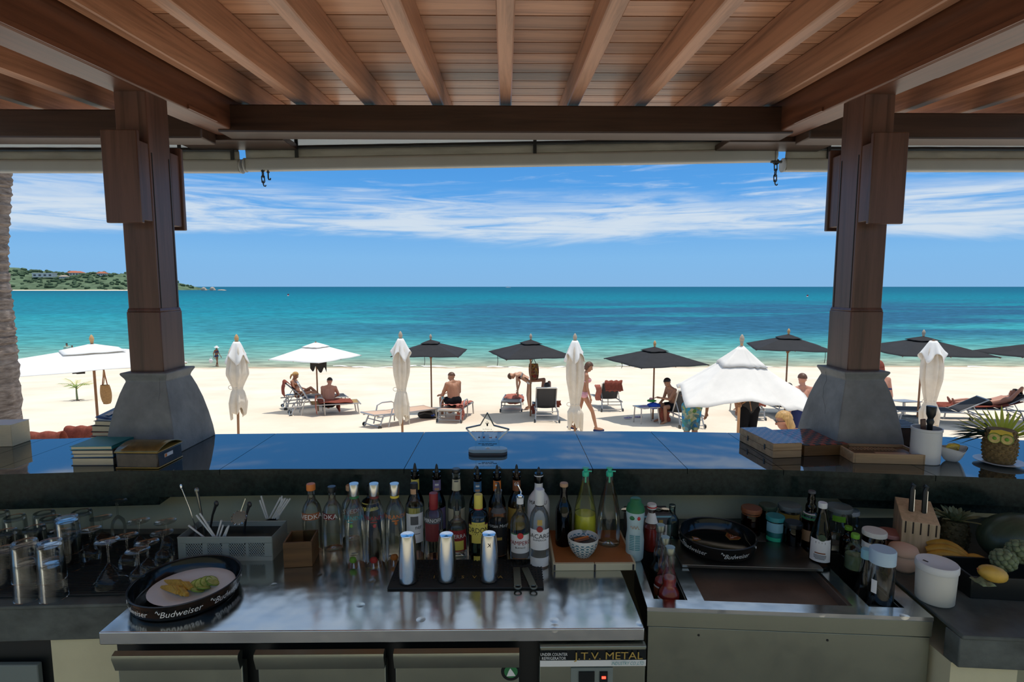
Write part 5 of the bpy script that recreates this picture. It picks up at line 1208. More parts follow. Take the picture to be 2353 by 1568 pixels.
def jar(px, ytop, Y, R, label, gl, lidm, fill=None, lidh=0.016, bands=(), zb=None, words=(), lidr=1.06):
    zb = WRK + 0.0005 if zb is None else zb
    p = atY(px, ytop, Y); H = p.z - zb
    t = thing('storage_jar', label, 'jar', (p.x, Y, zb), facing(p.x, Y))
    mk('jar_body', MB().lathe([(1e-4, 0), (R * 0.94, 0), (R, 0.005), (R, H - lidh - 0.014), (R * 0.88, H - lidh - 0.004), (R * 0.86, H - lidh)], 26, cap=False), MT[gl], t, smooth=50)
    if fill: mk('contents', MB().lathe([(1e-4, 0.003), (R * 0.93, 0.003), (R * 0.95, fill[0] * H), (1e-4, fill[0] * H + 0.002)], 22, cap=False), MT[fill[1]], t, smooth=50)
    mk('lid', MB().lathe([(1e-4, H - lidh), (R * lidr, H - lidh), (R * lidr, H - 0.003), (R * lidr * 0.95, H), (1e-4, H)], 28), MT[lidm], t, smooth=40)
    for z0, z1, a0, a1, m in bands: mk('paper_label', MB().band(R + 0.0005, z0 * H, z1 * H, -90 + a0, -90 + a1, 12), MT[m], t)
    return t
jar(1727, 1166, 2.03, 0.036, 'brown jar with a brown lid behind the beer tray', 'brown_glass', 'brown_label', (0.8, 'brown_label'))
jar(1765, 1160, 2.05, 0.032, 'dark glass jar next to the brown-lidded jar', 'dark_glass', 'leaf_dark', (0.7, 'hair_dark'))
jar(1782, 1185, 1.96, 0.031, 'jar with a pale blue label and teal lid', 'clear_glass', 'teal', (0.6, 'teal'), bands=((0.45, 0.8, -60, 60, 'light_blue'), (0.12, 0.26, -60, 40, 'mint_plastic')))
jar(1815, 1160, 2.05, 0.040, 'wide glass jar with a gold-banded lid', 'clear_glass', 'grey_plastic', (0.6, 'hair_dark'), bands=((0.55, 0.75, -60, 60, 'gold'),))
jar(1824, 1200, 1.92, 0.030, 'dark jar of olives below the gold-banded jar', 'dark_glass', 'black_plastic', (0.7, 'brown_label'))
jar(1930, 1163, 2.00, 0.042, 'tall clear jar with a grey lid and green sticker', 'clear_glass', 'grey_plastic', None, bands=((0.60, 0.78, -30, 30, 'lime_green'),))
jar(1955, 1172, 2.08, 0.030, 'clear jar with a frosted lid near the cream wall', 'clear_glass', 'silver_print')
jar(2010, 1219, 1.765, 0.035, 'dark red jam jar with a white lid', 'brown_glass', 'offwhite_plastic', (0.75, 'sauce_red'), bands=((0.3, 0.72, -75, 10, 'white_paper'),))
jar(2046, 1222, 1.895, 0.040, 'wide tub with a pink lid', 'clear_glass', 'pink_lid', (0.6, 'brown_label'), 0.014)
bottle(1966, 1227, 1.76, 'clear bottle with a lime green screw cap', 'beer', 0.029, 'clear_glass', cap=(0.46, 0.88, 'lime_green'), liquid=(0.42, 'leaf_greygreen'))
bottle(1950, 1210, 1.86, 'slim bottle with a lime green cap beside the clear jar', 'beer', 0.026, 'dark_green_glass', cap=(0.48, 0.88, 'lime_green'))
cwz = wz
pC = IB @ Vector(((C0 + C1) / 2, 0.16, 0)); bo = bottle(1986, 1262, pC.y, 'clear vinegar bottle with a blue cap in the side well', 'sauce', 0.034, 'clear_glass', cap=(0.46, 0.90, 'light_blue'), liquid=(0.40, 'amber_glass'), zb=cwz, labels=((0.05, 0.10, -60, 60, 'white_paper', 'foot_label'),)); bo.location.x = pC.x
pC = IB @ Vector(((C0 + C1) / 2 + 0.002, 0.083, 0)); jo = jar(2025, 1262, pC.y, 0.0355, 'tall clear shaker jar with a frosted white lid in the side well', 'clear_glass', 'pale_blue_lid', (0.42, 'ink_black'), 0.042, bands=((0.62, 0.74, -40, -15, 'white_paper'),), zb=cwz, lidr=1.0); jo.location.x = pC.x
p = atz(2148, 1392, WRK); q = atY(2152, 1292, p.y + 0.03)
H = q.z - WRK
wc = thing('white_canister', 'round white plastic canister with a slotted lid', 'canister', (p.x + 0.022, p.y + 0.030, WRK + 0.0005), facing(p.x, p.y))
mk('canister_body', MB().lathe([(1e-4, 0), (0.046, 0), (0.050, 0.004), (0.052, H * 0.6), (0.053, H - 0.018), (1e-4, H - 0.018)], 30, cap=False), MT['offwhite_plastic'], wc, smooth=50)
ld = mk('lid', MB().lathe([(0.0545, H - 0.022), (0.0555, H - 0.020), (0.0555, H - 0.003), (0.053, H), (0.050, H - 0.0015), (1e-4, H - 0.001)], 30, cap=False), MT['white_plastic'], wc, smooth=40)
mk('lid_slot', MB().box((-0.028, -0.014, H - 0.0006), (0.014, 0.004, 0.0015), rz=-0.5), MT['ink_black'], ld)
p = atz(2085, 1345, WRK)
sh_ = thing('garlic_crock', 'squat peach ceramic crock beside the white canister', 'crock', (p.x + 0.055, p.y + 0.10, WRK + 0.0005))
mk('crock_body', MB().lathe([(1e-4, 0), (0.032, 0), (0.042, 0.012), (0.044, 0.04), (0.036, 0.058), (0.034, 0.062)], 22, cap=False), MT['peach_fabric'], sh_, smooth=60); mk('crock_lid', MB().lathe([(0.044, 0.058), (0.046, 0.064), (0.040, 0.080), (0.020, 0.087), (1e-4, 0.088)], 22, cap=False), MT['peach_fabric'], sh_, smooth=60)
# knife block
p = atY(2105, 1250, 1.93)
kx, ky = atY(2110, 1205, 1.86).x, 1.86
kb = thing('knife_block', 'pale slatted wooden knife block with two knives', 'knife block', (kx, ky + 0.01, WRK + 0.0005), -0.45)
hz = atY(2110, 1178, 1.86).z - WRK
blk = MB(); sx_ = 0.055
blk.add([(-sx_, -0.065, 0), (sx_, -0.065, 0), (sx_, 0.075, 0), (-sx_, 0.075, 0), (-sx_, -0.065, hz * 0.88), (sx_, -0.065, hz * 0.88), (sx_, 0.075, hz * 1.12), (-sx_, 0.075, hz * 1.12)], [(3, 2, 1, 0), (4, 5, 6, 7), (0, 1, 5, 4), (1, 2, 6, 5), (2, 3, 7, 6), (3, 0, 4, 7)])
mk('block_body', blk, MT['block_wood'], kb, bevel=0.002)
for k in range(5): mk('slat_groove', MB().box((-0.044 + 0.022 * k, -0.0655, hz * 0.74), (0.004, 0.002, hz * 0.27)), MT['hair_dark'], kb)
for k, dx in enumerate((-0.018, 0.020)):
    kn = mk('knife_handle', MB().tube([(dx, 0.0, hz * 0.98), (dx, 0.004, hz + 0.075), (dx + 0.004, 0.006, hz + 0.090), (dx - 0.004, 0.006, hz + 0.094)], 0.008, 8), MT['black_plastic'], kb)
    mk('steel_edge', MB().tube([(dx + 0.008, -0.002, hz * 0.99), (dx + 0.008, 0.002, hz + 0.075), (dx + 0.003, 0.004, hz + 0.094)], 0.0012, 5), MT['chrome'], kn)
# ------------------------------------------------------------------ fruit
def leafblade(mb, base, tip, w, sag=0.0, n=6, M=None):
    base, tip = Vector(base), Vector(tip); d = tip - base; s = d.cross(Vector((0, 0, 1)))
    if s.length < 1e-5: s = Vector((1, 0, 0))
    s.normalize(); vs = []; fs = []
    nrm = s.cross(d).normalized()
    for i in range(n + 1):
        u = i / n; p = base + d * u + Vector((0, 0, -sag * u * u)); ww = w * (math.sin(PI * (0.18 + 0.82 * u)) ** 0.7 if u < 1 else 0.02)
        vs += [p - s * ww, p + nrm * ww * 0.35, p + s * ww]
    for i in range(n):
        a = 3 * i
        fs += [(a, a + 1, a + 4, a + 3), (a + 1, a + 2, a + 5, a + 4)]
    mb.add(vs, fs, M); return mb
rind = mat('pineapple_rind', (0.20, 0.13, 0.045), 0.7, var=0.4, vs=40, bmp=0.4, bs=60)
rind2 = mat('pineapple_rind_dark', (0.085, 0.07, 0.028), 0.7, var=0.4, vs=40, bmp=0.4, bs=60)
eye_mesh = None
def pineapple_body(H, R, m, parent, rows=9, around=14):
    prof = [(R * (0.72 + 0.28 * math.sin(PI * min(1, 0.12 + 0.8 * k / 12))), H * k / 12) for k in range(13)]
    core = mk('fruit_core', MB().lathe([(1e-4, 0)] + prof + [(1e-4, H)], 24, cap=False), m, parent, smooth=60)
    eye = mesh_of('rind_eye', MB().lathe([(0.0078, 0), (0.0070, 0.0025), (0.004, 0.0045), (0.0008, 0.008)], 6, cap=False), m, 30)
    for j in range(rows):
        z = H * (0.06 + 0.88 * j / (rows - 1)); r = R * (0.72 + 0.28 * math.sin(PI * min(1, 0.12 + 0.8 * z / H)))
        for k in range(around):
            a = 2 * PI * (k + 0.5 * (j % 2)) / around
            o = bpy.data.objects.new('rind_eye', eye); COL.objects.link(o); o.parent = parent
            o.location = (r * math.cos(a), r * math.sin(a), z); o.rotation_euler = Vector((math.cos(a), math.sin(a), -0.1)).to_track_quat('Z', 'Y').to_euler()
            sc_ = (R / 0.05); o.scale = (sc_ * 1.05, sc_ * 0.95, sc_ * 0.8)
    return core
pp = atY(2190, 1235, 1.90)
pk = thing('pineapple', 'whole dark pineapple with a grey-green crown beside the knife block', 'pineapple', (pp.x, 1.90, WRK + 0.0005), 0.3)
pineapple_body(0.110, 0.046, rind2, pk, 7, 12)
rc = random.Random(21)
for k in range(34):
    a = k * 2.4; l = 0.10 - 0.0018 * k; tl_ = 0.95 - 0.022 * k
    leaf = leafblade(MB(), (0.012 * math.cos(a), 0.012 * math.sin(a), 0.106), (0.012 * math.cos(a) + l * tl_ * math.cos(a), 0.012 * math.sin(a) + l * tl_ * math.sin(a), 0.108 + l * (0.35 + 0.02 * k)), 0.009, 0.02 * tl_)
    mk('crown_leaf', leaf, MT['leaf_greygreen'], pk, smooth=180)
pm_ = atY(2345, 1245, 1.78)
wm = thing('watermelon', 'large dark green watermelon at the back of the fruit', 'watermelon', (pm_.x, 1.785, WRK + 0.0005), 0.0)
mk('melon_skin', MB().ball((0, 0, 0.088), (0.128, 0.098, 0.088), 32), mat('melon_green', (0.045, 0.075, 0.045), 0.35, var=0.35, vs=8, vscale=(1, 5, 1)), wm, smooth=180)
mk('melon_stalk', MB().tube([(0.10, 0.05, 0.110), (0.115, 0.06, 0.125), (0.125, 0.062, 0.128)], [0.006, 0.004, 0.004], 7), MT['wine_cork'], wm)
ban = mat('banana_skin', (0.52, 0.29, 0.035), 0.5, var=0.35, vs=12)
hand = thing('banana_bunch', 'bunch of ripe speckled bananas', 'bananas', (0, 0, 0))
def banana(pa, pb, Y0, Y1_, z0, z1, bend, r=0.0175):
    a, b_ = atz(pa[0], pa[1], z0), atz(pb[0], pb[1], z1); pts = []; rad = []
    for i in range(10):
        u = i / 9; p = a.lerp(b_, u); p.z += bend * math.sin(PI * u); pts.append(p)
        rad.append(r * (0.25 + 0.75 * math.sin(PI * (0.06 + 0.88 * u)) ** 0.45))
    mk('banana', MB().tube(pts, rad, 7), ban, hand, smooth=60)
banana((2130, 1250), (2225, 1284), 0, 0, 0.925, 0.905, 0.020); banana((2128, 1264), (2228, 1290), 0, 0, 0.915, 0.90, 0.020); banana((2132, 1278), (2226, 1294), 0, 0, 0.905, 0.895, 0.016); banana((2140, 1290), (2224, 1299), 0, 0, 0.887, 0.885, 0.010)
st_ = atz(2228, 1290, 0.90)
mk('bunch_stalk', MB().capsule(st_, 0.012, st_ + Vector((0.014, -0.004, 0.0)), 0.010), MT['wine_cork'], hand)
# black fruit tray holding the near fruit
ft = atz(2310, 1385, WRK)
fb = thing('fruit_tray', 'deep black tray holding the mangoes and sugar apples', 'tray', (ft.x + 0.085, ft.y + 0.07, WRK + 0.0005), -0.12)
mk('tray_floor', MB().box((0, 0, 0.004), (0.33, 0.13, 0.007)), MT['black_plastic'], fb); 
for cc, ss in (((0, -0.065, 0.035), (0.33, 0.006, 0.07)), ((0, 0.065, 0.035), (0.33, 0.006, 0.07)), ((-0.165, 0, 0.035), (0.006, 0.136, 0.07)), ((0.165, 0, 0.035), (0.006, 0.136, 0.07))): mk('tray_side', MB().box(cc, ss), MT['black_plastic'], fb, bevel=0.002)
mng = mat('mango_skin', (0.58, 0.36, 0.06), 0.45, var=0.25, vs=10)
def mango(px, py, z, r, rot, label):
    p = atz(px, py, z)
    t = thing('mango', label, 'mango', p, 0, 'mangoes among the fruit', rot=rot)
    mk('mango_flesh', MB().ball((0, 0, 0), r, 20).ball((r[0] * 0.25, 0, r[2] * 0.08), (r[0] * 0.72, r[1] * 0.9, r[2] * 0.9), 16), mng, t, smooth=180); mk('mango_stem', MB().capsule((-r[0] * 0.98, 0, 0), 0.003, (-r[0] * 1.08, 0, 0.002), 0.0025, 6), MT['brown_label'], t)
mango(2281, 1319, 0.945, (0.042, 0.027, 0.025), (0, 0.25, -0.15), 'yellow mango lying in the black fruit tray')
mango(2247, 1289, 0.905, (0.034, 0.022, 0.020), (0, 0.3, -0.4), 'small green-tipped mango at the end of the bananas')
def sugar_apple(px, py, z, R, label):
    p = atz(px, py, z)
    t = thing('sugar_apple', label, 'sugar apple', p, 0, 'knobbly sugar apples in the fruit tray')
    mk('fruit_core', MB().ball((0, 0, 0), R * 0.9, 16), MT['leaf_greygreen'], t, smooth=180)
    sc_ = mesh_of('scale', MB().ball((0, 0, 0), (R * 0.30, R * 0.30, R * 0.22), 8), MT['leaf_greygreen'], 180)
    n = 46
    for k in range(n):
        zc = 1 - 2 * (k + 0.5) / n; a = k * 2.39996; r = math.sqrt(1 - zc * zc); d = Vector((r * math.cos(a), r * math.sin(a), zc))
        o = bpy.data.objects.new('scale', sc_); COL.objects.link(o); o.parent = t; o.location = d * R * 0.88; o.rotation_euler = d.to_track_quat('Z', 'Y').to_euler()
sugar_apple(2306, 1288, 0.955, 0.034, 'knobbly grey-green sugar apple beside the yellow mango'); sugar_apple(2343, 1268, 0.97, 0.036, 'knobbly grey-green sugar apple below the watermelon')
wf = tag(mk('wax_paper', MB().grid(lambda u, v: (0.04 * (u - 0.5), 0.05 * (v - 0.5), 0.006 * math.sin(u * 9) * math.sin(v * 7)), 8, 8), MT['leaf_greygreen'], loc=atz(2258, 1338, 0.935), smooth=180, solid=0.001), 'crumpled green wrapper under the yellow mango', 'wrapper')
# ------------------------------------------------------------------ things standing on the bar counter
# star trophy of clear acrylic
tp = atz(1121, 1044, CTR)
tr = thing('star_trophy', 'clear acrylic star trophy on a rounded base', 'trophy', (tp.x, tp.y + 0.012, CTR), 0.0)
bs_ = MB(); n = 20; hw, hd = 0.082, 0.030
pts = [((hw - hd) * (1 if math.cos(a) >= 0 else -1) + hd * math.cos(a), hd * math.sin(a)) for a in [2 * PI * (k + 0.5) / n for k in range(n)]]
mk('base', bs_.prism(pts, 0.008, 0.022), mat('pale_acrylic', (0.40, 0.55, 0.58), 0.15), tr, bevel=0.003)
mk('base_foot', MB().prism([(x * 1.0, y) for x, y in pts], 0.0, 0.0078), MT['ink_grey'], tr)
k_ = (atY(1170, 1000, tp.y).x - atY(1072, 1000, tp.y).x) / 1.0
def zpx(py): return atY(1121, py, tp.y + 0.012).z - CTR
def xpx(px): return atY(px, 1000, tp.y + 0.012).x - tp.x
star = [(1120, 949), (1135, 978), (1170, 987), (1146, 1010), (1149, 1041), (1121, 1029), (1091, 1041), (1094, 1012), (1071, 984), (1104, 977)]
sp2 = [(xpx(a), zpx(b)) for a, b in star]
SM = Matrix.Rotation(PI / 2, 4, 'X')
mk('star_plate', MB().prism(sp2, -0.006, 0.006, SM), MT['acrylic'], tr, smooth=20)
for i_ in range(10):
    (xa_, za_), (xb_, zb_) = sp2[i_], sp2[(i_ + 1) % 10]
    mk('bevelled_edge', MB().box(((xa_ + xb_) / 2, 0, (za_ + zb_) / 2), (math.hypot(xb_ - xa_, zb_ - za_), 0.0124, 0.0042), ry=-math.atan2(zb_ - za_, xb_ - xa_)), MT['edge_shade' if i_ in (0, 1, 8, 9) else ('white_gloss' if i_ in (2, 4, 5, 7) else 'acrylic')], tr)  # upper edges dark, lower white: the clear star's shading is put into colour
def ttext(s, px, py, wpx, m):
    v, f = txt(s); w = max(q.x for q in v) - min(q.x for q in v); kk = (xpx(px + wpx / 2) - xpx(px - wpx / 2)) / w; cxm = (max(q.x for q in v) + min(q.x for q in v)) / 2
    mk('engraved_line', MB().add([(xpx(px) + (q.x - cxm) * kk, -0.0068, zpx(py) + q.y * kk * 1.1) for q in v], f), MT[m], tr, smooth=0)
ttext('3rd Runner up', 1120, 987, 21, 'ink_black'); ttext('On Friday, 3rd September 2010', 1120, 1014.5, 35, 'ink_black')
def tbar(px0, px1, py, m):
    mk('fine_print', MB().box(((xpx(px0) + xpx(px1)) / 2, -0.0068, zpx(py)), (xpx(px1) - xpx(px0), 0.0004, 0.0024)), MT[m], tr)
for a_, b_, py, m in ((1084, 1092, 991, 'brown_label'), (1093, 1109, 991, 'brown_label'), (1111, 1117, 991, 'brown_label'), (1118.5, 1134, 991, 'brown_label'), (1135, 1157, 991.5, 'brown_label'), (1099, 1105, 1019, 'ink_black'), (1106.5, 1113, 1019, 'ink_black'), (1114.5, 1122, 1019, 'ink_black'), (1123, 1131, 1019, 'ink_black'), (1132, 1142, 1019.5, 'ink_black'), (1107, 1115, 1022, 'ink_black'), (1116, 1120, 1022, 'ink_black'), (1121, 1125, 1022, 'ink_black'), (1126, 1134, 1022.5, 'ink_black')): tbar(a_, b_, py, m)
def at_star(px, py): return Vector((xpx(px), -0.0068, zpx(py)))
c0 = at_star(1120, 974)
fig = MB(); s_ = 0.0011
for a, b_, r in (((0, -5), (0, 0), 3.2), ((0, 2.5), (0, 3.2), 1.6), ((-1.5, 0), (-5.5, 1.5), 1.1), ((-5.5, 1.5), (-5.0, 6), 0.9), ((1.5, 0.5), (5.2, 2.5), 1.1), ((5.2, 2.5), (2.2, 7), 0.9), ((-1.6, 7), (-0.4, 10), 0.7)):
    fig.capsule((c0.x + a[0] * s_, -0.0068, c0.z + a[1] * s_), r * s_, (c0.x + b_[0] * s_, -0.0068, c0.z + b_[1] * s_), r * s_ * 0.9, 8, )
mk('bartender_mark', fig, MT['ink_black'], tr)
for k, (px, m) in enumerate(((1101, 'ink_black'), (1112, 'maroon_label'), (1127, 'maroon_label'), (1140, 'maroon_label'))):
    c1 = at_star(px, 1004)
    pts3 = ([(-0.005, -0.004), (0.005, -0.004), (0.001, 0.001), (0, 0.006), (-0.001, 0.001)], [(-0.006, 0.005), (0, 0.001), (0.006, 0.005), (0.003, -0.001), (0.003, -0.005), (-0.003, -0.005), (-0.003, -0.001)], [(-0.007, -0.001), (0.005, -0.001), (0.007, 0.003), (0.006, -0.005), (-0.006, -0.003)], [(0, 0.005), (0.0015, 0.001), (0.006, 0), (0.0015, -0.001), (0.003, -0.005), (0, -0.002), (-0.003, -0.005), (-0.0015, -0.001), (-0.006, 0), (-0.0015, 0.001)])[k]
    mk('sponsor_mark', MB().prism(pts3, -0.0003, 0.0003, Matrix.Translation(c1) @ SM), MT[m], tr)
# books
def book(px0, px1, pyb, Y, w_d, th, zb, label, cover, rz=0.0, name='book'):
    a, b_ = atY(px0, pyb, Y).x, atY(px1, pyb, Y).x; w = b_ - a
    t = thing(name, label, 'book', ((a + b_) / 2, Y + w_d / 2, zb), rz, 'stacked books by the post')
    mk('page_block', MB().box((0.002, 0, th / 2), (w - 0.006, w_d - 0.004, th - 0.004)), MT['cream_paper'], t)
    for z in (0.001, th - 0.001): mk('cover', MB().box((0, 0, z), (w, w_d, 0.002)), MT[cover], t)
    mk('spine', MB().box((w / 2 - 0.001, 0, th / 2), (0.002, w_d, th)), MT[cover], t)
    return t
z = CTR + 0.0005; Yb = 2.095
lower = [(160, 262, 0.030, 'ink_grey', 'thick book at the bottom of the stack beside the tin'), (163, 260, 0.014, 'blue_label', 'thin book second from the bottom of the stack by the tin'), (161, 262, 0.016, 'ink_grey', 'paperback in the middle of the stack by the tin'), (159, 258, 0.014, 'teal', 'paperback on top of the lower stack with a glossy blue cover')]
zz_ = z
for k, (a, b_, th, cv, lab) in enumerate(lower):
    book(a + 3, b_ - 1, 1060, Yb + 0.006 * (k % 2), 0.150, th, zz_, lab, cv, 0.03 * (k % 2)); zz_ += th + 0.0006
Yb2 = 2.30
zt0 = CTR + 0.0005
fill = [(208, 276, 0.030, 'ink_grey', 'thick book at the bottom of the stack against the pedestal'), (207, 279, 0.030, 'maroon_label', 'book under the topmost three of the pedestal stack')]
zz_ = zt0
for k, (a, b_, th, cv, lab) in enumerate(fill): book(a, b_, 1020, Yb2, 0.14, th, zz_, lab, cv); zz_ += th + 0.0006
for k, (a, b_, th, cv, lab) in enumerate(((208, 278, 0.018, 'maroon_label', 'third book from the top of the pedestal stack'), (209, 276, 0.026, 'ink_black', 'thick black-covered book second from the top of the pedestal stack'), (217, 284, 0.020, 'ink_grey', 'topmost cream-edged book under the blue magazine'))):
    book(a, b_, 985, Yb2, 0.14, th, zz_, lab, cv, -0.06 * k); zz_ += th + 0.0006
mg0 = atY(255, 950, Yb2)
mag = thing('magazine', 'curled blue glossy magazine lying on the pedestal stack of books', 'magazine', (mg0.x, Yb2 + 0.07, zz_ + 0.002))
mk('cover', MB().grid(lambda u, v: (-0.065 + 0.13 * u, -0.075 + 0.15 * v, 0.004 + 0.030 * max(0, 0.55 - u) ** 1.5 + 0.018 * v + 0.012 * max(0, u - 0.6)), 14, 8), mat('magazine_blue', (0.05, 0.15, 0.34), 0.25, var=0.7, vs=14), mag, smooth=180, solid=0.002)
mk('pages', MB().grid(lambda u, v: (-0.060 + 0.12 * u, -0.072 + 0.145 * v, 0.001 + 0.018 * max(0, 0.5 - u) ** 1.5 + 0.015 * v), 14, 8), MT['white_paper'], mag, smooth=180, solid=0.002)
mk('white_print', MB().grid(lambda u, v: (-0.045 + 0.018 * u, -0.045 + 0.05 * v, 0.009 + 0.030 * max(0, 0.55 - (0.02 + 0.018 * u) / 0.13) ** 1.5 + 0.018 * (0.03 + 0.05 * v) / 0.15), 4, 4), MT['silver_print'], mag, smooth=180)
# tin box
a, b_ = atY(266, 1058, 2.055), atY(358, 1060, 2.055)
tb = thing('tin_box', 'dark printed tin box with a gold domed lid beside the books', 'tin box', ((a.x + b_.x) / 2 + 0.006, 2.055 + 0.075, CTR + 0.0005), -0.03)
w = b_.x - a.x + 0.012
mk('tin_body', MB().box((0, 0, 0.032), (w, 0.150, 0.062)), mat('tin_print', (0.03, 0.022, 0.016), 0.25, var=0.8, vs=14), tb, bevel=0.006)
lid = MB(); lid.grid(lambda u, v: ((u - 0.5) * (w + 0.004), (v - 0.5) * 0.154, 0.066 + 0.022 * math.sin(PI * v) ** 0.8), 6, 12)
mk('domed_lid', lid, mat('tin_gold', (0.20, 0.145, 0.05), 0.22, 0.4, var=0.5, vs=10), tb, smooth=60, solid=0.003)
mk('lid_rim', MB().box((0, 0, 0.064), (w + 0.006, 0.157, 0.004)), MT['gold'], tb, bevel=0.002)
mk('foot_rim', MB().box((0, 0, 0.003), (w + 0.004, 0.154, 0.004)), MT['gold'], tb, bevel=0.002)
mk('end_label', MB().box((w / 2 + 0.0005, -0.01, 0.040), (0.001, 0.05, 0.014)), MT['white_paper'], tb); mk('end_mark', MB().box((w / 2 + 0.001, -0.028, 0.040), (0.001, 0.012, 0.012)), MT['orange'], tb)
# paper box at the very end of the counter
p = atY(20, 1010, 2.42)
cbx = thing('card_box', 'cream card box standing on the counter by the palm trunk', 'box', (p.x - 0.03, 2.40, CTR + 0.0005), 0.06)
hq = atY(20, 977, 2.36).z - CTR
mk('carton', MB().box((0, 0, hq / 2), (0.20, 0.10, hq)), MT['cream_paper'], cbx, bevel=0.002); mk('carton_lid', MB().box((0, 0, hq + 0.001), (0.202, 0.102, 0.002)), MT['white_paper'], cbx)
# game boxes
def checker(name, c1, c2, s):
    m, t, out = new_mat(name); b = pbsdf(t, out, c1, 0.12)
    c = t.nodes.new('ShaderNodeTexCoord'); ck = t.nodes.new('ShaderNodeTexChecker'); ck.inputs['Scale'].default_value = s; ck.inputs[1].default_value = (*c1, 1); ck.inputs[2].default_value = (*c2, 1)
    mp = t.nodes.new('ShaderNodeMapping'); mp.inputs['Location'].default_value = (0.0, 0.0, 0.003); t.links.new(c.outputs['Object'], mp.inputs[0]); t.links.new(mp.outputs[0], ck.inputs[0]); t.links.new(ck.outputs[0], b.inputs['Base Color'])
checker('fine_checker', (0.33, 0.19, 0.10), (0.14, 0.07, 0.035), 60)
cA, cB, cC = atz(1713, 1032, CTR), atz(1776, 1054, CTR), atz(1847, 1052, CTR)
gx = thing('chess_box', 'folding wooden chess box with a chequered lid', 'game box', (cB.x, cB.y, CTR + 0.0005), 0.10)
zt_ = 0.062
mk('lower_half', MB().box((0.062, 0.13, 0.015), (0.125, 0.26, 0.029)), MT['box_wood'], gx, bevel=0.001); mk('upper_half', MB().box((0.062, 0.13, 0.0455), (0.125, 0.26, 0.029)), MT['box_wood'], gx, bevel=0.001)
mk('chequered_lid', MB().box((0.062, 0.13, 0.0605), (0.121, 0.256, 0.001)), MT['fine_checker'], gx)
for v_ in (0.06, 0.19): mk('clasp', MB().box((-0.001, v_, 0.031), (0.003, 0.008, 0.022)), MT['dark_metal'], gx)
g2 = thing('checker_board', 'dark board of square tiles lying behind the chess box', 'game board', (cB.x + 0.150, cB.y + 0.035, CTR + 0.0005), 0.10)
mk('board_box', MB().box((0.09, 0.115, 0.022), (0.20, 0.25, 0.043)), MT['brown_box_wood'], g2, bevel=0.001)
tl1 = mesh_of('tile', MB().box((0, 0, 0), (0.0225, 0.0225, 0.003)), mat('tile_red', (0.34, 0.08, 0.05), 0.12), 0); tl2 = mesh_of('tile', MB().box((0, 0, 0), (0.0225, 0.0225, 0.003)), mat('tile_dark', (0.06, 0.055, 0.06), 0.10), 0)
for i in range(8):
    for j in range(10):
        o = bpy.data.objects.new('tile', tl1 if (i + j) % 2 else tl2); COL.objects.link(o); o.parent = g2; o.location = (0.090 + (i - 3.5) * 0.0243, 0.115 + (j - 4.5) * 0.0243, 0.0455)
# domino tray
p0, p1 = atz(1930, 1050, CTR), atz(2108, 1052, CTR)
dt = thing('domino_tray', 'shallow wooden tray of dominoes at the post foot', 'game tray', ((p0.x + p1.x) / 2 - 0.012, 2.15, CTR + 0.0005), -0.10)
w = 0.262; d = 0.135; hh = 0.040
mk('tray_base', MB().box((0, 0, 0.004), (w, d, 0.008)), MT['box_wood'], dt)
for cc, ss in (((0, -d / 2, hh / 2), (w, 0.009, hh)), ((0, d / 2, hh / 2), (w, 0.009, hh)), ((-w / 2, 0, hh / 2), (0.009, d + 0.009, hh)), ((w / 2, 0, hh / 2), (0.009, d + 0.009, hh))): mk('tray_side', MB().box(cc, ss), MT['box_wood'], dt, bevel=0.001)
mk('sliding_lid', MB().box((0, 0.004, 0.028), (w - 0.012, d - 0.014, 0.004)), MT['brown_box_wood'], dt); mk('rules_card', MB().box((0.03, -0.028, 0.031), (0.12, 0.022, 0.001)), MT['wine_cork'], dt)
dots = MB()
for i in range(14):
    for j in range(3): dots.box((-0.10 + 0.0135 * i, 0.018 + 0.013 * j, 0.031), (0.008, 0.006, 0.002))
mk('carved_script', dots, MT['box_wood'], dt)
# napkin box behind the post
p = atz(2096, 1028, CTR)
nb_ = thing('louvred_box', 'small dark box with a slatted lid behind the post', 'box', (p.x + 0.012, p.y + 0.10, CTR + 0.0005), -0.12)
hb_ = atY(2092, 983, p.y + 0.05).z - CTR
mk('box_body', MB().box((0, 0, hb_ / 2), (0.13, 0.17, hb_)), MT['cross_beam_wood'], nb_, bevel=0.002)
for j in range(6): mk('slat', MB().box((0, -0.07 + 0.028 * j, hb_ + 0.003), (0.12, 0.018, 0.006)), MT['cross_beam_wood'], nb_)
# utensil crock
p = atz(2143, 1070, CTR); q = atY(2145, 990, p.y); H = q.z - CTR
uc = thing('utensil_canister', 'tall white canister holding a muddler and wooden spatula', 'canister', (p.x + 0.002, p.y + 0.045, CTR + 0.0005))
mk('canister_wall', MB().lathe([(1e-4, 0), (0.048, 0), (0.051, 0.003), (0.051, H - 0.012), (0.053, H - 0.010), (0.053, H), (0.049, H), (0.047, 0.006), (1e-4, 0.006)], 30, cap=False), MT['white_plastic'], uc, smooth=40)
cx_, cy_ = p.x + 0.002, p.y + 0.045
md = thing('muddler', 'black muddler standing in the white canister', 'muddler', (cx_ + 0.016, cy_ + 0.01, CTR + 0.008), rot=(0, 0.02, 0))
Hm = atY(2152, 935, cy_).z - CTR - 0.008
mk('shaft', MB().lathe([(1e-4, 0), (0.010, 0), (0.010, Hm - 0.075), (0.014, Hm - 0.062), (0.0095, Hm - 0.050), (0.016, Hm - 0.034), (0.018, Hm - 0.004), (0.0165, Hm), (1e-4, Hm)], 18), MT['black_plastic'], md, smooth=40)
mk('muddler_tip', MB().lathe([(1e-4, -0.0005), (0.013, -0.0005), (0.013, 0.02), (1e-4, 0.02)], 14), MT['black_plastic'], md)
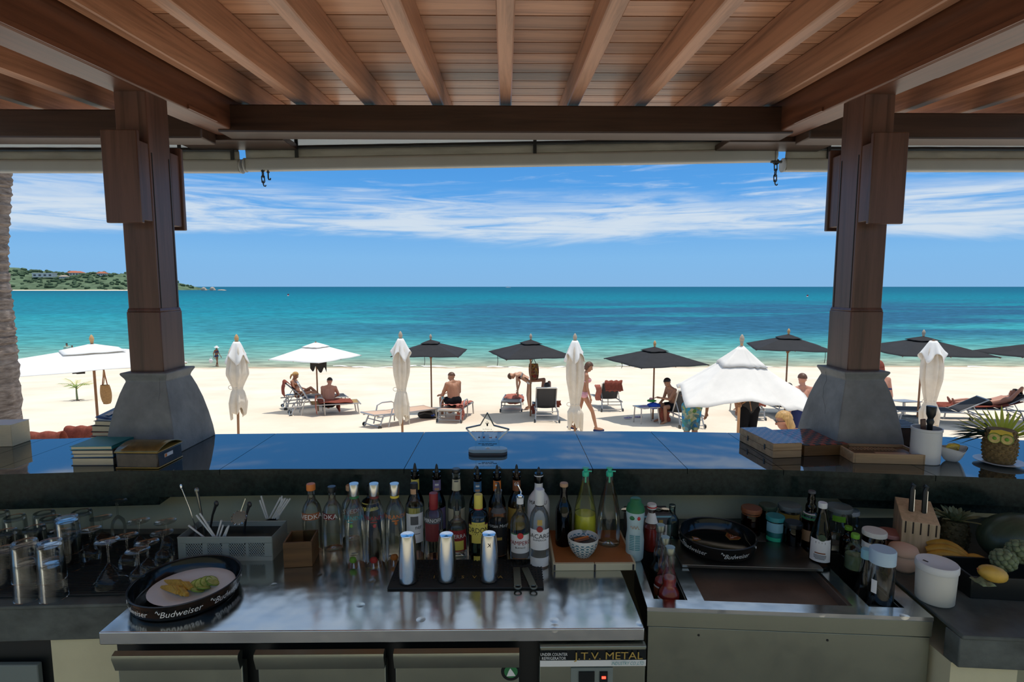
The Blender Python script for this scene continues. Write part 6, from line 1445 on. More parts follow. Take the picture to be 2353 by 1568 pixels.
sp3 = thing('wooden_spatula', 'dark wooden spatula leaning in the white canister', 'spatula', (cx_ - 0.006, cy_ - 0.005, CTR + 0.01), rot=(0, -0.10, 0))
Hs = atY(2130, 962, cy_).z - CTR - 0.01
mk('handle', MB().box((0, 0, Hs / 2), (0.012, 0.006, Hs)), MT['post_wood'], sp3, bevel=0.002); mk('blade', MB().box((0, 0, Hs - 0.03), (0.020, 0.008, 0.06)), MT['post_wood'], sp3, bevel=0.003)
# pointed bowl with lemon
p = atz(2208, 1068, CTR); by = p.y + 0.045
bw_ = thing('pointed_bowl', 'white pointed bowl holding lemon wedges', 'bowl', (p.x, by, CTR + 0.0005), 0.0)
def boat(u, v, inner):
    a = 2 * PI * u; f = 0.35 + 0.65 * v ** 0.7
    r = 1.0 / (abs(math.cos(a)) ** 1.3 + abs(math.sin(a)) ** 1.3) ** (1 / 1.3)
    k = 1.0 - (0.05 if inner else 0)
    return (0.060 * f * r * math.cos(a) * k, 0.050 * f * r * math.sin(a) * k, (0.048 + 0.010 * abs(math.cos(a))) * v ** 1.2 + (0.003 if inner else 0))
bmesh_ = MB().grid(lambda u, v: boat(u, v, False), 32, 8, closed_u=True).grid(lambda u, v: boat(1 - u, v, True), 32, 8, closed_u=True)
bmesh_.prism([boat(k / 32, 0, False)[:2] for k in range(32)], 0, 0.003)
mk('bowl_shell', bmesh_, MT['white_gloss'], bw_, smooth=60)
lemon = mat('lemon_flesh', (0.62, 0.46, 0.14), 0.35, var=0.3, vs=90); lpeel = MT['yellow']
for k, (dx, dy, rz, lab) in enumerate(((-0.008, -0.004, 0.2, 'large lemon wedge on top of the pointed bowl'), (0.022, 0.012, 1.2, 'darker lemon piece tucked behind the large wedge in the bowl'))):
    t = thing('lemon_wedge', lab, 'lemon', (p.x + dx, by + dy, CTR + 0.044), 0, 'lemon pieces in the pointed bowl', rot=(0.5, 0.2, rz))
    r = 0.030 - 0.006 * k
    mk('flesh', MB().grid(lambda u, v: (r * v * math.cos(PI * u), 0, r * v * math.sin(PI * u)), 12, 4).grid(lambda u, v: (r * v * math.cos(PI * u), 0.018 * v * math.sin(PI * u), r * v * math.sin(PI * u) * 0.75), 12, 4), lemon, t, smooth=60)
    mk('peel', MB().grid(lambda u, v: (r * 1.03 * math.cos(PI * u), 0.019 * v * math.sin(PI * u), r * 1.03 * math.sin(PI * u) * (1 - 0.25 * v)), 14, 4), lpeel, t, smooth=60, solid=0.002)
# pineapple with a fruit face on a plate
p = atz(2300, 1078, CTR); py_ = p.y + 0.06
pd = thing('small_plate', 'white saucer under the decorated pineapple', 'plate', (p.x + 0.046, py_, CTR + 0.0005))
mk('saucer', MB().lathe([(1e-4, 0.001), (0.045, 0.001), (0.055, 0.005), (0.080, 0.012), (0.081, 0.014), (0.078, 0.0145), (0.052, 0.008), (1e-4, 0.005)], 36, cap=False), MT['white_gloss'], pd, smooth=60)
fp = thing('decorated_pineapple', 'pineapple with citrus-slice eyes and leaf crown on a saucer', 'pineapple', (p.x + 0.044, py_, CTR + 0.009), facing(p.x, py_))
Hp = atY(2305, 985, py_).z - CTR - 0.012
pineapple_body(Hp, 0.052, rind, fp, 9, 14)
for sx in (-1, 1):
    e = mk('citrus_eye', MB().lathe([(1e-4, 0), (0.019, 0), (0.019, 0.003), (1e-4, 0.004)], 18, Matrix.Translation((0.018 * sx, -0.057, Hp * 0.80)) @ Matrix.Rotation(PI / 2 - 0.1, 4, 'X')), lemon, fp)
    mk('peel_ring', MB().tube([(0.018 * sx + 0.019 * math.cos(a), -0.060, Hp * 0.80 + 0.019 * math.sin(a)) for a in [k * PI / 9 for k in range(18)]], 0.0018, 5, closed=True), MT['leaf_green'], e)
    mk('lime_pupil', MB().ball((0.018 * sx, -0.063, Hp * 0.80), (0.007, 0.003, 0.007), 8), MT['lime_green'], e)
mk('brow_slice', MB().prism([(-0.036, 0), (0.036, 0), (0.030, 0.014), (0, 0.020), (-0.030, 0.014)], 0, 0.006, Matrix.Translation((0, -0.054, Hp * 0.90)) @ Matrix.Rotation(PI / 2 - 0.3, 4, 'X')), MT['yellow'], fp)
rl = random.Random(4)
for k in range(20):   # drooping dark crown leaves to one side
    a = PI * (0.86 + 0.30 * rl.random()) ; l = 0.085 + 0.05 * rl.random()
    base = Vector((-0.035, 0.0, Hp * (0.72 + 0.22 * rl.random()))); tip = base + Vector((l * math.cos(a) * 1.05, l * math.sin(a) * 0.8 - 0.02, 0.035 - 0.085 * rl.random()))
    mk('crown_leaf', leafblade(MB(), base, tip, 0.008, 0.012), MT['leaf_dark'], fp, smooth=180)
for k in range(22):   # fan of pale palm leaflets stuck behind
    f = k / 21; a = math.radians(172 - 150 * f); l = 0.095 + 0.03 * math.sin(PI * f) + 0.015 * (k % 2)
    base = Vector((-0.02 + 0.05 * f, 0.045, Hp * 0.70)); tip = base + Vector((l * math.cos(a) * 1.25, 0.03 + 0.03 * (k % 3), l * math.sin(a) * 0.85))
    mk('palm_leaflet', leafblade(MB(), base, tip, 0.0065, 0.006), MT['leaf_yellow'], fp, smooth=180)
# ------------------------------------------------------------------ parasols
def finial(m, z, s=1.0):
    return MB().lathe([(1e-4, z - 0.02), (0.030 * s, z - 0.02), (0.034 * s, z), (0.028 * s, z + 0.012 * s), (0.040 * s, z + 0.035 * s), (0.043 * s, z + 0.065 * s), (0.034 * s, z + 0.100 * s), (0.018 * s, z + 0.130 * s), (1e-4, z + 0.150 * s)], 14)
def parasol(x, y, H, R, rot, rise, canvas, fin, label, pole='pole_wood', vent=0.30, steep=1.0, straps=(), group='open parasols on the beach', lean=0.0, z0=None, lift=0.0, pleat=0.0):
    g = ground(x, y) if z0 is None else z0
    t = thing('beach_parasol', label, 'parasol', (x, y, g), 0, group, rot=(0, lean, 0))
    mk('pole', MB().lathe([(0.024, -0.25), (0.024, H - 0.03)], 12), MT[pole], t)
    if fin != 'white_canvas': mk('finial', finial(fin, H - 0.02), MT[fin], t, smooth=60)
    zt = H - 0.05
    def rad(a):
        q = (a - rot) % (PI / 2) - PI / 4
        r = R * math.cos(PI / 4) / math.cos(q)
        return r
    def can(u, v, s0, s1, dz, flare):
        a = rot + 2 * PI * u; s = s0 + (s1 - s0) * v; r = rad(a) * s
        q = (a - rot) % (PI / 4); sag = 0.012 * math.sin(q * 4) ** 2 * s - lift * s * s * math.sin(2 * (a - rot)) ** 2 + pleat * s * math.sin(14 * (a - rot) + 3 * math.sin(5 * a)) * (0.6 + 0.4 * math.sin(3 * a))
        z = zt - rise * (s ** steep) + dz - sag - flare * v * v * (0.7 + 0.3 * math.sin(8 * (a - rot)))
        return (r * math.cos(a), r * math.sin(a), z)
    mk('canopy', MB().grid(lambda u, v: can(u, v, vent * 0.75, 1.0, -0.045, 0.0), 64, 10, closed_u=True), MT[canvas], t, smooth=(9 if not pleat else 60), solid=0.006)
    mk('vent_cap', MB().grid(lambda u, v: can(u, v, 0.03, vent, 0.0, 0.012), 64, 6, closed_u=True), MT[canvas], t, smooth=60, solid=0.006)
    for k in range(8):
        a = rot + PI / 4 * k; r = rad(a) * 0.985
        mk('rib', MB().tube([(0.03 * math.cos(a), 0.03 * math.sin(a), zt - 0.085), (r * 0.5 * math.cos(a), r * 0.5 * math.sin(a), zt - rise * 0.5 ** steep - 0.075), (r * math.cos(a), r * math.sin(a), zt - rise - 0.062)], 0.009, 5), MT['pole_wood'], t)
        mk('strut', MB().tube([(0.03 * math.cos(a), 0.03 * math.sin(a), zt - rise - 0.18), (r * 0.5 * math.cos(a), r * 0.5 * math.sin(a), zt - rise * 0.5 ** steep - 0.08)], 0.007, 5), MT['pole_wood'], t)
    mk('hub', MB().lathe([(0.04, zt - rise - 0.22), (0.045, zt - rise - 0.20), (0.045, zt - rise - 0.16), (0.03, zt - rise - 0.15)], 12), MT['pole_wood'], t)
    for k, ln in straps:
        a = rot + PI / 4 * k; r = rad(a) * 0.97
        mk('tie_strap', MB().tube([(r * math.cos(a), r * math.sin(a), zt - rise - 0.05), (r * math.cos(a) + 0.01, r * math.sin(a), zt - rise - 0.05 - ln * 0.6), (r * math.cos(a) - 0.015, r * math.sin(a), zt - rise - 0.05 - ln)], 0.008, 5), MT[canvas if 'black' in canvas else 'straw_bag'], t)
    return t
def spot(px, py): p = sandp(px, py); return p.x, p.y
def Hpx(px, py, y): return atY(px, py, y).z
x, y = spot(228, 1036); U1 = (x, y)
parasol(x + 0.02, y, Hpx(218, 770, y) - ground(x, y) - 0.12, 1.95, math.radians(-92), 0.34, 'white_canvas', 'finial_tan', 'large white parasol beside the palm seedling', vent=0.36, steep=0.85, straps=((1, 0.28), (7, 0.3)))
x, y = spot(731, 945); U3 = (x, y)
parasol(x, y, Hpx(725, 783, y) - ground(x, y), 1.40, math.radians(-68), 0.44, 'white_canvas', 'white_canvas', 'white parasol over the couple on loungers', vent=0.30)
x, y = spot(992, 945); U5 = (x, y)
parasol(x, y, Hpx(990, 770, y) - ground(x, y) - 0.1, 1.45, math.radians(-48), 0.37, 'black_canvas', 'finial_grey', 'black parasol over the man holding a bottle', straps=((7, 0.25),), vent=0.26)
x, y = spot(1219, 958); U6 = (x, y)
parasol(x, y, Hpx(1220, 769, y) - ground(x, y) - 0.1, 1.45, math.radians(-30), 0.38, 'black_canvas', 'finial_grey', 'black parasol with a floral bag hung from its pole', straps=((5, 0.3),), vent=0.26)
x, y = spot(1500, 965); U8 = (x, y)
parasol(x, y, Hpx(1500, 785, y) - ground(x, y) - 0.1, 1.48, math.radians(-28), 0.37, 'black_canvas', 'finial_tan', 'black parasol beside the table with the blue bag', straps=((5, 0.14),), vent=0.27)
x, y = spot(1803, 948); U10 = (x, y)
parasol(x, y, Hpx(1802, 757, y) - ground(x, y) - 0.1, 1.50, math.radians(-62), 0.36, 'black_canvas', 'finial_tan', 'black parasol behind the half-furled cream parasol', straps=((0, 0.4), (1, 0.45)), vent=0.30)
x, y = spot(2107, 972); U11 = (x, y)
pr = parasol(x, y, Hpx(2108, 760, y) - ground(x, y) - 0.1, 1.62, math.radians(-52), 0.37, 'black_canvas', 'finial_grey', 'black parasol on a stone block by the pineapple-side post', vent=0.26)
mk('stone_base', MB().box((-0.02, 0, 0.06), (0.62, 0.5, 0.20)), MT['concrete'], pr, bevel=0.03)
x, y = atY(2440, 900, 13.5).x, 13.5
parasol(x, y, Hpx(2440, 772, y) - ground(x, y), 1.95, math.radians(-35), 0.42, 'black_canvas', 'finial_grey', 'black parasol whose corner alone reaches into view past the closed one', vent=0.26)
x, y = atY(2480, 900, 19).x, 19.0
parasol(x, y, 2.15, 2.1, math.radians(-40), 0.45, 'white_canvas', 'finial_tan', 'white parasol whose tip alone shows under the cropped black one', vent=0.26)
# the half-furled cream parasol
x, y = spot(1693, 1062); U9 = (x, y)
h9 = Hpx(1693, 768, y) - ground(x, y) - 0.13
parasol(x, y, h9, 1.48, math.radians(-58), 0.95, 'ivory_canvas', 'finial_grey', 'half-furled cream parasol being put up by two people', pole='pale_pole_wood', vent=0.36, steep=0.92, lift=0.16, pleat=0.034, group='cream parasols along the bar')
def closed_parasol(px, ytop, ybot, Y, label, lean=0.0, seed=1, has_finial=True, tie=0.5, wide=1.0, fin='finial_grey', bulge=1.0):
    r = random.Random(seed)
    p = atY(px, ytop, Y); g = ground(p.x, Y); H = p.z - g - (0.13 if has_finial else 0.0)
    zb = atY(px, ybot, Y).z - g
    t = thing('closed_parasol', label, 'parasol', (p.x, Y, g), 0, 'furled cream parasols along the bar', rot=(0, lean, 0))
    mk('pole', MB().lathe([(0.024, -0.25), (0.024, H + 0.02)], 12), MT['pole_wood'], t)
    if has_finial: mk('finial', finial('f', H), MT[fin], t, smooth=60)
    Lc = H - zb; ph = [r.random() * 6.28 for _ in range(6)]
    zt_ = zb + Lc * (1 - tie)
    def prof(v):   # v 0 top .. 1 bottom
        pts = [(0, 0.045), (0.10, 0.115), (0.28, 0.150), (0.42, 0.150 * bulge), (tie - 0.02, 0.088), (tie, 0.080), (tie + 0.04, 0.110), (0.80, 0.145), (0.93, 0.130), (1.0, 0.120)]
        for (a, ra), (b, rb) in zip(pts, pts[1:]):
            if a <= v <= b: return (ra + (rb - ra) * (v - a) / max(b - a, 1e-6)) * wide
        return 0.1
    def body(u, v):
        a = 2 * PI * u; rr = prof(v)
        amp = 0.30 * (0.4 + 0.6 * min(1, abs(v - tie) * 4)) 
        rr *= 1 + amp * (0.55 * math.cos(8 * a + ph[0] + 1.2 * v) + 0.35 * math.cos(5 * a + ph[1] - 2.0 * v) + 0.2 * math.cos(13 * a + ph[2] + 3 * v))
        zz2 = H - 0.03 - Lc * v
        if v > 0.75: zz2 += 0.16 * (v - 0.75) * 4 * (0.5 + 0.5 * math.cos(2 * a + ph[3])) + 0.06 * (v - 0.75) * 4 * math.cos(5 * a + ph[4])
        return (rr * math.cos(a), rr * math.sin(a), zz2)
    mk('furled_canvas', MB().grid(body, 72, 36, closed_u=True), MT['cream_canvas'], t, smooth=50, solid=0.006)
    def capf(u, v):
        a = 2 * PI * u; rr = (0.05 + 0.135 * v ** 0.8) * wide * (1 + 0.16 * v * (math.cos(6 * a + ph[2]) + 0.5 * math.cos(9 * a + ph[5])))
        return (rr * math.cos(a), rr * math.sin(a), H - 0.005 - 0.36 * v + 0.10 * v * v * math.cos(4 * a + ph[3]))
    mk('vent_cap', MB().grid(capf, 64, 10, closed_u=True), MT['white_canvas'], t, smooth=50, solid=0.006)
    ring = [((0.088 * wide) * math.cos(a), (0.088 * wide) * math.sin(a), zt_) for a in [k * PI / 10 for k in range(20)]]
    tb_ = mk('tie_cord', MB().tube(ring, 0.010, 6, closed=True), MT['cream_canvas'], t)
    mk('knot_loop', MB().tube([(-0.09 * wide + 0.05 * math.cos(a) - 0.03, -0.02, zt_ + 0.04 * math.sin(a)) for a in [k * PI / 6 for k in range(12)]], 0.006, 5, closed=True), MT['cream_canvas'], tb_)
    return t
closed_parasol(535, 770, 955, 11.0, 'furled cream parasol with a tan knob beside the post', 0.03, 1, True, 0.62, 1.05, 'finial_tan', 1.15)
closed_parasol(920, 763, 965, 11.0, 'furled cream parasol tied with a knot before the empty lounger', 0.0, 2, True, 0.62, 1.0, 'finial_grey', 0.95)
closed_parasol(1324, 768, 985, 11.2, 'furled cream parasol the walking woman passes behind', -0.01, 3, True, 0.72, 1.05, 'finial_grey', 1.0)
closed_parasol(2150, 783, 985, 11.4, 'furled cream parasol without a knob beside the white canister', -0.02, 4, False, 0.68, 1.2, 'finial_grey', 1.0)
# ------------------------------------------------------------------ loungers: feet to the sea, head towards the bar
def lounger(x, y, rz, back, label, sling='mesh_fabric', arms=True, group='metal sun loungers', wheels=True, back_len=0.74, z=None):
    t = thing('sun_lounger', label, 'sun lounger', (x, y, ground(x, y) if z is None else z), rz, group)
    t.rotation_euler = (-math.atan(0.095) * math.cos(rz), 0, rz)
    sh = 0.34; wd = 0.30; yh = -0.25; yf = 1.15
    by, bz = yh - back_len * math.cos(back), sh + back_len * math.sin(back)
    for s in (-1, 1):
        mk('side_rail', MB().tube([(s * wd, yh - 0.65, sh - 0.03), (s * wd, yh, sh), (s * wd, yf, sh), (s * wd, yf + 0.03, sh - 0.03)], 0.020, 8), MT['lounger_metal'], t)
        mk('back_rail', MB().tube([(s * (wd - 0.02), yh, sh + 0.01), (s * (wd - 0.02), by, bz)], 0.018, 8), MT['lounger_metal'], t)
        mk('leg', MB().tube([(s * wd, yf - 0.08, sh), (s * (wd + 0.02), yf - 0.02, -0.02)], 0.020, 8), MT['lounger_metal'], t)
        mk('leg', MB().tube([(s * wd, yh - 0.45, sh), (s * (wd + 0.02), yh - 0.60, -0.02)], 0.020, 8), MT['lounger_metal'], t)
        mk('back_prop', MB().tube([(s * (wd - 0.03), yh - 0.45, sh - 0.05), (s * (wd - 0.03), (yh + by) / 2, (sh + bz) / 2)], 0.012, 6), MT['lounger_metal'], t)
        if wheels: mk('wheel', MB().lathe([(1e-4, -0.015), (0.055, -0.015), (0.060, 0), (0.055, 0.015), (1e-4, 0.015)], 14, Matrix.Translation((s * (wd + 0.04), yh - 0.58, 0.045)) @ Matrix.Rotation(PI / 2, 4, 'Y')), MT['dark_metal'], t)
        if arms: mk('armrest', MB().tube([(s * (wd + 0.02), yh - 0.30, 0.02), (s * (wd + 0.03), yh - 0.20, 0.50), (s * (wd + 0.03), yh - 0.05, 0.56), (s * (wd + 0.03), yh + 0.26, 0.56), (s * (wd + 0.03), yh + 0.34, 0.52), (s * (wd + 0.02), yh + 0.38, 0.02)], 0.018, 8), MT['lounger_metal'], t)
    mk('seat_sling', MB().grid(lambda u, v: ((u - 0.5) * 2 * (wd - 0.01), yh + (yf - yh) * v, sh + 0.012 - 0.02 * math.sin(PI * u)), 8, 10), MT[sling], t, smooth=180, solid=0.008)
    mk('back_sling', MB().grid(lambda u, v: ((u - 0.5) * 2 * (wd - 0.03), yh + (by - yh) * v, sh + 0.012 + (bz - sh) * v), 6, 8), MT[sling], t, smooth=180, solid=0.008)
    mk('head_bar', MB().tube([(-wd + 0.02, by, bz), (wd - 0.02, by, bz)], 0.024, 8), MT['white_plastic' if back > 0.8 else 'lounger_metal'], t)
    mk('foot_bar', MB().tube([(-wd, yf + 0.02, sh - 0.02), (wd, yf + 0.02, sh - 0.02)], 0.018, 8), MT['lounger_metal'], t)
    for yy, z_ in ((yh - 0.60, 0.07), (yh - 0.45, sh - 0.05), (yh - 0.52, 0.20)): mk('crossbar', MB().tube([(-wd, yy, z_), (wd, yy, z_)], 0.014, 6), MT['lounger_metal'], t)
    return t
def sheet(root, path, x0, x1, m, name, label, cat, wav=0.02, seed=1, nu=18, group=None, fr=0.02):
    # cloth laid along a path of (y, z) points in a lounger's own frame
    r = random.Random(seed); ph = [r.random() * 6.28 for _ in range(4)]
    pts = [Vector((0, a, b)) for a, b in path]
    seg = [(q - p).length for p, q in zip(pts, pts[1:])]; tot = sum(seg)
    def at(s):
        d = s * tot
        for i, l in enumerate(seg):
            if d <= l or i == len(seg) - 1: return pts[i].lerp(pts[i + 1], min(1, d / l))
            d -= l
    def fn(u, v):
        p = at(v); w = wav * math.sin(u * 11 + ph[0] + 4 * v) * math.sin(v * 7 + ph[1])
        e = fr * math.sin(v * 9 + ph[2]) 
        return (x0 + (x1 - x0) * u + e, p.y - abs(w) * 0.6, p.z + abs(w) + 0.01)
    o = mk(name, MB().grid(fn, nu, 28), MT[m], smooth=180, solid=0.012)
    o.location = root.location; o.rotation_euler = root.rotation_euler
    return tag(o, label, cat, group)
def over_back(back, drop=0.35, bl=0.74, front=0.5):
    by, bz = -0.25 - bl * math.cos(back), 0.34 + bl * math.sin(back)
    f = (by + (-0.25 - by) * front, bz + (0.36 - bz) * front + 0.02)
    return [(f[0] + 0.03, f[1] + 0.02), (by + 0.04, bz + 0.03), (by - 0.01, bz + 0.045), (by - 0.05, bz + 0.01), (by - 0.06, bz - drop)]
def side_table(x, y, rz, label, s=0.45):
    t = thing('beach_table', label, 'table', (x, y, ground(x, y)), rz, 'low beach tables')
    t.rotation_euler = (-math.atan(0.095), 0, rz)
    mk('table_top', MB().box((0, 0, 0.45), (s, s, 0.025)), MT['lounger_metal'], t, bevel=0.004)
    for a in (-1, 1):
        for b in (-1, 1): mk('leg', MB().tube([(a * (s / 2 - 0.05), b * (s / 2 - 0.05), 0.44), (a * (s / 2 - 0.02), b * (s / 2 - 0.02), -0.02)], 0.018, 8), MT['lounger_metal'], t)
    return t
def place(px, py): return spot(px, py)
# the couple's loungers, turned sideways under the white parasol
xa, ya = spot(665, 944); LA = lounger(xa + 0.35, ya + 0.9, -1.05, 0.75, 'lounger with a rust towel where the blonde woman sits', 'mesh_fabric', False)
sheet(LA, over_back(0.75, 0.42), -0.30, 0.30, 'rust_towel', 'beach_towel', 'rust-brown towel over the back of the blonde woman\'s lounger', 'towel', 0.05, 1)
xb, yb2 = spot(700, 955); LB = lounger(xb + 0.36, yb2 + 0.25, -1.15, 1.05, 'tan-backed lounger in front of the seated couple', 'tan_fabric', True)
sheet(LB, [(-0.05, 0.40), (0.25, 0.39), (0.6, 0.375), (0.95, 0.37)], -0.34, 0.36, 'rust_towel', 'beach_towel', 'dark rust towel spread on the tan-backed lounger seat', 'towel', 0.03, 2)
sheet(LB, [(-0.12, 0.62), (-0.14, 0.46), (-0.12, 0.20), (-0.10, 0.06)], 0.20, 0.44, 'coral_towel', 'beach_towel', 'coral towel hanging over the tan-backed lounger armrest', 'towel', 0.04, 3)
xt, yt = spot(662, 940); tA = side_table(xt + 0.1, yt + 0.15, 0.2, 'low table between the couple\'s loungers', 0.42)
sheet(LB, [(0.55, 0.36), (0.58, 0.22), (0.56, 0.06)], -0.42, 0.30, 'rust_towel', 'beach_towel', 'rust towel hanging from the lounger under the seated man', 'towel', 0.05, 4)
# empty lounger before the furled parasol
xc, yc = spot(890, 985); LC = lounger(xc + 0.12, yc + 0.75, -0.72, 0.05, 'empty lounger with its back lowered beside the furled parasol', 'peach_fabric', True)
# the man with the bottle
xd, yd = spot(1036, 972); LD = lounger(xd + 0.05, yd + 0.85, -0.12, 0.03, 'flat lounger with coral towel the man with a bottle sits on', 'peach_fabric', True)
sheet(LD, [(-0.62, 0.42), (-0.2, 0.40), (0.5, 0.38), (0.9, 0.37)], -0.26, 0.34, 'coral_towel', 'beach_towel', 'coral towel spread beneath the man with a bottle', 'towel', 0.05, 5)
sheet(LD, [(-0.55, 0.40), (-0.56, 0.25), (-0.58, 0.02)], 0.14, 0.36, 'coral_towel', 'beach_towel', 'coral towel end hanging to the sand behind the seated man', 'towel', 0.05, 6)
# the bending woman's lounger
xe, ye = spot(1178, 948); LE = lounger(xe, ye + 0.85, 0.0 - 0.06, 0.02, 'lounger with a heap of coral towels the bikini woman bends over', 'mesh_fabric', False)
def heap(px, py, y, r, m, label, cat, seed, name='towel_heap', zoff=0.0):
    p = atY(px, py, y); rr = random.Random(seed); ph = [rr.random() * 6 for _ in range(4)]
    def fn(u, v):
        a = 2 * PI * u; b = PI * v; n = 1 + 0.10 * math.sin(5 * a + ph[0]) * math.sin(3 * b + ph[1]) + 0.06 * math.sin(11 * a + ph[2] + 4 * b)
        return (r[0] * n * math.sin(b) * math.cos(a), r[1] * n * math.sin(b) * math.sin(a), r[2] * n * math.cos(b))
    return tag(mk(name, MB().grid(fn, 36, 18, closed_u=True), MT[m], loc=(p.x, y, p.z + zoff), smooth=180), label, cat)
heap(1181, 917, ye + 1.0, (0.34, 0.30, 0.16), 'coral_towel', 'crumpled coral towel heap on the lounger below the bending woman', 'towel', 8)
xf, yf_ = spot(1257, 972); LF = lounger(xf, yf_ + 0.80, 0.0, 0.95, 'dark lounger with raised back where a person lies knees up', 'mesh_fabric', False)
sheet(LF, [(0.1, 0.38), (0.1, 0.30), (0.0, 0.12)], -0.38, -0.28, 'rust_towel', 'beach_towel', 'rust towel trailing beside the lounger with knees-up sunbather', 'towel', 0.03, 9); 
sheet(LF, [(-0.30, 0.52), (-0.2, 0.42), (0.1, 0.30)], 0.30, 0.44, 'rust_towel', 'beach_towel', 'rust towel bunched at the far arm of the raised lounger', 'towel', 0.05, 10)
xg, yg = spot(1404, 946); LG = lounger(xg, yg + 0.80, 0.04, 0.85, 'unoccupied lounger with a coral towel thrown over its back', 'mesh_fabric', False)
sheet(LG, over_back(0.85, 0.30, front=0.2), -0.22, 0.34, 'rust_towel', 'beach_towel', 'rust towel thrown over the unoccupied lounger back', 'towel', 0.05, 11)
sheet(LG, [(-0.55, 0.80), (-0.62, 0.72), (-0.60, 0.40), (-0.58, 0.30)], -0.48, -0.30, 'coral_towel', 'beach_towel', 'pale coral towel hanging at the side of the unoccupied lounger', 'towel', 0.03, 12)
xh, yh_ = spot(1492, 977); TH = side_table(xh, yh_ + 0.30, 0.15, 'low beach table carrying the blue bag', 0.56)
hp = lambda px, py, yy: atY(px, py, yy)
heap(1502, 932, yh_ + 0.28, (0.17, 0.13, 0.085), 'blue_cloth', 'shiny blue bag on the low beach table', 'bag', 13, 'blue_bag', -0.01); heap(1481, 936, yh_ + 0.25, (0.15, 0.10, 0.05), 'lilac_cloth', 'lilac cloth beside the blue bag on the table', 'cloth', 14, 'folded_cloth')
heap(1497, 923, yh_ + 0.33, (0.12, 0.10, 0.035), 'green_cloth', 'green cloth on top of the blue bag', 'cloth', 15, 'folded_cloth', 0.02); heap(1496, 919, yh_ + 0.36, (0.05, 0.05, 0.035), 'pink_cloth', 'small pink bundle on the green cloth', 'cloth', 16, 'folded_cloth', 0.02)
xi, yi = spot(1556, 985); LI = lounger(xi + 0.30, yi + 0.80, 0.10, 1.0, 'raised lounger beside the young seated man', 'mesh_fabric', False)
sheet(LI, [(0.05, 0.40), (0.0, 0.37), (-0.02, 0.20), (0.0, 0.03)], -0.52, -0.26, 'rust_towel', 'beach_towel', 'rust towel hanging beside the young man\'s leg', 'towel', 0.04, 17)
xj, yj = spot(1752, 968); LJ = lounger(xj, yj + 0.95, -0.25, 0.55, 'lounger with a draped towel behind the cream parasol', 'mesh_fabric', False)
sheet(LJ, over_back(0.55, 0.34), -0.33, 0.33, 'rust_towel', 'beach_towel', 'rust towel draped over the lounger behind the cream parasol', 'towel', 0.04, 18)
xk, yk = spot(1836, 972); LK = lounger(xk, yk + 0.95, -0.15, 0.9, 'dark-backed lounger next to the cracked pedestal', 'black_cloth', False)
xl, yl = spot(2215, 985); LL = lounger(xl + 0.25, yl + 1.0, 1.30, 0.5, 'sideways lounger with raised back past the closed parasol', 'mesh_fabric', False)
xm, ym = spot(2318, 985); LM = lounger(xm + 0.75, ym + 1.6, 1.35, 0.55, 'rust-covered lounger where a sunbather rests an arm behind the head', 'mesh_fabric', False)
sheet(LM, [(-0.75, 0.55), (-0.2, 0.40), (0.4, 0.385), (1.15, 0.38), (1.18, 0.2)], -0.34, 0.34, 'rust_towel', 'beach_towel', 'rust towel covering the sunbather\'s lounger', 'towel', 0.02, 19)
xn, yn = spot(2100, 962); TN = side_table(xn + 0.05, yn + 0.45, 0.1, 'low table beside the stone parasol base', 0.62)
# towelled loungers just outside the bar
for px, py, y, wd_, lab, lab2, sd in ((178, 985, 8.0, 0.30, 'lounger right outside the bar beside the book stack', 'rust towel over the lounger back showing beside the book stack', 20), (44, 1000, 7.5, 0.40, 'lounger right outside the bar beyond the card box', 'rust towel on the lounger just showing above the counter end', 21)):
    p = atY(px, py, y); g = ground(p.x, y); hgt = p.z - g
    an = math.asin(min(0.97, (hgt - 0.40) / 0.74)) if hgt - 0.40 < 0.74 else 1.3
    lo = lounger(p.x, y + 0.30 + 0.74 * math.cos(an), 0.08, an, lab, 'mesh_fabric', False)
    sheet(lo, over_back(an, 0.4), -wd_, wd_, 'rust_towel', 'beach_towel', lab2, 'towel', 0.03, sd)
# ------------------------------------------------------------------ small beach things
def flipflop(px, py, rz):
    x, y = spot(px, py); t = thing('flip_flop', 'one of a pair of pale flip-flops lying on the shaded sand', 'flip-flop', (x, y, ground(x, y) + 0.012), rz, 'pair of flip-flops by the table')
    mk('sole', MB().lathe([(1e-4, 0), (0.05, 0), (0.052, 0.01), (0.05, 0.02), (1e-4, 0.02)], 16, sx=2.6, sy=1.0), MT['lilac_cloth'], t)
    mk('strap', MB().tube([(0.07, 0, 0.02), (0.04, 0.0, 0.05), (-0.01, 0.045, 0.02)], 0.007, 6).tube([(0.04, 0, 0.05), (-0.01, -0.045, 0.02)], 0.007, 6), MT['white_cloth'], t)
flipflop(1443, 962, 0.3); flipflop(1466, 960, 0.1)
x, y = spot(989, 960)
rk = thing('backpack', 'black backpack slumped at the parasol pole', 'backpack', (x - 0.05, y - 0.15, ground(x, y)), 0.2)
mk('pack_body', MB().grid(lambda u, v: ((0.34 + 0.05 * math.sin(9 * u)) * math.sin(PI * v) * math.cos(2 * PI * u), 0.20 * math.sin(PI * v) * math.sin(2 * PI * u), 0.13 + 0.15 * math.cos(PI * v)), 28, 14, closed_u=True), MT['charcoal_cloth'], rk, smooth=180)
mk('shoulder_strap', MB().tube([(-0.25, -0.12, 0.16), (-0.1, -0.2, 0.22), (0.1, -0.2, 0.18), (0.26, -0.14, 0.06)], 0.02, 6), MT['ink_grey'], rk); mk('blue_patch', MB().ball((0.12, -0.16, 0.14), (0.07, 0.05, 0.04), 10), MT['blue_cloth'], rk)
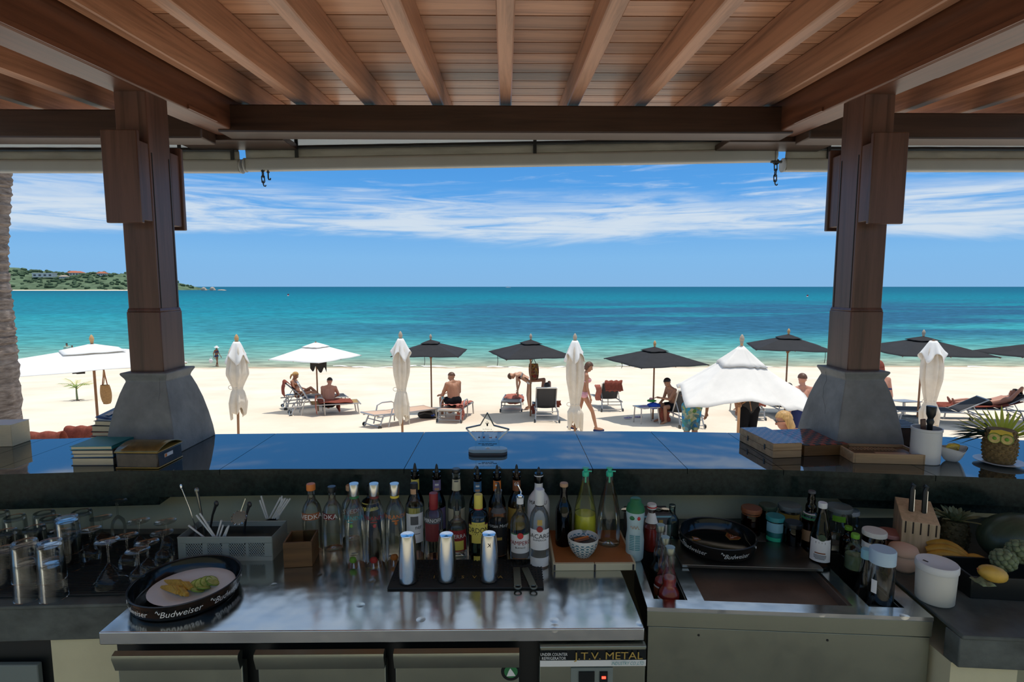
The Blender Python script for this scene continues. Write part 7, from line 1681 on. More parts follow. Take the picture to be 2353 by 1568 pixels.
def hung_bag(px, pytop, pybag0, pybag1, y, w, m, strap, label):
    a, b0, b1 = atY(px, pytop, y), atY(px, pybag0, y), atY(px, pybag1, y); h = b0.z - b1.z
    t = thing('hanging_bag', label, 'bag', (a.x, y, a.z), 0)
    z0, z1 = b0.z - a.z, b1.z - a.z
    mk('bag_body', MB().grid(lambda u, v: (w * (0.55 + 0.45 * math.sin(PI * (0.25 + 0.6 * v))) * math.cos(2 * PI * u) * (1 if v < 0.999 else 0.75) + 0.02 * v, 0.09 * math.sin(PI * (0.15 + 0.7 * v)) * math.sin(2 * PI * u), z0 + (z1 - z0) * v), 26, 12, closed_u=True).ball((0.015, 0, z1 + 0.01), (w * 0.72, 0.06, 0.02), 12), MT[m], t, smooth=180)
    for s in (-1, 1): mk('bag_strap', MB().tube([(s * w * 0.5, 0, z0), (s * w * 0.2, 0, z0 * 0.5), (0, 0, 0)], 0.010, 6), MT[strap], t)
hung_bag(238, 846, 885, 928, U1[1] - 0.10, 0.10, 'straw_bag', 'brown_label', 'long straw bag hanging from the large white parasol')
hung_bag(1226, 822, 836, 873, U6[1] + 0.10, 0.15, 'floral_bag', 'black_cloth', 'dark floral bag hanging from a black parasol pole')
p = atY(181, 851, U1[1] + 0.3); t = tag(mk('hung_cloth', MB().grid(lambda u, v: (-0.14 + 0.28 * u * (1 - 0.1 * v), 0.03 * math.sin(9 * u) * v, 0.06 - 0.14 * v), 16, 8), MT['charcoal_cloth'], loc=p, smooth=180, solid=0.008), 'grey cloth hung to dry under the large white parasol', 'cloth')
p = atY(731, 838, U3[1] - 0.15); t = tag(mk('hung_cloth', MB().grid(lambda u, v: (-0.25 + 0.52 * u, 0.05 * math.sin(11 * u) * v, 0.14 - (0.26 + 0.10 * math.sin(13 * u) + 0.08 * u) * v), 24, 8), MT['charcoal_cloth'], loc=p, smooth=180, solid=0.008), 'black cloth hung to dry under the couple\'s parasol', 'cloth')
# palm seedling
x, y = spot(178, 921)
ps = thing('palm_seedling', 'young green palm seedling planted in the sand', 'palm', (x, y, ground(x, y)))
mk('stem', MB().tube([(0, 0, -0.05), (-0.01, 0, 0.25), (-0.005, 0, 0.55)], [0.035, 0.03, 0.022], 8), MT['leaf_greygreen'], ps)
rq = random.Random(8)
for k in range(11):
    a = k * 2.4; l = 0.45 + 0.25 * rq.random(); up_ = 0.25 + 0.5 * rq.random()
    if k == 0: a, l, up_ = 0.1, 0.55, 0.75
    base = Vector((-0.01, 0, 0.42 + 0.012 * k)); tip = base + Vector((l * math.cos(a), l * math.sin(a) * 0.6, l * up_))
    mb = MB()
    mb.tube([base, base.lerp(tip, 0.5) + Vector((0, 0, 0.04)), tip - Vector((0, 0, 0.10))], [0.010, 0.007, 0.003], 5)
    for j in range(7):
        q = base.lerp(tip, 0.3 + 0.1 * j) + Vector((0, 0, 0.03 - 0.018 * j))
        for s in (-1, 1):
            d = (tip - base).normalized(); sd = d.cross(Vector((0, 0, 1))).normalized() * s
            leafblade(mb, q, q + (d * 0.8 + sd * 0.7).normalized() * 0.16 - Vector((0, 0, 0.04)), 0.010, 0.02, 3)
    mk('frond', mb, MT['leaf_green' if k % 3 else 'leaf_yellow'], ps, smooth=180)
for k in range(6):
    a = k * 1.1; mk('fallen_leaf', leafblade(MB(), (0.02 * math.cos(a), 0.02 * math.sin(a), 0.03), (0.30 * math.cos(a), 0.30 * math.sin(a) * 0.7, 0.02), 0.03, 0.0), MT['hair_brown'], ps, smooth=180)
# coconut palm whose trunk borders the view
PY = 4.7
cl = [atY(-30, 1040, PY), atY(-30, 900, PY), atY(-42, 740, PY), atY(-54, 600, PY), atY(-46, 450, PY), atY(-32, 300, PY), atY(10, 0, PY + 0.3), atY(90, -500, PY + 0.9)]
cl[0].z = ground(cl[0].x, PY) - 0.1
pts = []; rad = []; nseg = 150
def cr(t_):
    n = len(cl) - 1; i = min(int(t_ * n), n - 1); u = t_ * n - i
    p0, p1, p2, p3 = cl[max(i - 1, 0)], cl[i], cl[i + 1], cl[min(i + 2, n)]
    return 0.5 * ((2 * p1) + (p2 - p0) * u + (2 * p0 - 5 * p1 + 4 * p2 - p3) * u * u + (3 * p1 - p0 - 3 * p2 + p3) * u ** 3)
base0 = cl[0].copy()
for i in range(nseg + 1):
    u = i / nseg; p = cr(u); pts.append(p - base0); rad.append((0.225 - 0.06 * u) * (1 + 0.045 * ((i * 0.5) % 1.0 < 0.5)) + 0.006 * math.sin(i * 1.3))
pt = thing('coconut_palm', 'ringed grey coconut palm trunk rising at the end of the bar', 'palm', base0)
mk('trunk', MB().tube(pts, rad, 20), MT['palm_bark'], pt, smooth=40)
topv = pts[-1]
for k in range(12):
    a = k * PI / 6 + 0.2; l = 2.0; mb = MB(); prev = []
    for j in range(7):
        u = j / 6; prev.append(topv + Vector((l * u * math.cos(a), l * u * math.sin(a), 0.5 * u - 1.1 * u * u)))
    mb.tube(prev, [0.03 - 0.004 * j for j in range(7)], 5)
    for j in range(18):
        u = 0.12 + 0.86 * j / 17; q = topv + Vector((l * u * math.cos(a), l * u * math.sin(a), 0.5 * u - 1.1 * u * u))
        for s in (-1, 1):
            leafblade(mb, q, q + Vector((math.cos(a) * 0.25 - s * math.sin(a) * 0.5, math.sin(a) * 0.25 + s * math.cos(a) * 0.5, -0.22)), 0.02, 0.05, 3)
    mk('frond', mb, MT['leaf_green'], pt, smooth=180)
# floats and a far boat
for px, py, lab in ((662, 681, 'small red and white buoy riding the water towards the headland'), (1855, 683, 'small red flag buoy riding the water by the far post')):
    d = ray(px, py); s = (SEA_Z - CAM.z) / d.z; p = CAM + d * s
    k = s / 300
    t = thing('sea_buoy', lab, 'buoy', p, 0, 'buoys on the sea')
    mk('float', MB().ball((0, 0, 0.2 * k), (0.55 * k, 0.5 * k, 0.3 * k), 10), MT['white_cloth'], t); mk('flag', MB().prism([(-0.3 * k, 0.4 * k), (0.6 * k, 0.6 * k), (0.5 * k, 1.3 * k), (-0.3 * k, 1.2 * k)], -0.03 * k, 0.03 * k, Matrix.Rotation(PI / 2, 4, 'X')), MT['red'], t)
    mk('mast', MB().tube([(-0.3 * k, 0, 0), (-0.3 * k, 0, 1.3 * k)], 0.04 * k, 6), MT['ink_grey'], t)
p = CAM + ray(1167, 658.2) * 3500; p.z = SEA_Z
t = thing('far_boat', 'tiny white boat on the horizon', 'boat', p)
mk('hull', MB().prism([(-14, 0), (16, 0), (20, 4), (-15, 3)], -3, 3, Matrix.Rotation(PI / 2, 4, 'X')), MT['white_cloth'], t); mk('cabin', MB().box((-2, 0, 5.5), (12, 4, 4)), MT['white_cloth'], t)
# ------------------------------------------------------------------ people
def remeshed(name, mb, voxel, smooth_it=4):
    me = bpy.data.meshes.new(name); me.from_pydata(mb.v, [], mb.f); me.update()
    o = bpy.data.objects.new(name, me); COL.objects.link(o)
    m = o.modifiers.new('r', 'REMESH'); m.mode = 'VOXEL'; m.voxel_size = voxel; m.use_smooth_shade = True
    s = o.modifiers.new('s', 'SMOOTH'); s.factor = 0.5; s.iterations = smooth_it
    bpy.context.view_layer.update()
    r = bpy.data.meshes.new_from_object(o.evaluated_get(bpy.context.evaluated_depsgraph_get()))
    bpy.data.objects.remove(o); bpy.data.meshes.remove(me)
    return r
V = Vector
def person(label, base, rz, J, skin='skin_tan', hair='hair_dark', fem=False, sc=1.0, wear=(), hair_len=0.0, pony=False, voxel=0.011, face=(1, 0, 0), group=None, wide=1.0):
    """J: joints in metres, forward +x, left +y, up +z, origin at the base point"""
    j = {k: V(v) for k, v in J.items()}
    f = V(face).normalized(); up = (j['head'] - j['neck']).normalized()
    f = (f - up * f.dot(up)).normalized(); lf = up.cross(f)
    w = wide * (0.90 if fem else 1.0)
    b = MB(); C = b.capsule
    hc = j['head']
    C(j['hipL'], 0.098 * w, j['hipR'], 0.098 * w)
    mid = (j['pelvis'] + j['chest']) / 2
    C(j['pelvis'], 0.112 * w, mid, (0.092 if fem else 0.112) * w); C(mid, (0.092 if fem else 0.112) * w, j['chest'], 0.112 * w)
    for s in 'LR':
        hp, sh = j['hip' + s], j['sh' + s]
        C(hp.lerp(j['pelvis'], 0.3), 0.088 * w, sh.lerp(j['chest'], 0.5), 0.086 * w)
        C(j['chest'].lerp(sh, 0.35), 0.085 * w, sh, 0.056 * w)
        C(j['neck'], 0.046 * w, sh, 0.045 * w)
        C(sh, 0.052 * w, j['el' + s], 0.040 * w); C(j['el' + s], 0.039 * w, j['wr' + s], 0.026 * w)
        C(hp, 0.084 * w, j['kn' + s], 0.054 * w); C(j['kn' + s], 0.053 * w, j['kn' + s].lerp(j['an' + s], 0.35), 0.054 * w); C(j['kn' + s].lerp(j['an' + s], 0.35), 0.054 * w, j['an' + s], 0.034 * w)
        an, toe = j['an' + s], j['toe' + s]
        d = (toe - an); C(an - d.normalized() * 0.03, 0.034, an + d * 0.5, 0.036); C(an + d * 0.5, 0.036, toe, 0.024)
        # palm
        hd = j.get('hand' + s, j['wr' + s] + (j['wr' + s] - j['el' + s]).normalized() * 0.09)
        C(j['wr' + s], 0.025, hd, 0.030)
        if fem: b.ball(j['chest'].lerp(sh, 0.42) + (f * 0.085 if s in 'LR' else f) + (j['pelvis'] - j['chest']).normalized() * 0.02, 0.060, 12)
    C(j['chest'], 0.06 * w, j['neck'], 0.050 * w); C(j['neck'], 0.050 * w, hc - up * 0.04, 0.050)
    q = Matrix((( f.x, lf.x, up.x), (f.y, lf.y, up.y), (f.z, lf.z, up.z))).to_4x4()
    HM = Matrix.Translation(hc) @ q
    b.ball((-0.008, 0, 0.025), (0.096, 0.076, 0.098), 18, HM); b.ball((0.030, 0, -0.055), (0.062, 0.056, 0.062), 14, HM); b.ball((0.045, 0, -0.085), (0.036, 0.034, 0.028), 10, HM)
    b.capsule((0.088, 0, 0.012), 0.010, (0.104, 0, -0.024), 0.015, 8, HM)
    for s in (-1, 1): b.ball((-0.010, s * 0.076, -0.008), (0.022, 0.012, 0.032), 8, HM)
    me = remeshed('body', b, voxel)
    # fingers and thumb, joined into the same skin
    fm = MB()
    for s, sg in (('L', 1), ('R', -1)):
        wr, el = j['wr' + s], j['el' + s]
        hd = j.get('hand' + s, wr + (wr - el).normalized() * 0.09); d = (hd - wr).normalized()
        side = d.cross(V((0, 0, 1)))
        side = side.normalized() if side.length > 0.2 else V((0, 1, 0)).cross(d).normalized()
        nrm = side.cross(d).normalized()
        for k, (o_, ln) in enumerate(((-0.027, 0.068), (-0.009, 0.080), (0.009, 0.075), (0.027, 0.058))):
            p0 = hd + side * o_ + d * 0.012; p1 = p0 + d * ln * 0.5 - nrm * 0.010; p2 = p1 + d * ln * 0.38 - nrm * 0.026
            fm.tube([p0, p1, p2], [0.0095, 0.0088, 0.007], 6)
        t0 = wr + d * 0.035 + side * -0.024 * sg; t1 = t0 + (d * 0.6 - side * sg).normalized() * 0.035; fm.tube([t0, t1, t1 + d * 0.028], [0.012, 0.010, 0.008], 6)
    vs = [v.co.copy() for v in me.vertices]; fs = [tuple(p.vertices) for p in me.polygons]
    bodyv, bodyf = list(vs), list(fs)
    nrm_ = [v.normal.copy() for v in me.vertices]
    al = MB(); al.v = [tuple(v) for v in vs]; al.f = fs; al.add(fm.v, fm.f)
    t = thing('person', label, 'person', base, rz, group); t.scale = (sc, sc, sc)
    mk('body', al, MT[skin], t, smooth=180)
    bpy.data.meshes.remove(me)
    # features
    for s in (-1, 1):
        e = mk('eye', MB().ball((0.084, s * 0.031, 0.012), (0.012, 0.014, 0.009), 8, HM), MT['eye_white'], t, smooth=180)
        mk('iris', MB().ball((0.0935, s * 0.031, 0.012), (0.005, 0.007, 0.007), 8, HM), MT['hair_dark'], e); mk('brow', MB().capsule((0.090, s * 0.016, 0.034), 0.004, (0.078, s * 0.050, 0.034), 0.003, 6, HM), MT[hair], e)
    mk('mouth', MB().capsule((0.084, -0.018, -0.052), 0.006, (0.084, 0.018, -0.052), 0.006, 6, HM), MT['lip'], t, smooth=180)
    def shell(pred, off, name, m):
        idx = {}; nv = []; nf = []
        for face_ in bodyf:
            c = sum((bodyv[i] for i in face_), V()) / len(face_)
            if pred(c):
                q_ = []
                for i in face_:
                    if i not in idx: idx[i] = len(nv); nv.append(bodyv[i] + nrm_[i] * off)
                    q_.append(idx[i])
                nf.append(tuple(q_))
        if nf:
            mb = MB(); mb.v = [tuple(v) for v in nv]; mb.f = nf
            o = mk(name, mb, MT[m], t, smooth=180); q2 = o.modifiers.new('t', 'SOLIDIFY'); q2.thickness = off * 1.2; q2.offset = -1
            return o
    inv = HM.inverted()
    def scalp(c):
        p = inv @ c
        return p.length < 0.17 and (p.z > 0.055 - 0.30 * max(0, -p.x) - (0.02 if p.x < 0.02 else 0)) and p.x < 0.082 and p.z > -0.075 and not (p.x > 0.04 and p.z < 0.062)
    hr = shell(scalp, 0.014, 'hair', hair)
    if hair_len:
        mb = MB(); n = 9
        for k in range(n):
            a = math.radians(100 + 160 * k / (n - 1)); r0 = V((0.080 * math.cos(a), 0.072 * math.sin(a), 0.035))
            mb.capsule(HM @ r0, 0.028, HM @ (r0 * 1.05 + V((-0.015, 0, -hair_len))), 0.020)
        hm = remeshed('hair', mb, 0.012); hm.materials.append(MT[hair]); o = bpy.data.objects.new('long_hair', hm); COL.objects.link(o); o.parent = t; hm.shade_smooth()
    if pony:
        mk('pony_tail', MB().tube([HM @ V((-0.085, 0, 0.02)), HM @ V((-0.125, 0.0, -0.03)), HM @ V((-0.13, 0.0, -0.11)), HM @ V((-0.11, 0, -0.18))], [0.022, 0.032, 0.028, 0.010], 8), MT[hair], t, smooth=180)
    ax0, ax1 = j['pelvis'], j['chest']; axd = (ax1 - ax0); al_ = axd.length; axd = axd.normalized()
    def torso(c):
        u = (c - ax0).dot(axd) / al_; r = (c - ax0 - axd * (c - ax0).dot(axd)).length
        return u, r
    for wr_ in wear:
        kind, m = wr_[0], wr_[1]
        if kind == 'bikini':
            def top(c):
                u, r = torso(c); arm = min((c - j['el' + s]).length for s in 'LR') < 0.12
                return 0.80 < u < 1.08 and r < 0.20 and not arm and ((c - j['chest']).dot(f) > 0.02 or 0.86 < u < 0.95)
            shell(top, 0.007, 'bikini_top', m)
            def bot(c):
                u, r = torso(c)
                leg = min(((c - j['hip' + s]) - (j['kn' + s] - j['hip' + s]).normalized() * (c - j['hip' + s]).dot((j['kn' + s] - j['hip' + s]).normalized())).length for s in 'LR')
                dn = max((c - j['hip' + s]).dot((j['kn' + s] - j['hip' + s]).normalized()) for s in 'LR')
                return u < 0.16 and r < 0.21 and dn < 0.055
            shell(bot, 0.007, 'bikini_bottom', m if len(wr_) < 3 else wr_[2])
        elif kind in ('shorts', 'trousers'):
            mb = MB(); k = 0.98 if kind == 'trousers' else (wr_[2] if len(wr_) > 2 else 0.45)
            mb.capsule(j['hipL'], 0.118 * w, j['hipR'], 0.118 * w); mb.capsule(j['pelvis'], 0.128 * w, j['pelvis'].lerp(j['chest'], 0.12), 0.124 * w)
            for s in 'LR':
                mb.capsule(j['hip' + s], 0.108 * w, j['hip' + s].lerp(j['kn' + s], min(1, k)), 0.088 * w if kind == 'shorts' else 0.076 * w)
                if kind == 'trousers': mb.capsule(j['kn' + s], 0.076 * w, j['an' + s], 0.062 * w)
            hm = remeshed('garment', mb, 0.013); hm.materials.append(MT[m]); hm.shade_smooth(); o = bpy.data.objects.new('swim_shorts' if kind == 'shorts' else 'trousers', hm); COL.objects.link(o); o.parent = t
        elif kind == 'shirt':
            mb = MB()
            mb.capsule(j['pelvis'], 0.135 * w, j['chest'], 0.138 * w)
            for s in 'LR':
                mb.capsule(j['hip' + s].lerp(j['pelvis'], 0.3), 0.108 * w, j['sh' + s].lerp(j['chest'], 0.5), 0.104 * w); mb.capsule(j['chest'], 0.11 * w, j['sh' + s], 0.074 * w); mb.capsule(j['sh' + s], 0.072 * w, j['sh' + s].lerp(j['el' + s], 0.6), 0.066 * w)
            hm = remeshed('garment', mb, 0.013); hm.materials.append(MT[m]); hm.shade_smooth(); o = bpy.data.objects.new('shirt', hm); COL.objects.link(o); o.parent = t
        elif kind == 'hat':
            h_ = mk('sun_hat', MB().lathe([(0.19, 0.030), (0.195, 0.034), (0.12, 0.062), (0.105, 0.075), (0.098, 0.13), (0.07, 0.155), (1e-4, 0.160)], 22, HM, cap=False), MT[m], t, smooth=60)
        elif kind == 'sunglasses':
            mk('sunglasses', MB().ball((0.098, 0.033, 0.012), (0.008, 0.026, 0.020), 10, HM).ball((0.098, -0.033, 0.012), (0.008, 0.026, 0.020), 10, HM).tube([(0.095, 0.052, 0.016), (0.03, 0.086, 0.014), (-0.02, 0.088, 0.012)], 0.004, 5, HM).tube([(0.095, -0.052, 0.016), (0.03, -0.086, 0.014), (-0.02, -0.088, 0.012)], 0.004, 5, HM), MT['black_gloss'], t)
        elif kind == 'sandals':
            for s in 'LR':
                d = j['toe' + s] - j['an' + s]; d.z = 0
                mk('flip_flop', MB().capsule(j['an' + s] + V((0, 0, -0.048)) - d.normalized() * 0.05, 0.030, j['toe' + s] + V((0, 0, -0.022)) + d.normalized() * 0.02, 0.026, 8), MT[m], t, smooth=180)
    return t
def stand(stride=0.0, fem=False, arm=0.0, lean=0.0, arms=None, headdown=0.0):
    hw, sw = (0.09, 0.160) if fem else (0.088, 0.190)
    J = dict(pelvis=(0, 0, 0.95), chest=(0.0 + lean, 0, 1.30), neck=(0.01 + lean * 1.2, 0, 1.47), head=(0.04 + lean * 1.3 + headdown, 0, 1.615 - headdown * 0.3),
             hipL=(0, hw, 0.92), hipR=(0, -hw, 0.92), knL=(0.02 - stride * 0.25, hw, 0.50), knR=(0.02 + stride * 0.45, -hw, 0.505), anL=(-stride * 0.75, hw, 0.075 + stride * 0.12), anR=(stride * 0.75, -hw, 0.075),
             toeL=(0.13 - stride * 0.72, hw + 0.02, 0.03 + stride * 0.02), toeR=(0.15 + stride * 0.75, -hw - 0.02, 0.03 + stride * 0.06),
             shL=(lean, sw, 1.415), shR=(lean, -sw, 1.415), elL=(-0.03 + arm * 0.3 + lean, sw + 0.05, 1.14), elR=(-0.03 - arm * 0.3 + lean, -sw - 0.05, 1.14), wrL=(0.03 + arm * 0.7 + lean, sw + 0.05, 0.90), wrR=(0.03 - arm * 0.4 + lean, -sw - 0.05, 0.90))
    if arms: J.update(arms)
    return J
def sit(h=0.42, fwd=0.10, fem=False, knees=0.46, sw=None, **kw):
    hw = 0.10; sw = sw or (0.160 if fem else 0.195)
    J = dict(pelvis=(0, 0, h + 0.08), chest=(fwd, 0, h + 0.43), neck=(fwd * 1.45, 0, h + 0.59), head=(fwd * 1.9 + 0.03, 0, h + 0.72),
             hipL=(0.04, hw, h + 0.06), hipR=(0.04, -hw, h + 0.06), knL=(knees, 0.15, h + 0.08), knR=(knees, -0.15, h + 0.08), anL=(knees - 0.02, 0.15, 0.08), anR=(knees - 0.02, -0.15, 0.08), toeL=(knees + 0.13, 0.17, 0.03), toeR=(knees + 0.13, -0.17, 0.03),
             shL=(fwd * 1.2, sw, h + 0.54), shR=(fwd * 1.2, -sw, h + 0.54), elL=(fwd + 0.14, sw + 0.06, h + 0.30), elR=(fwd + 0.14, -sw - 0.06, h + 0.30), wrL=(fwd + 0.34, 0.10, h + 0.20), wrR=(fwd + 0.34, -0.10, h + 0.20))
    J.update(kw); return J
def gb(px, py, dz=0.0):
    x, y = spot(px, py); return V((x, y, ground(x, y) + dz))
# woman in a hat at the water's edge
p = gb(499, 844); person('woman in a white sun hat and dark bikini walking at the water edge', p, -0.25, stand(0.22, True, 0.25), 'skin_deep', 'hair_dark', True, 0.98, (('bikini', 'navy_cloth'), ('hat', 'white_cloth')), voxel=0.016)
hb_ = tag(mk('beach_bag', MB().ball((0, 0, 0), (0.17, 0.08, 0.19), 12).tube([(-0.08, 0, 0.15), (0.0, 0, 0.34), (0.08, 0, 0.15)], 0.015, 6), MT['white_cloth'], loc=(p.x - 0.30, p.y - 0.32, p.z + 0.55), smooth=60), 'white bag carried by the woman in the sun hat', 'bag')
# bathers in the shallows
d = ray(153, 800); 
for px, lab, m, hr, sc, dz in ((154, 'bather in a pale green top in the shallow water', 'mint_cloth', 'hair_dark', 1.0, -0.55), (160, 'small bather in red beside the one in pale green', 'red', 'hair_brown', 0.8, -0.45)):
    q = atY(px, 797, 51.0); person(lab, V((q.x, 51.0 + (px - 154) * 0.05, SEA_Z + dz)), 2.6, stand(0, False, 0.1), 'skin_tan', hr, False, sc, (('shirt', m),), voxel=0.02, group='bathers beyond the large white parasol')
# the couple
lz = LA.location
p = atY(690, 905, ya + 0.75); person('blonde woman with a ponytail sitting on the towelled lounger', V((p.x - 0.10, ya + 0.75, ground(0, ya + 0.75))), -0.05,
    dict(pelvis=(0, 0, 0.44), chest=(-0.10, 0, 0.79), neck=(-0.10, 0, 0.95), head=(-0.04, 0, 1.085), hipL=(0.04, 0.09, 0.43), hipR=(0.04, -0.09, 0.43), knL=(0.42, 0.10, 0.66), knR=(0.52, -0.12, 0.56), anL=(0.72, 0.08, 0.42), anR=(0.88, -0.10, 0.42), toeL=(0.86, 0.10, 0.40), toeR=(1.0, -0.12, 0.46), shL=(-0.10, 0.155, 0.90), shR=(-0.10, -0.155, 0.90), elL=(0.02, 0.22, 0.64), elR=(0.02, -0.24, 0.62), wrL=(0.25, 0.14, 0.60), wrR=(0.27, -0.16, 0.55)),
    'skin_tan', 'hair_blond', True, 1.0, (('bikini', 'brown_label'),), 0.0, True, 0.011)
p = atY(757, 926, yb2 + 0.75); bz_ = ground(0, yb2 + 0.75)
person('broad man in black trunks sitting with his back to the bar', V((p.x, yb2 + 0.62, bz_)), PI / 2, sit(p.z - bz_ - 0.06, 0.10), 'skin_pink', 'hair_dark', False, 1.0, (('shorts', 'black_cloth', 0.3),), voxel=0.010, wide=1.12)
# the man with the bottle
p = atY(1043, 925, yd + 0.85); bz_ = ground(0, yd + 0.85)
person('heavy tanned man sitting on the coral towel holding a bottle', V((p.x + 0.02, yd + 0.85, bz_)), 2.25, sit(p.z - bz_ - 0.04, 0.06, knees=0.44, elL=(0.20, 0.26, 0.66), wrL=(0.40, 0.22, 0.62), elR=(0.18, -0.28, 0.68), wrR=(0.36, -0.12, 0.66)), 'skin_tan', 'hair_brown', False, 1.04, (('shorts', 'black_cloth', 0.4),), voxel=0.010, wide=1.22, face=(0.8, 0.55, 0))
p = atY(1016, 912, yd + 0.85)
bt = thing('water_bottle', 'pale drinks bottle in the seated man\'s hand', 'bottle', (p.x, yd + 0.95, p.z - 0.09)); mk('bottle_wall', MB().lathe([(1e-4, 0), (0.035, 0), (0.036, 0.16), (0.015, 0.20), (0.013, 0.225)], 12, cap=False), MT['light_blue'], bt); mk('cap', MB().lathe([(1e-4, 0.222), (0.016, 0.222), (0.016, 0.25), (1e-4, 0.25)], 10), MT['yellow'], bt)
# bending woman
p = gb(1216, 941); person('woman in a patterned bikini bending over the lounger', p, PI,
    dict(pelvis=(0, 0, 0.95), chest=(0.30, 0, 1.14), neck=(0.44, 0, 1.17), head=(0.57, 0, 1.10), hipL=(0, 0.09, 0.91), hipR=(0, -0.09, 0.91), knL=(0.05, 0.09, 0.49), knR=(0.02, -0.09, 0.49), anL=(0.0, 0.10, 0.075), anR=(-0.04, -0.10, 0.075), toeL=(0.14, 0.11, 0.03), toeR=(0.10, -0.11, 0.03), shL=(0.40, 0.15, 1.13), shR=(0.40, -0.15, 1.13), elL=(0.40, 0.17, 0.86), elR=(0.30, -0.19, 0.86), wrL=(0.38, 0.12, 0.62), wrR=(0.36, -0.10, 0.64)),
    'skin_fair', 'hair_brown', True, 1.0, (('bikini', 'patterned_cloth', 'white_cloth'),), voxel=0.010, face=(0.6, 0, -1))
# knees-up sunbather on the raised lounger, feet to the sea
p = LF.location; person('dark-haired sunbather lying with one leg crossed over a raised knee', V((p.x + 0.02, p.y + 0.13, ground(p.x, p.y) + 0.05)), PI / 2,
    dict(pelvis=(-0.05, 0, 0.47), chest=(-0.36, 0, 0.66), neck=(-0.50, 0, 0.80), head=(-0.55, 0, 0.95), hipL=(0.0, 0.09, 0.46), hipR=(0.0, -0.09, 0.46), knL=(0.36, 0.02, 1.00), knR=(0.42, -0.14, 0.90), anL=(0.42, 0.46, 0.94), anR=(0.62, -0.14, 0.45), toeL=(0.46, 0.58, 1.04), toeR=(0.76, -0.14, 0.42), shL=(-0.44, 0.17, 0.76), shR=(-0.44, -0.17, 0.76), elL=(-0.22, 0.24, 0.56), elR=(-0.22, -0.24, 0.56), wrL=(0.0, 0.22, 0.52), wrR=(0.0, -0.22, 0.52)),
    'skin_tan', 'hair_dark', False, 1.0, (('shorts', 'navy_cloth', 0.5),), voxel=0.010)
# walking woman
p = gb(1360, 990); person('woman in a pink bikini and flip-flops striding along the sand', V((p.x - 0.22, p.y, p.z)), 0.05, stand(0.42, True, -0.12, 0.04, None, 0.03), 'skin_tan', 'hair_brown', True, 1.0, (('bikini', 'pink_cloth'), ('sandals', 'navy_cloth')), 0.12, False, 0.009, face=(1, -0.1, -0.45))
# young seated man
p = gb(1541, 976); person('young dark-haired man sitting with elbows on his knees', V((p.x + 0.22, p.y + 0.35, ground(p.x, p.y + 0.35))), PI + 0.25, sit(0.40, 0.12, knees=0.40, wrL=(0.48, 0.06, 0.72), elL=(0.30, 0.20, 0.70), wrR=(0.40, -0.14, 0.52), elR=(0.22, -0.24, 0.62)), 'skin_tan', 'hair_dark', False, 1.0, (('shorts', 'black_cloth', 0.5),), voxel=0.009, face=(1, 0.1, 0.0))
# man in floral shorts
q = atY(1590, 935, 10.6); gz = ground(0, 10.6); person('shirtless man in blue-green floral shorts standing by the cream parasol', V((q.x, 10.6, gz)), PI / 2 + 0.25, stand(0.0, False, 0.0, 0.02, dict(chest=(0.06, -0.13, 1.24), neck=(0.12, -0.25, 1.33), head=(0.18, -0.36, 1.40), shL=(0.06, 0.04, 1.38), shR=(0.08, -0.33, 1.29), elR=(0.06, -0.40, 1.02), wrR=(0.10, -0.40, 0.78), elL=(0.22, 0.02, 1.16), wrL=(0.38, -0.16, 1.18))), 'skin_tan', 'hair_dark', False, 1.03, (('shorts', 'floral_shorts', 0.95),), voxel=0.009, wide=1.08)
# person in black at the pole
q = atY(1715, 940, 10.5); gz = ground(0, 10.5); person('person in a charcoal shirt and black trousers gripping the parasol pole', V((q.x + 0.03, 10.45, gz)), PI / 2, stand(0.0, False, 0.0, 0.0, dict(elL=(-0.05, 0.30, 1.16), wrL=(0.02, 0.24, 0.95), elR=(0.15, -0.36, 1.42), wrR=(0.25, -0.20, 1.62))), 'skin_tan', 'hair_dark', False, 1.0, (('shirt', 'charcoal_cloth'), ('trousers', 'black_cloth')), voxel=0.009, wide=1.05)
# sunbather behind the cream parasol
p = LJ.location; person('sunbather lying on the towelled lounger behind the cream parasol', V((p.x, p.y, ground(p.x, p.y))), PI / 2 - 0.25,
    dict(pelvis=(-0.10, 0, 0.47), chest=(-0.42, 0, 0.60), neck=(-0.58, 0, 0.72), head=(-0.66, 0, 0.86), hipL=(-0.03, 0.09, 0.46), hipR=(-0.03, -0.09, 0.46), knL=(0.36, 0.12, 0.66), knR=(0.38, -0.10, 0.60), anL=(0.72, 0.12, 0.50), anR=(0.76, -0.10, 0.48), toeL=(0.80, 0.14, 0.62), toeR=(0.84, -0.10, 0.60), shL=(-0.50, 0.18, 0.68), shR=(-0.50, -0.18, 0.68), elL=(-0.28, 0.26, 0.52), elR=(-0.28, -0.26, 0.52), wrL=(-0.05, 0.24, 0.50), wrR=(-0.05, -0.24, 0.50)),
    'skin_pink', 'hair_brown', False, 1.0, (('shorts', 'patterned_cloth', 0.6),), voxel=0.012)
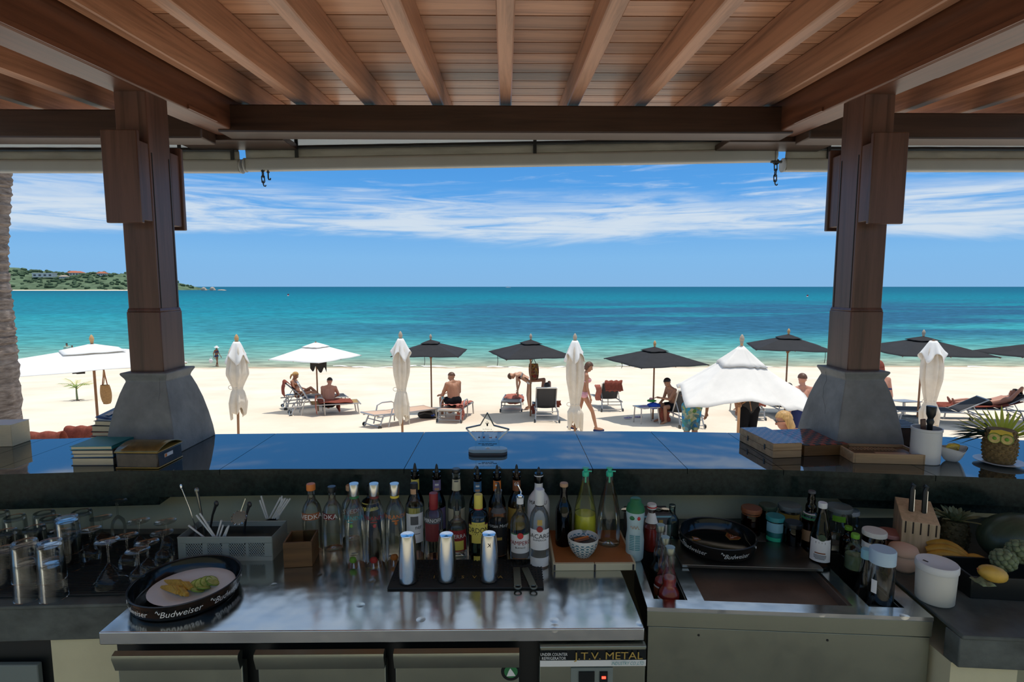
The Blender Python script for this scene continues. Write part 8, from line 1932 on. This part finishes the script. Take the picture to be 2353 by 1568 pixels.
p = LK.location; person('person in patterned clothes reclining on the dark-backed lounger', V((p.x, p.y, ground(p.x, p.y))), PI / 2 - 0.15,
    dict(pelvis=(-0.10, 0, 0.47), chest=(-0.36, 0, 0.70), neck=(-0.46, 0, 0.84), head=(-0.48, 0, 0.98), hipL=(-0.03, 0.09, 0.46), hipR=(-0.03, -0.09, 0.46), knL=(0.36, 0.12, 0.60), knR=(0.38, -0.10, 0.56), anL=(0.72, 0.12, 0.46), anR=(0.76, -0.10, 0.46), toeL=(0.80, 0.14, 0.58), toeR=(0.84, -0.10, 0.58), shL=(-0.42, 0.18, 0.80), shR=(-0.42, -0.18, 0.80), elL=(-0.22, 0.26, 0.58), elR=(-0.22, -0.26, 0.58), wrL=(0.0, 0.22, 0.56), wrR=(0.0, -0.22, 0.56)),
    'skin_tan', 'hair_dark', False, 1.0, (('shirt', 'patterned_cloth'), ('shorts', 'black_cloth', 0.7)), voxel=0.012)
# man seen from behind over the parasol edge
q = atY(1846, 873, 10.3); gz = ground(0, 10.3); person('bare-shouldered man with cropped brown hair seen over the parasol edge', V((q.x, 10.3, gz)), PI / 2, stand(), 'skin_pink', 'hair_brown', False, (q.z - gz) / 1.615, (('shorts', 'navy_cloth', 0.6),), voxel=0.011)
# red-haired head beside the post
q = atY(2020, 846, 9.8); gz = ground(0, 9.8); person('red-haired woman standing half hidden by the timber post', V((q.x, 9.8, gz)), PI / 2, stand(0, True), 'skin_pink', 'rust_towel', True, (q.z - gz) / 1.615, (('bikini', 'navy_cloth'),), 0.16, False, 0.012)
# blonde woman sitting just outside
q = atY(1797, 968, 6.9); gz = ground(0, 6.9); hgt = q.z - gz
cx0 = V((q.x + 0.10, 6.9, gz)); J = sit(hgt - 0.72, 0.02, True)
person('blonde woman in dark sunglasses sitting just outside the counter', cx0, PI - 0.35, J, 'skin_pink', 'hair_blond', True, 1.0, (('bikini', 'black_cloth'), ('sunglasses', 'black_gloss')), 0.14, False, 0.008, face=(1, 0.05, 0.25))
st_ = thing('beach_stool', 'wooden stool under the blonde woman in sunglasses', 'stool', cx0); mk('stool_seat', MB().lathe([(1e-4, hgt - 0.80), (0.20, hgt - 0.80), (0.20, hgt - 0.755), (1e-4, hgt - 0.755)], 18), MT['pole_wood'], st_)
for k in range(4): mk('leg', MB().tube([(0.14 * math.cos(k * PI / 2 + 0.8), 0.14 * math.sin(k * PI / 2 + 0.8), hgt - 0.79), (0.19 * math.cos(k * PI / 2 + 0.8), 0.19 * math.sin(k * PI / 2 + 0.8), -0.03)], 0.02, 8), MT['pole_wood'], st_)
# sunbather with an arm behind the head
p = LM.location; person('sunbather lying on the rust-covered lounger with an arm behind the head', V((p.x, p.y, ground(p.x, p.y))), PI / 2 + 1.35,
    dict(pelvis=(-0.10, 0, 0.47), chest=(-0.44, 0, 0.56), neck=(-0.60, 0, 0.66), head=(-0.70, 0, 0.78), hipL=(-0.03, 0.09, 0.46), hipR=(-0.03, -0.09, 0.46), knL=(0.38, 0.12, 0.52), knR=(0.38, -0.10, 0.52), anL=(0.80, 0.12, 0.46), anR=(0.80, -0.10, 0.46), toeL=(0.86, 0.14, 0.58), toeR=(0.86, -0.10, 0.58), shL=(-0.52, 0.18, 0.62), shR=(-0.52, -0.18, 0.62), elL=(-0.70, 0.30, 0.98), elR=(-0.28, -0.26, 0.50), wrL=(-0.82, 0.10, 0.84), wrR=(-0.05, -0.24, 0.50)),
    'skin_pink', 'hair_dark', False, 1.0, (('shorts', 'black_cloth', 0.6),), voxel=0.011)
